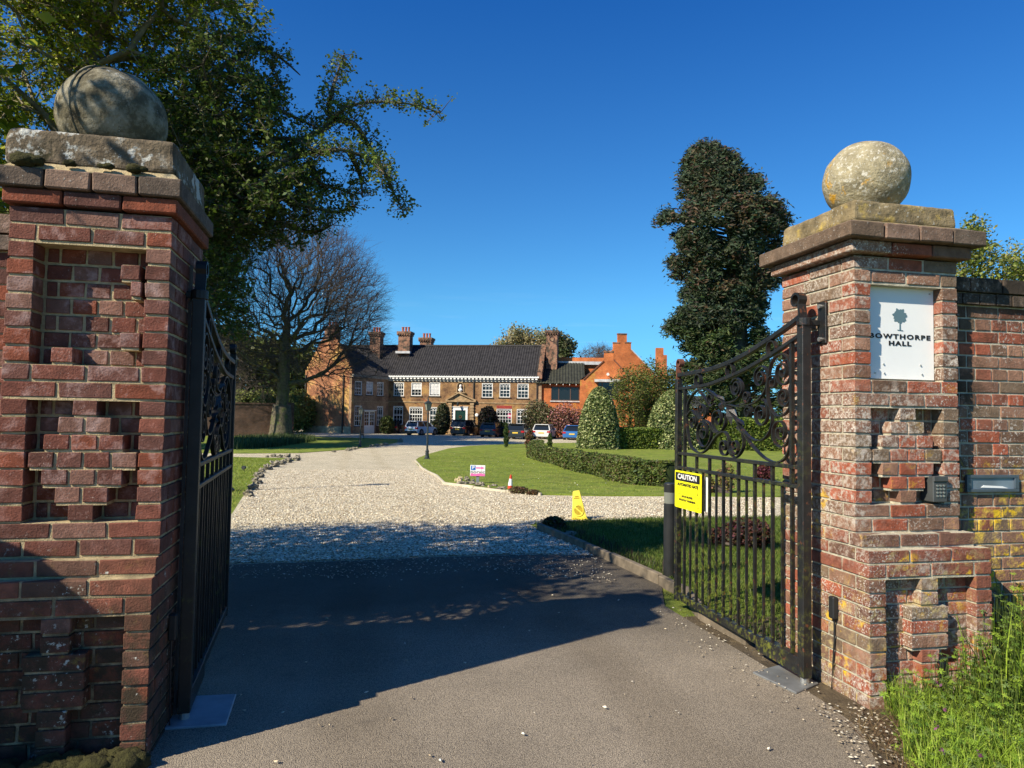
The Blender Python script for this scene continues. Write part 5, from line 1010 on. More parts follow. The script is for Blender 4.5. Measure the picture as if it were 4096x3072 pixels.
# settle outer limbs outwards: long limbs bend a little
rad = radii(par, 0.017, 2.15); rad = np.minimum(rad, 0.85); k_ = 0.85/max(rad[0], 0.01); rad = rad*min(1.15, k_*1.0)
big = rad > 0.10
idx = np.arange(1, len(Nn)); b_ = idx[rad[idx] > 0.07]; s_ = idx[rad[idx] <= 0.07]
V, Fq, C = prisms(Nn[par[b_]], Nn[b_], np.minimum(rad[par[b_]], rad[b_]*1.35), rad[b_], 7); np_mesh('trunk', V, Fq, None, BARK, tr, smooth=True)
parts = [prisms(Nn[par[s_]], Nn[s_], np.minimum(rad[par[s_]], rad[s_]*1.5), rad[s_], 3)]
cen = np.array(pt(1150, 1350, BD)); tp = Nn[tips]; out = tp-cen; out /= np.linalg.norm(out, axis=1, keepdims=True)
for k in range(3):
    d1 = out*0.9+NR.normal(0, .45, out.shape); d1[:, 2] += 0.15; d1 /= np.linalg.norm(d1, axis=1, keepdims=True); L = NR.uniform(.5, 1.1, (len(tp), 1)); m1 = tp+d1*L
    d2 = d1+NR.normal(0, .25, out.shape); d2[:, 2] -= .25; m2 = m1+d2*L*.8; parts += [prisms(tp, m1, .010, .007, 3), prisms(m1, m2, .007, .003, 3)]
    m3 = m1+(d1+NR.normal(0, .5, out.shape))*L*.6; parts.append(prisms(m1, m3, .007, .004, 3))
V, Fq, C = cat(parts); np_mesh('twigs', V, Fq, None, TWIG, tr)
# trunk flare with a root buttress
mb = MB(); b0 = Vector(trunk[1]); mb.tube([bt+Vector((0, 0, -.4)), bt+Vector((0, 0, .5)), b0+Vector((0, 0, .8)), Vector(trunk[2])], [1.25, .98, .85, .75], 12); mb.tube([bt+Vector((.55, -.3, -.3)), bt+Vector((.45, -.3, 1.2)), bt+Vector((.2, -.1, 3.2))], [.42, .36, .2], 8); mb.build('trunk_base', BARK, tr, smooth=True)
# --- giant conifer at right
cb = pt(2960, 1780, 60); cb.z = -.6; sq = tree_obj('conifer', cb, 'towering dark conifer with brown-tinged tufts, rising left of the right pillar')
prof = [(590, 2790, 2880), (640, 2730, 2960), (700, 2700, 3020), (760, 2715, 3070), (820, 2650, 3150), (880, 2628, 3172), (950, 2650, 3150), (1020, 2672, 3110), (1090, 2690, 3120), (1150, 2720, 3110), (1200, 2735, 3070), (1250, 2655, 3050), (1300, 2650, 3040), (1360, 2700, 3110), (1420, 2740, 3220), (1500, 2700, 3230), (1600, 2720, 3260), (1770, 2700, 3270)]
cl = []; CD = 60.0
for i in range(1900):
    j = R.randrange(len(prof)-1); t = R.random(); y = prof[j][0]+(prof[j+1][0]-prof[j][0])*t; xa = prof[j][1]+(prof[j+1][1]-prof[j][1])*t; xb = prof[j][2]+(prof[j+1][2]-prof[j][2])*t
    u = R.uniform(-1, 1); u = math.copysign(abs(u)**0.75, u); cx_, hw = (xa+xb)/2, (xb-xa)/2-18; ang = R.uniform(-1.2, 1.2)
    if R.random() < .07: u *= R.uniform(1.05, 1.22)
    if noise.noise(Vector((u*2.2, y*.012, 3.3)))+.22*R.uniform(-1, 1) < -.24: continue
    if noise.noise(Vector((math.copysign(1, u)*3, y*.016, 8.1))) < -.05 and abs(u) > .74: continue
    dd_ = CD+math.sqrt(max(0, 1-min(1, u*u)))*hw/F*CD*0.8*R.choice((-1, -1, -1, .5, 1))*R.uniform(.5, 1); cl.append((pt(cx_+u*(hw+26*noise.noise(Vector((u*1.5, y*.022, 1.7)))), y+R.uniform(-14, 14), dd_), y, u))
parts = []; tw0 = []; tw1 = []
for p, y, u in cl:
    n = 105; s = R.uniform(.35, .8); q = np.array(p)+NR.normal(0, 1, (n, 3))*np.array((s*.52, s*.52, s*.42)); brown = R.random() < (0.38 if y < 1150 else 0.08)
    g = np.array((0.040, 0.056, 0.030))*R.uniform(.7, 1.35) if y < 1300 else np.array((0.048, 0.070, 0.024))*R.uniform(.7, 1.3); col = np.tile(g, (n, 1))
    if brown: m_ = NR.random(n) < .55; col[m_] = np.array((0.095, 0.062, 0.036))*R.uniform(.7, 1.2)
    q[:, 2] -= .25*np.abs(q[:, 0]-p[0])
    parts.append(leaves(q, .125, col, elong=3.4, up=-.3)); a_ = pt(2950, y+40, CD)
    tw0.append(tuple(p)); tw1.append(tuple(Vector(p).lerp(a_, .75)))
V, Fq, C = cat(parts); np_mesh('crown', V, Fq, C, LEAFD, sq)
mb = MB(); mb.tube([cb, pt(2955, 1400, CD), pt(2940, 1000, CD), pt(2870, 640, CD)], [1.1, .8, .5, .12], 10); mb.build('trunk', BARK, sq, smooth=True)
V, Fq, C = prisms(np.array(tw0), np.array(tw1), .03, .09, 4); np_mesh('limbs', V, Fq, None, BARK, sq)
# --- generic small/far trees
def far_tree(name, label, px, py0, py1, d, lobes, col, leaf=.3, nl=9000, ntg=160, thin=1.0, bare=False, cat_='tree', group=None, r0=.25, mat=None, clump=.9, tipr=.012):
    base = pt(px, py1, d); base.z = gz(base.y) if base.y < 200 else -.6; root = tree_obj(name, base, label, cat_, group); tg = []; tot = sum(l[2]*l[3] for l in lobes)
    for x, y, rx, ry in lobes: c, r_ = px_blob(x, y, d, rx, ry); tg += list(ell_pts(c, r_, max(6, int(ntg*rx*ry/tot)), .35))
    top = pt(px, (py0+py1)/2, d); H = max(.3, top.z-base.z); trunk = [tuple(base+Vector((0, 0, -.2))), tuple(base.lerp(Vector((base.x+.1*H*R.uniform(-1, 1), base.y, top.z)), .5)), tuple((base.x, base.y, top.z))]
    N_, par, tips = grow(trunk, tg, .3, max(.25, H*.15), .15); rad = radii(par, tipr, 2.2); rad *= r0/max(rad[0], 1e-3) if rad[0] > r0 else 1; idx = np.arange(1, len(N_))
    V, Fq, C = prisms(N_[par[idx]], N_[idx], np.minimum(rad[par[idx]], rad[idx]*1.5), rad[idx], 5 if d < 30 else 4); np_mesh('trunk', V, Fq, None, TWIG if bare else BARK, root)
    if bare:
        tp = N_[tips]; parts = []
        for k in range(5): m1 = tp+rnd_dirs(len(tp))*np.array([1, 1, .8])*clump*1.2+np.array([0, 0, .3*clump]); parts.append(prisms(tp, m1, tipr*.8, tipr*.4, 3))
        V, Fq, C = cat(parts); np_mesh('twigs', V, Fq, None, TWIG, root)
    if nl:
        tp = N_[tips]; k = max(1, nl//len(tp)); q = np.repeat(tp, k, 0)+NR.normal(0, clump*.5, (len(tp)*k, 3)); cc = np.array(col)[NR.integers(0, len(col), len(tp))]; cc = np.repeat(cc, k, 0)
        V, Fq, C = leaves(q, leaf, cc); np_mesh('crown', V, Fq, C, mat or LEAF, root)
    return root
GR = [(0.10, 0.12, 0.03), (0.15, 0.16, 0.05), (0.07, 0.09, 0.025)]
far_tree('tree', 'pale feathery tree rising behind the ridge of the main roof', 2070, 1310, 1700, 105, [(2070, 1355, 55, 45), (2140, 1375, 60, 45), (2010, 1390, 35, 22), (2190, 1370, 30, 45)], [(0.32, 0.29, 0.15), (0.38, 0.31, 0.17), (0.24, 0.25, 0.11)], .26, 6500, 150, clump=1.0)
far_tree('tree', 'darker thin tree behind the tall chimney at the right end of the main roof', 2245, 1330, 1700, 104, [(2255, 1400, 40, 40), (2230, 1365, 22, 30)], [(0.10, 0.13, 0.05), (0.15, 0.15, 0.08)], .34, 2600, 80, clump=.9)
far_tree('bare_tree', 'small bare tree above the parapet between the link and the rear gable', 2380, 1385, 1700, 110, [(2380, 1425, 65, 38), (2420, 1420, 40, 35)], [], 0, 0, 260, bare=True, clump=1.0, tipr=.018)
far_tree('tree', 'spring tree in fresh leaf behind the wall right of the name-board pillar', 3950, 900, 1650, 26, [(3880, 1040, 70, 150), (3960, 1080, 130, 110), (4060, 1120, 90, 70), (3900, 930, 40, 60), (3960, 1250, 120, 110)], [(0.22, 0.26, 0.05), (0.28, 0.27, 0.09), (0.14, 0.18, 0.04)], .085, 9000, 420, clump=.35, tipr=.007)
# background woodland on the left, each tree its own
for i, (px, top, d, rx, c_) in enumerate([(560, 1180, 95, 190, 0), (760, 1280, 88, 170, 1), (930, 1300, 100, 140, 2), (1060, 1360, 92, 110, 0), (1180, 1390, 105, 110, 2), (1270, 1420, 110, 90, 1), (430, 1100, 90, 200, 2), (250, 1150, 90, 200, 0)]):
    cols = [[(0.06, 0.085, 0.02), (0.09, 0.11, 0.03)], [(0.11, 0.085, 0.045), (0.07, 0.08, 0.03)], [(0.13, 0.14, 0.03), (0.07, 0.095, 0.02)]][c_]
    far_tree('background_tree', ['dark green tree at the far left edge of the wood beyond the left gate', 'brownish tree in the wood behind the left gate, second from the gate', 'yellow-green tree behind the garden wall, left of the beech trunk', 'dark tree directly behind the beech trunk', 'pale tree seen between the beech and the brick gable', 'small brown tree close to the left edge of the brick gable', 'yellow-green tree hidden behind the left pillar', 'dark tree hidden behind the left pillar'][i], px, top, 1700, d, [(px, (top+1620)/2, rx, (1640-top)/2), (px+30, top+70, rx*.6, 70)], cols, .42, 5200, 130, clump=1.5, group='trees of the wood beyond the left gate')
# --- leafy masses: hollies, hedges, shrubs
def mass(name, label, lobes, col, leaf, n, cat_='shrub', group=None, stems=0, core=.82, mat=None, base=None, stemcol=None, loose=0.0, squareness=0):
    # lobes: (centre Vector, radii). Leaves lie in a thick shell with a dense leafy heart
    c0 = lobes[0][0]; b = base or Vector((c0[0], c0[1], gz(c0[1]))); root = empty(name, tuple(b), label, cat_, group); parts = []; tot = sum((l[1][0]*l[1][2]+l[1][0]*l[1][1]) for l in lobes)
    for c, r_ in lobes:
        k = int(n*(r_[0]*r_[2]+r_[0]*r_[1])/tot); dr = rnd_dirs(k); rr = NR.uniform(.80-loose, 1.04, (k, 1))
        wob = np.array([1+.10*noise.noise(Vector(d_)*3.0+Vector((c[0], c[1], 0)))+.05*noise.noise(Vector(d_)*9) for d_ in dr])[:, None]
        if squareness: dr = np.sign(dr)*np.abs(dr)**squareness; dr /= np.max(np.abs(dr), axis=1, keepdims=True)**.8
        P = np.array(c)+dr*rr*wob*np.array(r_); P = P[P[:, 2] > gz(c[1])]; cc = np.array(col)[NR.integers(0, len(col), len(P))]; parts.append(leaves(P, leaf, cc, up=0.0, elong=1.4))
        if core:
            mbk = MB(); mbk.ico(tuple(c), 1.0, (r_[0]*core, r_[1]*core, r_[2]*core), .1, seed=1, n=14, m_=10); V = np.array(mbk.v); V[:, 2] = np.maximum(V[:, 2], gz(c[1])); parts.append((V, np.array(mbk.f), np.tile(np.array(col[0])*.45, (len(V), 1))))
    V, Fq, C = cat(parts); np_mesh('foliage', V, Fq, C, mat or LEAFD, root)
    if stems:
        P0 = np.array([(b.x+R.uniform(-.2, .2)*lobes[0][1][0], b.y+R.uniform(-.2, .2), b.z) for _ in range(stems)]); P1 = np.array([tuple(ell_pts(l[0], np.array(l[1])*.8, 1)[0]) for l in [lobes[R.randrange(len(lobes))] for _ in range(stems)]]); V, Fq, C = prisms(P0, P1, .035, .012, 4); np_mesh('stems', V, Fq, None, TWIG, root)
    return root
def cone_topiary(px, ptop, pbase, hw, label, d=None):
    g_ = ground(px, pbase); d = (g_-CAM).dot(FWD); H = (pbase-ptop)/F*d; Rb = hw/F*d; root = empty('holly_topiary', tuple(g_), label, 'clipped holly', 'clipped holly cones')
    n = 15000; z = NR.uniform(0, 1, n)**1.15; r_ = Rb*np.sqrt(np.clip(1-(z*1.0)**1.75, 0, 1))*.98; th = NR.uniform(0, 2*math.pi, n); q = NR.uniform(.90, 1.03, n)
    w = np.array([1+.07*noise.noise(Vector((math.cos(t)*1.6, math.sin(t)*1.6, zz*4))) for t, zz in zip(th, z)]); P = np.stack([g_.x+np.cos(th)*r_*q*w, g_.y+np.sin(th)*r_*q*w, g_.z+z*H], 1)
    pal = np.array([(0.40, 0.41, 0.20), (0.30, 0.33, 0.13), (0.08, 0.12, 0.035), (0.12, 0.16, 0.05), (0.05, 0.075, 0.025), (0.25, 0.28, 0.10)]); V, Fq, C = leaves(P, .125, pal[NR.integers(0, 6, n)], up=0.1, elong=1.3)
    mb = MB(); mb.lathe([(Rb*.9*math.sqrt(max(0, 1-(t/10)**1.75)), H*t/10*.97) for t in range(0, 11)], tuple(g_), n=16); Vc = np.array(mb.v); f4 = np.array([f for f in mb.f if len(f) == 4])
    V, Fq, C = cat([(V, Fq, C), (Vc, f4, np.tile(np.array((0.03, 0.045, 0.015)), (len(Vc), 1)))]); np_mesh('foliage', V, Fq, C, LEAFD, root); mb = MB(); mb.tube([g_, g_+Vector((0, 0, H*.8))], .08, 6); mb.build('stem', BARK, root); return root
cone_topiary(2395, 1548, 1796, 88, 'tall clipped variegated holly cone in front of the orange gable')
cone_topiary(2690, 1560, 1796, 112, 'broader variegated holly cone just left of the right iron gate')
def hedge(name, label, pts, w, H, col, leaf, n, wob=.12, cat_='hedge'):
    root = empty(name, (*pts[0], gz(pts[0][1])), label, cat_); P = [Vector((p[0], p[1], 0)) for p in pts]; segs = list(zip(P[:-1], P[1:])); Ls = [(b-a).length for a, b in segs]; parts = []
    for (a, b), L in zip(segs, Ls):
        k = int(n*L/sum(Ls)); d_ = (b-a)/L; s_ = Vector((-d_.y, d_.x, 0)); t = NR.uniform(-.02, 1.02, k); face = NR.random(k); u = NR.uniform(-1, 1, k); z = NR.uniform(0, 1, k)
        top = face < .35; u = np.where(top, u, np.sign(u)*NR.uniform(.86, 1.03, k)); z = np.where(top, NR.uniform(.9, 1.06, k), z); X = np.array(a)+np.outer(t*L, np.array(d_))+np.outer(u*w/2, np.array(s_))
        nn = np.array([noise.noise(Vector((x*1.3, y*1.3, zz*2))) for (x, y, _), zz in zip(X, z)]); hz = np.array([noise.noise(Vector((x*.9, y*.9, 7))) for (x, y, _) in X])
        X += np.outer(nn*wob*u, np.array(s_)); X[:, 2] = np.array([gz(y) for y in X[:, 1]])+z*H*(1+hz*wob*1.3)
        cc = np.array(col)[NR.integers(0, len(col), k)]; parts.append(leaves(X, leaf, cc, up=0.0, elong=2.0))
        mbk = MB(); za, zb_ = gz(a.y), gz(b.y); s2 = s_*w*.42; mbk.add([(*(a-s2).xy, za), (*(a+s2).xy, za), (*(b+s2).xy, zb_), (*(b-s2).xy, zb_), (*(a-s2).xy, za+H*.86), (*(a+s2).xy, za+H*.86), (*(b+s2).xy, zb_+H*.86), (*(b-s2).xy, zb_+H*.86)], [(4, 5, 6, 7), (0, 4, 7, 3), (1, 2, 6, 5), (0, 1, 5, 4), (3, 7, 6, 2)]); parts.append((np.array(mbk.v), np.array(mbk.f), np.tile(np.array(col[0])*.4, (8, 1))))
    V, Fq, C = cat(parts); np_mesh('foliage', V, Fq, C, LEAFD, root); return root
YEW = [(0.065, 0.095, 0.022), (0.09, 0.125, 0.028), (0.12, 0.145, 0.035), (0.05, 0.07, 0.018), (0.10, 0.08, 0.035)]
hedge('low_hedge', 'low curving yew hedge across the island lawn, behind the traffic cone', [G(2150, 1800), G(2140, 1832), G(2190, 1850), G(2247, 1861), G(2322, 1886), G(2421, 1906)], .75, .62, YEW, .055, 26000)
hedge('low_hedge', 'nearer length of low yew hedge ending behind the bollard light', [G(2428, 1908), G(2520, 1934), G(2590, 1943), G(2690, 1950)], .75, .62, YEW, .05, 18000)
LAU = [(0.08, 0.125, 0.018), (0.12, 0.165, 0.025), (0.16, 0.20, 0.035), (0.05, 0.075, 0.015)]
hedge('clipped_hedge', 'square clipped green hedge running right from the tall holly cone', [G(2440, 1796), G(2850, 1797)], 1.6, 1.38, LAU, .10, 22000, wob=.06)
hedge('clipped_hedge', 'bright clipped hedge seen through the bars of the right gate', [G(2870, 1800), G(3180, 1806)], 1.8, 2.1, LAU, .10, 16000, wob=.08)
def shr(px, py0, py1, hw, d=None, dz=1.0):
    g_ = ground(px, py1); d = d or (g_-CAM).dot(FWD); top = pt(px, py0, d); c = pt(px, (py0+py1)/2, d); zc = (top.z+gz(c.y))/2; r_ = hw/F*d; return (Vector((c.x, c.y, zc)), (r_, r_*dz, (top.z-gz(c.y))/2*1.02))
mass('shrub', 'round dark purple-brown shrub against the wall between cars, right of the door', [shr(1951, 1628, 1735, 37, 77.5)], [(0.05, 0.035, 0.03), (0.07, 0.05, 0.035), (0.04, 0.045, 0.02)], .2, 4500)
mass('climber', 'dark climbing shrub on the wall left of the front door', [shr(1772, 1615, 1735, 28, 79), shr(1755, 1680, 1738, 30, 78)], [(0.04, 0.05, 0.02), (0.06, 0.06, 0.03)], .2, 3800)
mass('shrub', 'dark shrub in shadow left of the white hatchback', [shr(1548, 1665, 1735, 28, 78)], [(0.03, 0.045, 0.015), (0.05, 0.06, 0.02)], .2, 2600)
mass('shrub', 'low dark green bush between the navy and the near-black hatchbacks', [shr(2010, 1690, 1745, 36, 75), shr(2045, 1695, 1745, 26, 75)], [(0.04, 0.06, 0.015), (0.06, 0.09, 0.02)], .18, 2600)
mass('flowering_shrub', 'broad green and bronze shrub at the right corner of the house behind the cars', [shr(2150, 1600, 1745, 62, 74), shr(2190, 1625, 1745, 50, 73)], [(0.09, 0.10, 0.04), (0.15, 0.10, 0.06), (0.07, 0.08, 0.03), (0.17, 0.14, 0.08)], .16, 8000, stems=16, loose=.35, core=.55)
mass('flowering_shrub', 'pink-flowering magnolia with reddish twigs below the wide dark window', [shr(2262, 1610, 1745, 72, 72.5), shr(2320, 1640, 1745, 35, 72), shr(2215, 1640, 1745, 40, 72.5)], [(0.30, 0.12, 0.11), (0.15, 0.07, 0.05), (0.42, 0.22, 0.22), (0.10, 0.09, 0.04), (0.20, 0.08, 0.05)], .14, 8500, stems=40, loose=.6, core=0)
for i, (px, top, hw, lb) in enumerate([(2520, 1470, 75, 'tall loose willow-like shrub with green stems in front of the orange gable'), (2610, 1440, 70, 'tall twiggy shrub between the two holly cones'), (2700, 1480, 80, 'dense green shrub behind the broader holly cone')]):
    far_tree('tall_shrub', lb, px, top, 1775, 56+i*3, [(px, (top+1640)/2, hw, (1640-top)/2), (px-10, 1650, hw*.8, 70)], [(0.12, 0.16, 0.03), (0.17, 0.18, 0.05), (0.09, 0.10, 0.03)], .12, 5200 if i == 0 else 7500, 420, bare=False, cat_='shrub', clump=.55, tipr=.012, r0=.08)
def thin_conifer(px, py0, py1, hw, col, label):
    g_ = ground(px, py1); d = (g_-CAM).dot(FWD); H = (py1-py0)/F*d; r_ = hw/F*d; root = empty('small_conifer', tuple(g_), label, 'conifer'); n = 2600
    z = NR.uniform(.06, 1, n); rr = r_*np.minimum(1, (1.02-z)*4)*(1+.25*np.sin(z*19+hw))*NR.uniform(.3, 1.05, n); th = NR.uniform(0, 6.28, n); P = np.stack([g_.x+rr*np.cos(th), g_.y+rr*np.sin(th), g_.z+z*H], 1)
    V, Fq, C = leaves(P, .07, np.array(col)[NR.integers(0, len(col), n)], up=-.4, elong=2.2); np_mesh('foliage', V, Fq, C, LEAFD, root); mb = MB(); mb.tube([g_, g_+Vector((0, 0, H*.9))], .03, 5); mb.build('stem', BARK, root)
thin_conifer(2024, 1693, 1791, 8, [(0.05, 0.085, 0.02), (0.07, 0.10, 0.03)], 'thin green columnar conifer on the island lawn in front of the cars')
thin_conifer(2116, 1722, 1795, 14, [(0.15, 0.055, 0.03), (0.10, 0.05, 0.03), (0.08, 0.08, 0.03)], 'small brown dying conifer at the end of the low hedge')
thin_conifer(2199, 1735, 1790, 8, [(0.05, 0.085, 0.02), (0.07, 0.10, 0.03)], 'little green conifer rising from the far end of the low hedge')
mass('bush', 'purple-leaved bush on the lawn behind the bars of the right gate', [shr(2990, 2075, 2190, 95), shr(2880, 2110, 2180, 50)], [(0.05, 0.022, 0.022), (0.09, 0.035, 0.03), (0.04, 0.04, 0.015)], .03, 9000, stems=25, loose=.55, core=0)
mass('bush', 'sparse yellow-green stems rising behind the right gate, before the side drive', [shr(2905, 1850, 1975, 40), shr(2830, 1900, 1975, 34)], [(0.22, 0.20, 0.05), (0.15, 0.15, 0.04), (0.20, 0.10, 0.06)], .045, 2600, stems=60, loose=.8, core=0)
mass('bush', 'small dark red bush on the far lawn behind the right gate', [shr(3060, 1862, 1925, 34)], [(0.06, 0.02, 0.02), (0.09, 0.03, 0.03)], .06, 2500, stems=10, loose=.5, core=0)
mass('hedge_bank', 'sunlit yellow-green hedge beyond the dark garden wall', [(lambda a: (a[0], (a[1][0], 2.0, a[1][2])))(shr(x, 1560, 1700, 70, 78)) for x in (960, 1060, 1190)], [(0.20, 0.22, 0.05), (0.13, 0.16, 0.04), (0.08, 0.10, 0.03)], .22, 6500, cat_='hedge')
# daffodil bed under the bare tree
def blades(name, label, pts_fn, n, h, w, col, kind=None, cat_=None, lean=.5, mat=None):
    P = np.array([pts_fn() for _ in range(n)]); n = len(P); th = NR.uniform(0, 6.28, n); hh = h*NR.uniform(.45, 1.25, (n, 1)); d_ = np.stack([np.cos(th), np.sin(th), np.zeros(n)], 1); s_ = np.stack([-np.sin(th), np.cos(th), np.zeros(n)], 1)*w*NR.uniform(.6, 1.3, (n, 1)); ln = NR.uniform(0, lean, (n, 1)); up_ = np.array([[0, 0, 1.]])
    m1 = P+d_*hh*ln*.3+up_*hh*.6; tp = P+d_*hh*ln+up_*hh; V = np.stack([P-s_*.5, P+s_*.5, m1+s_*.35, m1-s_*.35, tp+s_*.05, tp-s_*.05], 1).reshape(-1, 3)
    b = np.arange(n)[:, None]*6; Fq = np.concatenate([b+np.array([[0, 1, 2, 3]]), b+np.array([[3, 2, 4, 5]])]); C = np.array(col)[NR.integers(0, len(col), n)]*(1+NR.normal(0, .12, (n, 1))); C = np.repeat(np.clip(C, .003, 1), 6, 0)
    o = np_mesh(name, V, Fq, C, mat or LEAF); return tag(o, label, cat_, None, kind)
def in_poly(poly):
    xs = [p[0] for p in poly]; ys = [p[1] for p in poly]; n = len(poly)
    def f():
        while True:
            x, y = R.uniform(min(xs), max(xs)), R.uniform(min(ys), max(ys)); c = False; j = n-1
            for i in range(n):
                if (poly[i][1] > y) != (poly[j][1] > y) and x < (poly[j][0]-poly[i][0])*(y-poly[i][1])/(poly[j][1]-poly[i][1])+poly[i][0]: c = not c
                j = i
            if c: return (x, y, gz(y)+.01)
    return f
blades('daffodil_bed', 'dark strappy daffodil leaves below the garden wall and bare tree', in_poly([G(940, 1800), G(1100, 1792), G(1270, 1765), G(1200, 1755), G(920, 1768)]), 5000, .5, .05, [(0.035, 0.065, 0.02), (0.06, 0.09, 0.03), (0.10, 0.13, 0.04)], 'stuff', 'plants')
# lawn grass: blades where near enough to read
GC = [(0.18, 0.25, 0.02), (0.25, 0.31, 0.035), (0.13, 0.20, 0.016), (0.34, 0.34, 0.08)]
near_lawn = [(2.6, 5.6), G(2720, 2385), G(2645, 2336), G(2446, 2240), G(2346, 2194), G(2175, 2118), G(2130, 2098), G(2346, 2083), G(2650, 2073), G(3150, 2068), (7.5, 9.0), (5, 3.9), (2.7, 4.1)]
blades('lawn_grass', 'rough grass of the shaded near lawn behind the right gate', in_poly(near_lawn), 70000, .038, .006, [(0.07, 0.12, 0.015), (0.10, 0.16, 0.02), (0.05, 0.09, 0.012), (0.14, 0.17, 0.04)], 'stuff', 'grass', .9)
isl = [G(1675, 1850), G(1691, 1874), G(1745, 1901), G(1785, 1934), G(2000, 1959), G(2167, 1978), G(2400, 1984), G(2650, 1984), G(3130, 1986), G(3150, 1880), G(2600, 1840), G(2000, 1800), G(1720, 1822)]
isl = [(p[0], p[1]) for p in isl]
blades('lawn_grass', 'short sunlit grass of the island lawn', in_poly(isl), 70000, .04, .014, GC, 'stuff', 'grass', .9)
lft = [(-4.5, 8.6), G(700, 2100), G(905, 2075), G(955, 1998), G(985, 1962), G(1010, 1916), G(1045, 1880), G(1120, 1856), G(1185, 1843), G(940, 1831), G(600, 1826), (-9, 14)]
blades('lawn_grass', 'sunlit grass with daisies left of the drive, behind the left gate', in_poly(lft), 40000, .045, .011, GC, 'stuff', 'grass', .9)
P = np.array([in_poly(isl)() for _ in range(260)]+[in_poly(lft)() for _ in range(240)]); P[:, 2] += .045; V, Fq, C = leaves(P, .022, (0.75, 0.75, 0.68), elong=1, up=1.0); tag(np_mesh('daisies', V, Fq, C, LEAF), 'tiny white daisies scattered over the sunlit lawns', 'flowers', None, 'stuff')
# verge weeds bottom right
vg = [G(3500, 2700), G(3520, 2830), G(3600, 2930), G(3620, 3072), (2.1, 1.9), (2.1, 1.0), (5, 1.0), (5, 3.4), (3.45, 3.4), (3.42, 3.22), (2.80, 3.22)]
VC = [(0.24, 0.36, 0.03), (0.30, 0.42, 0.045), (0.16, 0.26, 0.025), (0.36, 0.42, 0.08), (0.11, 0.19, 0.02)]
blades('verge_grass', 'lush unmown grass against the foot of the right pillar and wall', in_poly(vg), 42000, .15, .0045, VC, 'stuff', 'grass', 1.0)
tall = [(3.15, 3.2), (3.05, 2.9), (3.2, 2.6), (4.6, 2.6), (4.6, 3.4), (3.45, 3.4)]
blades('tall_grass', 'taller arching grass stalks before the brick wall', in_poly(tall), 900, .46, .008, VC, 'stuff', 'grass', .8)
blades('dry_stalks', 'straw-coloured dead stems littering the soil at the pillar foot', in_poly([(2.40, 3.15), (2.30, 2.75), (2.2, 2.4), (2.5, 2.3), (2.7, 2.8), (2.75, 3.2)]), 520, .07, .003, [(0.30, 0.22, 0.11), (0.22, 0.15, 0.08), (0.16, 0.09, 0.05)], 'stuff', 'plants', 6.0)
fn = in_poly(vg); parts = []; S0 = []; S1 = []
for i in range(13000):       # cut-leaved weeds: a stalk carrying a fan of lobed leaflets
    x, y, z = fn(); h = R.uniform(.04, .20)*(.75+max(0, min(1, (y-2.2)/.6))*max(0, min(2.4, (x-2.75)*3.0))); c = Vector((x+R.uniform(-.04, .04), y+R.uniform(-.04, .04), z+h)); S0.append((x, y, z)); S1.append(tuple(c)); k = R.choice((5, 7)); a0 = R.uniform(0, 6.28); s = R.uniform(.009, .026); g = np.array(R.choice([(0.22, 0.34, 0.035), (0.13, 0.24, 0.035), (0.30, 0.42, 0.05), (0.17, 0.25, 0.07)]))
    tilt = Vector((R.uniform(-.5, .5), R.uniform(-.7, .1), 1)).normalized(); a = tilt.orthogonal().normalized(); b = tilt.cross(a)
    for j in range(k):
        t = a0+6.28*j/k*.85+R.uniform(-.25, .25); d_ = a*math.cos(t)+b*math.sin(t); e_ = tilt.cross(d_); base_ = c; V = np.array([tuple(base_), tuple(base_+d_*s*.55+e_*s*.16-tilt*.004), tuple(base_+d_*s-tilt*s*.2), tuple(base_+d_*s*.55-e_*s*.16-tilt*.004)]); parts.append((V, np.array([[0, 1, 2, 3]]), np.tile(g*R.uniform(.85, 1.15), (4, 1))))
parts.append((lambda q: (q[0], q[1], np.tile(np.array((0.13, 0.19, 0.04)), (len(q[0]), 1))))(prisms(np.array(S0), np.array(S1), .0022, .0014, 3)))
V, Fq, C = cat(parts); tag(np_mesh('verge_weeds', V, Fq, C, LEAF), 'cut-leaved green weeds crowding the bottom right verge', 'weeds', None, 'stuff')
P = np.array([fn() for _ in range(70)]); P[:, 2] += NR.uniform(.1, .2, 70); P = np.repeat(P, 6, 0)+NR.normal(0, .008, (420, 3)); V, Fq, C = leaves(P, .012, (0.22, 0.07, 0.16)); tag(np_mesh('dead_nettle_flowers', V, Fq, C, LEAF), 'small purple dead-nettle flowers among the weeds', 'flowers', None, 'stuff')
# edge plants along the near lawn and side drive
blades('edge_plants', 'dark spent flower stalks along the shaded lawn edge', in_poly([G(2170, 2125), G(2346, 2195), G(2446, 2240), G(2645, 2330), G(2700, 2290), G(2500, 2200), G(2350, 2140), G(2200, 2095)]), 900, .085, .010, [(0.05, 0.06, 0.02), (0.06, 0.035, 0.03), (0.10, 0.13, 0.04)], 'stuff', 'plants', .5)
mass('ground_plant', 'dark leafy clump at the corner of the near lawn by the yellow cone', [shr(2215, 2068, 2118, 42)], [(0.04, 0.06, 0.02), (0.06, 0.08, 0.03), (0.06, 0.04, 0.03)], .035, 2600, loose=.2)
mass('ground_plant', 'reddish heather clump behind the red and white cone', [shr(2075, 1946, 1976, 40, dz=.6), shr(2130, 1958, 1981, 32, dz=.6)], [(0.15, 0.08, 0.04), (0.10, 0.07, 0.04), (0.08, 0.09, 0.03)], .03, 2200, loose=.3)
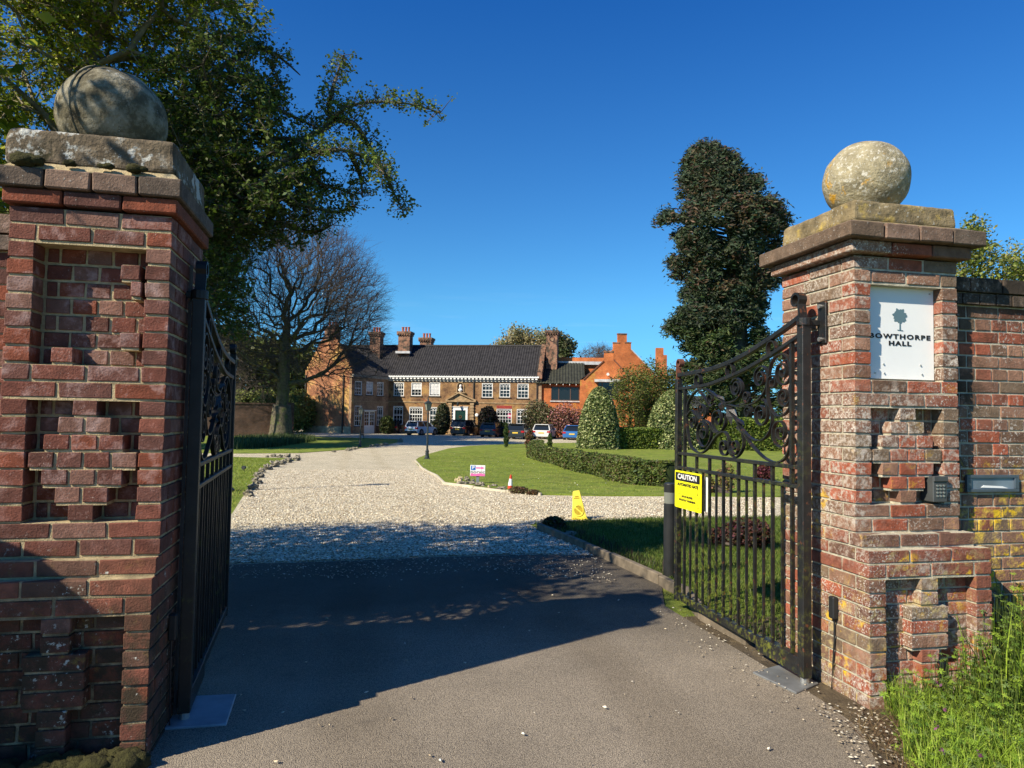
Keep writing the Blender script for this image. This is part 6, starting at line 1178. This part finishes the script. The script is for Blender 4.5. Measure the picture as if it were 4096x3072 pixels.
# --- foreground tree masses on the left (crown lobes at their true distances)
def sprays(T_, k, L, nleaf, sig):
    A0 = np.repeat(T_, k, 0); D = rnd_dirs(len(A0)); D[:, 2] = D[:, 2]*.7+.1; A1 = A0+D*NR.uniform(.4, 1, (len(A0), 1))*L; t = NR.uniform(.15, 1.05, (len(A0), nleaf, 1)); q = A0[:, None]*(1-t)+A1[:, None]*t+NR.normal(0, sig, (len(A0), nleaf, 3)); return A0, A1, q.reshape(-1, 3)
def leafy_tree(name, label, base, trunkpts, lobes, n_tg, leaf, per, cols, clump, tipr=.005, r0=.14, limbs=(), barkm=BARKP, colfn=None):
    root = tree_obj(name, base, label); tg = []; tot = sum(l[3]*l[4] for l in lobes)
    for x, y, d, rx, ry in lobes: c, r_ = px_blob(x, y, d, rx, ry); r_[1] = min(max(r_[1], .6), 1.0); tg += list(ell_pts(c, r_, max(8, int(n_tg*rx*ry/tot)), .2))
    N_, par, tips = grow(trunkpts, tg, .28, .30, .14); rad = radii(par, tipr, 2.2); rad = np.minimum(rad, r0); idx = np.arange(1, len(N_)); V, Fq, C = prisms(N_[par[idx]], N_[idx], np.minimum(rad[par[idx]], rad[idx]*1.4), rad[idx], 6); np_mesh('trunk', V, Fq, None, barkm, root, smooth=True)
    tp = N_[tips]; tp = np.vstack([tp]+[np.array(l) for l in limbs]) if len(limbs) else tp
    A0, A1, q = sprays(tp, 6, .26, 8, .022); V, Fq, C = prisms(A0, A1, .003, .0015, 3); np_mesh('twigs', V, Fq, None, barkm, root); cc = np.repeat(np.array(cols)[NR.integers(0, len(cols), len(tp))], len(q)//len(tp), 0)
    V, Fq, C = leaves(q, leaf, cc, elong=1.5, up=.2, cvar=.2); np_mesh('crown', V, Fq, C, LEAF, root); return root
TC = [(0.20, 0.27, 0.02), (0.28, 0.34, 0.025), (0.14, 0.20, 0.018), (0.36, 0.38, 0.035)]
TD = [(0.075, 0.115, 0.020), (0.10, 0.145, 0.025), (0.06, 0.09, 0.018)]
b = Vector((-2.5, 6.0, 0)); leafy_tree('hawthorn_tree', 'leafy green tree with pale twisting stems behind the left stone ball', b, [tuple(b), tuple(pt(250, 1100, 6.3)), tuple(pt(270, 600, 6.2)), tuple(pt(330, 330, 6.1)), tuple(pt(420, 80, 6.0))],
    [(100, 200, 6.3, 340, 420), (480, 120, 6.2, 330, 330), (820, 130, 6.4, 250, 230), (650, 470, 6.6, 320, 260), (150, -250, 5.4, 500, 260), (700, -200, 5.5, 330, 200), (60, 650, 6.4, 250, 350)], 1000, .027, 36, TC, .12, r0=.10)
# arching boughs traced from the survey, at 8 m
BR = [[(700, 820), (1000, 650), (1290, 520), (1335, 470), (1400, 425), (1500, 408), (1630, 415), (1762, 450)], [(1322, 480), (1320, 400), (1345, 310), (1375, 220)], [(1335, 475), (1420, 500), (1480, 590), (1540, 690), (1580, 780), (1612, 845)],
      [(1000, 780), (1140, 640), (1260, 610), (1380, 602), (1490, 650), (1545, 700)], [(900, 700), (1035, 700), (1220, 716), (1330, 750), (1400, 770)], [(950, 800), (1060, 780), (1250, 830), (1350, 850), (1420, 820)], [(800, 330), (1000, 200), (1090, 215), (1140, 245), (1200, 300)],
      [(900, 500), (1050, 430), (1180, 470), (1280, 520)], [(980, 860), (1130, 900), (1250, 930), (1330, 900)], [(900, 300), (1040, 330), (1120, 380)], [(1240, 640), (1270, 720), (1290, 800)], [(1400, 610), (1440, 700), (1450, 790)], [(1050, 560), (1180, 560), (1290, 620)], [(1160, 720), (1230, 780), (1240, 860)]]
b = Vector((-1.7, 6.3, 0)); dt_ = 6.1
hw = tree_obj('hawthorn_tree', b, 'dark hawthorn overhanging the left gate with long boughs arching across the sky'); pts = []; P0 = []; P1 = []; R0 = []; R1 = []; tips_ = []
for bi, br in enumerate(BR):
    dz0 = dt_+R.uniform(-.3, .3); c_ = smooth_curve([(float(x), float(y)) for x, y in br], 10); n = len(c_); W3 = [pt(x, y, dz0+.15*math.sin(i*.3+bi)) for i, (x, y) in enumerate(c_)]
    for i in range(n-1): P0.append(tuple(W3[i])); P1.append(tuple(W3[i+1])); t = i/n; R0.append(.026*(1-t)+.004); R1.append(.026*(1-(i+1)/n)+.004)
    for i in range(int(n*.12), n):
        if bi == 6 and i > n*.68: continue
        for k in range(3):
            e = W3[i]+Vector((R.uniform(-.10, .10), R.uniform(-.10, .10), R.uniform(-.07, .11))); P0.append(tuple(W3[i])); P1.append(tuple(e)); R0.append(.004); R1.append(.002); tips_.append(tuple(e))
V, Fq, C = prisms(P0, P1, R0, R1, 5); np_mesh('boughs', V, Fq, None, BARK, hw)
lob = [(880, 520, 6.0, 260, 250), (960, 800, 5.95, 230, 220), (800, 900, 6.1, 220, 260), (820, 1150, 6.1, 150, 200), (900, 1230, 6.0, 90, 170), (1050, 700, 5.95, 190, 190), (1130, 850, 5.95, 150, 120), (950, 330, 6.0, 170, 200), (650, 700, 6.2, 200, 300)]
tg = []; tot = sum(l[3]*l[4] for l in lob)
for x, y, d, rx, ry in lob: c, r_ = px_blob(x, y, d, rx, ry); r_[1] = .8; tg += list(ell_pts(c, r_, int(640*rx*ry/tot), .1))
N_, par, tips = grow([tuple(b), tuple(pt(700, 1300, 6.8)), tuple(pt(740, 1000, 6.8)), tuple(pt(800, 750, 6.7))], tg, .28, .3, .14); rad = np.minimum(radii(par, .005, 2.2), .13); idx = np.arange(1, len(N_)); V, Fq, C = prisms(N_[par[idx]], N_[idx], np.minimum(rad[par[idx]], rad[idx]*1.4), rad[idx], 6); np_mesh('trunk', V, Fq, None, BARK, hw, smooth=True)
q1 = np.repeat(np.array(tips_), 8, 0); q1 = q1+NR.normal(0, .026, q1.shape); A0, A1, q2_ = sprays(N_[tips], 6, .22, 8, .02); V, Fq, C = prisms(A0, A1, .003, .0015, 3); np_mesh('twigs', V, Fq, None, BARK, hw)
V, Fq, C = cat([leaves(q1, .023, np.array(TD)[NR.integers(0, 3, len(q1))]*1.3, elong=1.4, up=.2, cvar=.2), leaves(q2_, .028, np.array(TD)[NR.integers(0, 3, len(q2_))], elong=1.4, up=.2, cvar=.2)]); np_mesh('crown', V, Fq, C, LEAF, hw)
# trees beyond the left edge of the frame: they shade the drive and the near lawn
def shade_tree(label, base, lobes, n_tg, per, leaf=.07, clump=.28):
    root = tree_obj('tree', base, label); tg = []
    for c, r_ in lobes: tg += list(ell_pts(c, r_, int(n_tg/len(lobes)), .1))
    top = Vector(lobes[0][0]); N_, par, tips = grow([tuple(base), tuple(Vector(base).lerp(top, .5)), tuple(top)], tg, .3, .5, .14); rad = np.minimum(radii(par, .008, 2.2), .2); idx = np.arange(1, len(N_)); V, Fq, C = prisms(N_[par[idx]], N_[idx], np.minimum(rad[par[idx]], rad[idx]*1.4), rad[idx], 5); np_mesh('trunk', V, Fq, None, BARK, root)
    q = np.repeat(N_[tips], per, 0); q = q+NR.normal(0, clump, q.shape); V, Fq, C = leaves(q, leaf, np.array(TC)[NR.integers(0, 4, len(q))], elong=1.5); np_mesh('crown', V, Fq, C, LEAF, root)
shade_tree('leafy tree behind the high wall at the far left, beyond the hawthorn', (-5.2, 5.0, 0), [((-4.3, 4.9, 4.1), (1.8, 1.35, 1.7)), ((-5.3, 6.8, 3.4), (1.6, 1.3, 1.9)), ((-3.9, 5.6, 3.0), (1.2, 1.0, .9)), ((-3.6, 4.1, 3.3), (1.0, .55, .8)), ((-4.6, 4.0, 4.0), (.9, .7, .8))], 800, 55)
shade_tree('small leafy branch-tips over the wall corner beside the left pillar, dappling its ball', (-4.0, 4.2, 0), [((-2.75, 2.95, 4.25), (.55, .45, .5)), ((-3.3, 3.3, 4.0), (.5, .4, .4))], 46, 14, .045, .12)
# ------------------------------------------------------------------ rocks, signs, cones and small things
def rock(px, py, wpx, hpx, label, group, seed, mat=ROCKM):
    g_ = ground(px, py); d = (g_-CAM).dot(FWD); a = wpx/2/F*d; h = hpx/2/F*d; mb = MB(); mb.ico((g_.x, g_.y+a*.5, g_.z+h*.85), 1.0, (a*R.uniform(.85, 1.2), a*.9, h*R.uniform(.9, 1.3)), 1.0, seed=seed*1.37, n=14, m_=10, fr=2.2); o = mb.build('rock', mat, org=(g_.x, g_.y, g_.z)); return tag(o, label, 'rock', group)
for i, (x, y, w) in enumerate([(185, 478, 80), (225, 425, 75), (250, 375, 85), (270, 325, 70), (298, 284, 55), (340, 262, 75), (395, 240, 85), (455, 220, 60), (505, 204, 65), (575, 188, 60), (582, 165, 40), (340, 160, 30), (392, 158, 40), (440, 162, 45), (500, 160, 45)]):
    rock(900+x/2.011, 1750+y/2.011, w/2.011, w/2.011*.62, 'grey flint rock in the row edging the left lawn along the gravel', 'flint rocks edging the left lawn', i+1)
for i, (x, y, w, h) in enumerate([(1090, 1225, 40, 18), (1135, 1214, 30, 16), (1165, 1206, 24, 12), (960, 1238, 30, 12), (1300, 1190, 34, 14), (1345, 1184, 30, 14), (1385, 1180, 28, 14), (1425, 1175, 34, 14), (1552, 1150, 34, 26)]):
    rock(900+x/2.212, 1250+y/2.212, w/2.212*1.2, h/2.212*1.4, 'small shaded rock along the lower edge of the upper lawn', 'rocks edging the upper lawn', i+30)
RP = pm('pale_rock', (0.52, 0.42, 0.25), 0.9, 0.35, 5, bump=0.02, bs=14)
lbs = ['small pale upright stone at the left end of the rock pile', 'large cream-coloured rock, tallest of the pile left of the parking sign', 'dark mossy rock between the cream rock and the sign post', 'long low grey rock in front of the cream rock', 'dark rounded rock just left of the sign post', 'wide speckled rock at the foot of the sign post', 'small white-fronted stone between the sign and the cone', 'brownish flat rock right of the sign post', 'wide pale low rock left of the traffic cone', 'small dark rock behind the sign post pile']
for i, (x, y, w, h) in enumerate([(76, 447, 32, 50), (130, 462, 85, 100), (235, 440, 75, 70), (180, 482, 150, 55), (305, 482, 100, 60), (410, 510, 130, 60), (533, 528, 45, 45), (610, 510, 90, 40), (700, 552, 150, 50), (310, 430, 35, 40)]):
    rock(1800+x/3.403, 1800+y/3.403, w/3.403, h/3.403, lbs[i], 'rocks around the parking sign', i+50, RP if i in (0, 1, 6) else ROCKM)
for i, (x, y, w, h, l) in enumerate([(1275, 1070, 90, 120, 'dark grey boulder at the corner of the near lawn'), (1520, 945, 80, 40, 'pale pointed stone beside the yellow cone'), (1500, 1185, 130, 60, 'flat dark stone lying behind the timber edging'), (1650, 1195, 230, 70, 'broad flat stone on the shaded lawn behind the edging')]): rock(1800+x/3.403, 1800+y/3.403, w/3.403, h/3.403, l, 'stones at the near lawn corner', i+80)
# parking sign
g_ = ground(1910, 1937); d = (g_-CAM).dot(FWD); k = d/F; ps = empty('parking_sign', tuple(g_), 'small white and pink parking sign with an arrow on a grey post among rocks', 'sign'); Mp = Matrix.Translation(g_) @ Matrix.Rotation(-YAW-.05, 4, 'Z')
mb = MB(Mp); mb.box(-6*k, 6*k, 0.01, 0.05, 0, 60*k); mb.build('post', pm('grey_post', (0.16, 0.18, 0.19), .5, .1), ps)
mb = MB(Mp); mb.box(-30*k, 30*k, -0.012, 0.0, 32*k, 76*k); mb.build('board', WPAINT, ps, bevel=.003)
BL_ = pm('sign_blue', (0.01, 0.12, 0.42), .5, .03); PK = pm('sign_pink', (0.70, 0.13, 0.36), .5, .03)
mb = MB(Mp); mb.box(-27*k, -9*k, -0.016, -0.0125, 56*k, 74*k); mb.build('blue_square', BL_, ps)
text('letter', 'P', 19*k, Mp @ Matrix.Translation((-17.5*k, -0.019, 65.5*k)), WPAINT, ps, bold=.3*k, width=9*k)
mb = MB(Mp); mb.prism([(-7*k, 63*k), (14*k, 63*k), (14*k, 59.5*k), (27*k, 65.5*k), (14*k, 71.5*k), (14*k, 68*k), (-7*k, 68*k)], -0.016, -0.0125); mb.build('arrow', PK, ps)
text('lettering', 'norvic', 18*k, Mp @ Matrix.Translation((0, -0.016, 49*k)), INK, ps, width=56*k)
mb = MB(Mp); mb.prism([(-29*k, 33*k), (29*k, 33*k)]+[(x*k, (42.5+1.3*math.sin(x*.16))*k) for x in range(29, -30, -4)], -0.0155, -0.0125); mb.build('pink_band', PK, ps)
# traffic cone
ORG = pm('cone_red', (0.50, 0.045, 0.02), .6, .2, 20); g_ = ground(2040, 1959); d = (g_-CAM).dot(FWD); k = d/F; tcn = empty('traffic_cone', tuple(g_), 'weathered red and white traffic cone beside the rocks', 'traffic cone'); T = Matrix.Translation(g_) @ Matrix.Rotation(.05, 4, 'Y')
def seg(z0, z1, y=12.0): return [((11.5-8*z0/60)*k, z0*k), ((11.5-8*z1/60)*k, z1*k)]
mb = MB(T); mb.lathe([(12*k, 0), (11.5*k, 1*k)]+seg(1, 17), n=16); mb.build('lower_cone', ORG, tcn, smooth=False); mb = MB(T); mb.lathe(seg(17, 44), n=16); mb.build('reflective_sleeve', WPAINT, tcn); mb = MB(T); mb.lathe(seg(44, 59)+[(2*k, 60*k)], n=16); mb.build('cone_tip', ORG, tcn)
# yellow no-waiting cone, leaning
YC = pm('yellow_plastic', (0.78, 0.62, 0.07), .5, .12, 6); YD = pm('dirty_symbol', (0.42, 0.30, 0.02), .7, .3, 20); g_ = ground(2318, 2077); d = (g_-CAM).dot(FWD); k = d/F
yc = empty('no_waiting_cone', tuple(g_), 'leaning yellow no-waiting cone with a barred circle, on the corner of the near lawn', 'traffic cone'); T = Matrix.Translation(g_) @ Matrix.Rotation(-YAW-.05, 4, 'Z') @ Matrix.Rotation(-.13, 4, 'Y')
mb = MB(T); mb.frustum((-33*k, 33*k, -33*k, 33*k, 0), (-30*k, 30*k, -28*k, 28*k, 7*k)); mb.frustum((-29*k, 29*k, -24*k, 26*k, 7*k), (-14*k, 14*k, -6*k, 6*k, 110*k)); mb.frustum((-15*k, 15*k, -7*k, 7*k, 110*k), (-8*k, 12*k, -4*k, 4*k, 114*k)); mb.build('body', YC, yc, bevel=.006)
Tf = T @ Matrix.Translation((0, -24*k, 7*k)) @ Matrix.Rotation(-math.atan2(18, 103), 4, 'X')
mb = MB(Tf); mb.prism([(17*k*math.cos(t), 31*k+19*k*math.sin(t)) for t in np.linspace(0, 6.1, 22)], -.006, .006); sy = mb.build('symbol_disc', YD, yc)
mb = MB(Tf); mb.ribbon([(18.5*k*math.cos(t), 31*k+21*k*math.sin(t)) for t in np.linspace(0, 6.28, 25)[:-1]], 4*k, .012, y=-.006, close=True); mb.ribbon([(-13*k, 45*k), (13*k, 17*k)], 4.5*k, .012, y=-.007); mb.build('barred_ring', YC, yc)
mb = MB(Tf); mb.box(-14*k, 9*k, -.004, .002, 78*k, 81*k); mb.box(-9*k, 6*k, -.004, .002, 84*k, 88*k); mb.build('embossed_lines', YD, yc)
mb = MB(T); mb.box(-36*k, 42*k, -20*k, 34*k, -.02, 3*k); mb.build('base', BLKP, yc, bevel=.01)
# low black spotlight on the left lawn
g_ = ground(976, 1884); d = (g_-CAM).dot(FWD); k = d/F; sp = empty('spotlight', tuple(g_), 'small black spotlight on the sunlit lawn left of the drive', 'garden light'); mb = MB(framexz(*g_)); mb.tube([(0, 0, 0), (0, 0, 10*k)], 1.5*k, 6); mb.build('spike', BLKP, sp); mb = MB(framexz(*g_)); mb.tube([(-3*k, -5*k, 14*k), (2*k, 6*k, 13*k)], [8*k, 6.5*k], 12); mb.build('head', BLKP, sp)
# small black table, barrel planters, garden chairs, notice
g_ = ground(1446, 1756); d = (g_-CAM).dot(FWD); k = d/F; tb = empty('garden_table', tuple(g_), 'small black table behind the left lamp post', 'table'); mb = MB(framexz(*g_)); mb.box(-8*k, 9*k, -.3, .3, 15*k, 20*k); mb.build('top', BLKP, tb)
for x in (-7, 8): mb = MB(framexz(*g_)); mb.tube([(x*k, 0, 0), (x*k, 0, 15*k)], .03, 6); mb.build('leg', BLKP, tb)
WOODD = pm('old_oak', (0.12, 0.075, 0.04), .85, .4, 5)
for px, py, l in ((1601, 1733, 'half-barrel planter left of the white hatchback'), (1757, 1736, 'half-barrel planter between the white hatchback and the black tall car')):
    g_ = ground(px, py); br_ = empty('barrel_planter', tuple(g_), l, 'planter', 'half-barrel planters'); mb = MB(framexz(*g_)); mb.lathe([(.38, 0), (.46, .25), (.44, .5)], n=16); mb.build('barrel', WOODD, br_); mb = MB(framexz(*g_)); mb.lathe([(.43, .08), (.445, .12)], n=16); mb.lathe([(.47, .38), (.465, .42)], n=16); mb.build('hoops', STEEL, br_)
for px, l in ((1519, 'shaded wooden garden chair by the left lower window'), (1567, 'shaded wooden garden chair right of the dark shrub')):
    g_ = ground(px, 1733); ch = empty('garden_chair', tuple(g_), l, 'chair', 'wooden garden chairs'); T = framexz(*g_)
    mb = MB(T); mb.box(-.3, .3, -.3, .25, .38, .44); mb.build('seat', WOODD, ch); mb = MB(T); [mb.box(-.3+i*.13, -.2+i*.13, .22, .28, .44, 1.05) for i in range(5)]; mb.box(-.3, .32, .2, .22, .95, 1.05); mb.build('backrest', WOODD, ch)
    for x in (-.28, .28):
        for y in (-.27, .24): mb = MB(T); mb.box(x-.04, x+.04, y-.04, y+.04, 0, .38); mb.build('leg', WOODD, ch)
        mb = MB(T); mb.box(x-.06, x+.06, -.32, .25, .62, .67); mb.build('armrest', WOODD, ch)
a = pt(2800, 1680, 50); b2_ = pt(2826, 1704, 50); ns = empty('notice_board', (a.x, a.y, -.6), 'tiny dark notice board seen through the scrollwork of the right gate', 'sign'); mb = MB(); mb.box(a.x, b2_.x, a.y, a.y+.04, b2_.z, a.z); mb.build('panel', BLKP, ns); mb = MB(); mb.box((a.x+b2_.x)/2-.04, (a.x+b2_.x)/2+.04, a.y+.045, a.y+.1, -.6, a.z-.02); mb.build('post', BLKP, ns)
# television aerial on the right-hand chimney
a = pt(2184, 1345, 81.5); ae = empty('aerial', tuple(a), 'thin aerial with a ring on the left side of the tall right-hand chimney', 'aerial'); mb = MB(PM_.M.to_3x3().to_4x4()); al = PM_.M.to_3x3().inverted() @ Vector(a); mb.tube([al, al+Vector((0, 0, .7))], .03, 5); mb.ribbon([(al.x+.25+.28*math.cos(t), al.z+.2+.28*math.sin(t)) for t in np.linspace(0, 6.28, 13)[:-1]], .05, .05, y=al.y, close=True); mb.build('mast', DARKM, ae)
# loose stones: along the gravel edge, on the tarmac, at the pillar foot
def pebbles(name, label, fn, n, s, cols, off=0.0):
    V = []; Fq = []; C = []; base = np.array([(1, 0, .2), (.3, .95, .15), (-.8, .6, .2), (-.8, -.6, .25), (.3, -.95, .1), (0, 0, .75), (0.05, 0, -.4)]); f = np.array([(0, 1, 5), (1, 2, 5), (2, 3, 5), (3, 4, 5), (4, 0, 5), (1, 0, 6), (2, 1, 6), (3, 2, 6), (4, 3, 6), (0, 4, 6)])
    P = np.array([fn() for _ in range(n)]); th = NR.uniform(0, 6.28, n); sz = s*NR.uniform(.45, 1.3, (n, 1, 1))*np.array([[[1, .7, .6]]])*NR.uniform(.7, 1.3, (n, 1, 3)); b = base[None]+NR.normal(0, .14, (n, 7, 3)); b = b*sz; c, s_ = np.cos(th)[:, None], np.sin(th)[:, None]
    X = b[:, :, 0]*c-b[:, :, 1]*s_; Y = b[:, :, 0]*s_+b[:, :, 1]*c; V = np.stack([X, Y, b[:, :, 2]], 2)+P[:, None, :]; V[:, :, 2] += off
    Fq = (f[None]+np.arange(n)[:, None, None]*7).reshape(-1, 3); cc = np.array(cols)[NR.integers(0, len(cols), n)]*NR.uniform(.75, 1.15, (n, 1)); return tag(np_mesh(name, V.reshape(-1, 3), Fq, np.repeat(np.clip(cc, 0, .9), 7, 0), STN), label, 'stones', None, 'stuff')
STN = pm('stone_chip', None, .85, .15, 30, attr=True)
PC = [(0.78, 0.70, 0.54), (0.84, 0.78, 0.64), (0.64, 0.53, 0.36), (0.60, 0.54, 0.44), (0.40, 0.31, 0.20), (0.26, 0.21, 0.155)]
PC2 = [(0.60, 0.54, 0.42), (0.45, 0.38, 0.28), (0.30, 0.24, 0.17), (0.22, 0.18, 0.14), (0.50, 0.46, 0.38)]
gedge = [G(1700, 2229), G(1397, 2243), G(920, 2258), G(920, 2130), G(1300, 2110), G(1700, 2100), G(2110, 2102), G(2160, 2130), G(2346, 2206), G(2370, 2226), G(2113, 2218)]
pebbles('loose_gravel', 'coarse pale gravel heaped at the near edge of the drive', in_poly(gedge), 26000, .017, PC, .004)
mid = [G(925, 2125), G(1700, 2100), G(2110, 2096), G(2140, 2085), G(2346, 2078), G(2640, 2070), G(3100, 2066), G(3100, 1994), G(2400, 1990), G(2167, 1986), G(2028, 1973), G(1780, 1941), G(1745, 1908), G(1691, 1880), G(1100, 1880), G(1010, 1960), G(940, 2060)]
pebbles('loose_gravel', 'pale gravel chippings over the middle of the drive', in_poly(mid), 60000, .0145, PC, .002)
tpoly = [(-.6, 3.5), (-.8, 7), G(1400, 2250), G(2300, 2226), (2.3, 5.2), (2.3, 3.4), (1.9, 2.0), (-.5, 2.4)]
pebbles('stray_stones', 'scattered stone chips lying on the tarmac', in_poly(tpoly), 90, .011, PC, .012)
pebbles('stray_stones', 'stones strewn over the tarmac edge along the right gate', in_poly([(2.05, 3.0), (2.15, 4.2), (2.3, 5.2), (2.52, 5.2), (2.55, 3.5)]), 130, .008, PC2, .012)
pebbles('stray_stones', 'pale stones strewn on the soil at the foot of the right pillar', in_poly([(2.35, 3.35), (2.2, 2.9), (1.98, 2.35), (2.25, 2.2), (2.62, 3.0), (2.60, 3.32)]), 520, .0095, PC2, .012)

pebbles('loose_gravel', 'gravel spilling thinly from the drive over the edge of the tarmac', in_poly([G(920, 2255), G(1397, 2240), G(1700, 2226), G(2113, 2216), G(2380, 2224), (2.35, 6.0), (1.2, 6.8), (0.2, 6.6), (-1.1, 6.8)]), 1300, .010, PC2, .012)
# tall trees added out of view behind the left pillar and the hawthorn: they shade the upper lawn and forecourt
for i, (x, y, z, r_, l) in enumerate([(-15.5, 42, 8.5, 4.6, 'broad added shade tree hidden behind the left pillar, nearest the upper lawn'), (-11.5, 46, 15.0, 4.8, 'tall added shade tree whose crown is hidden by the overhanging hawthorn, nearest the drive'), (-15.0, 53, 14.5, 4.8, 'dense added shade tree before the garden wall, hidden by the hawthorn'), (-13.5, 61, 15, 4.8, 'tall dark added shade tree just left of the bare beech, behind the hawthorn'), (-20, 70, 12, 6, 'tall unseen shade tree added at the back of the wood beyond the left gate')]):
    root = tree_obj('added_shade_tree', (x, y, -.6), l); tg = list(ell_pts((x, y, z), (r_, r_, r_*1.05), 260, .1)); N_, par, tips = grow([(x, y, -.6), (x, y, z*.4), (x, y, z)], tg, .3, .8, .14); rad = np.minimum(radii(par, .012, 2.2), .4); idx = np.arange(1, len(N_)); V, Fq, C = prisms(N_[par[idx]], N_[idx], np.minimum(rad[par[idx]], rad[idx]*1.4), rad[idx], 5); np_mesh('trunk', V, Fq, None, BARK, root)
    q = np.repeat(N_[tips], 75, 0); q = q+NR.normal(0, .55, q.shape); V, Fq, C = leaves(q, .22, np.array([(0.07, 0.10, 0.02), (0.10, 0.13, 0.03), (0.05, 0.08, 0.018)])[NR.integers(0, 3, len(q))], elong=1.5); np_mesh('crown', V, Fq, C, LEAF, root)
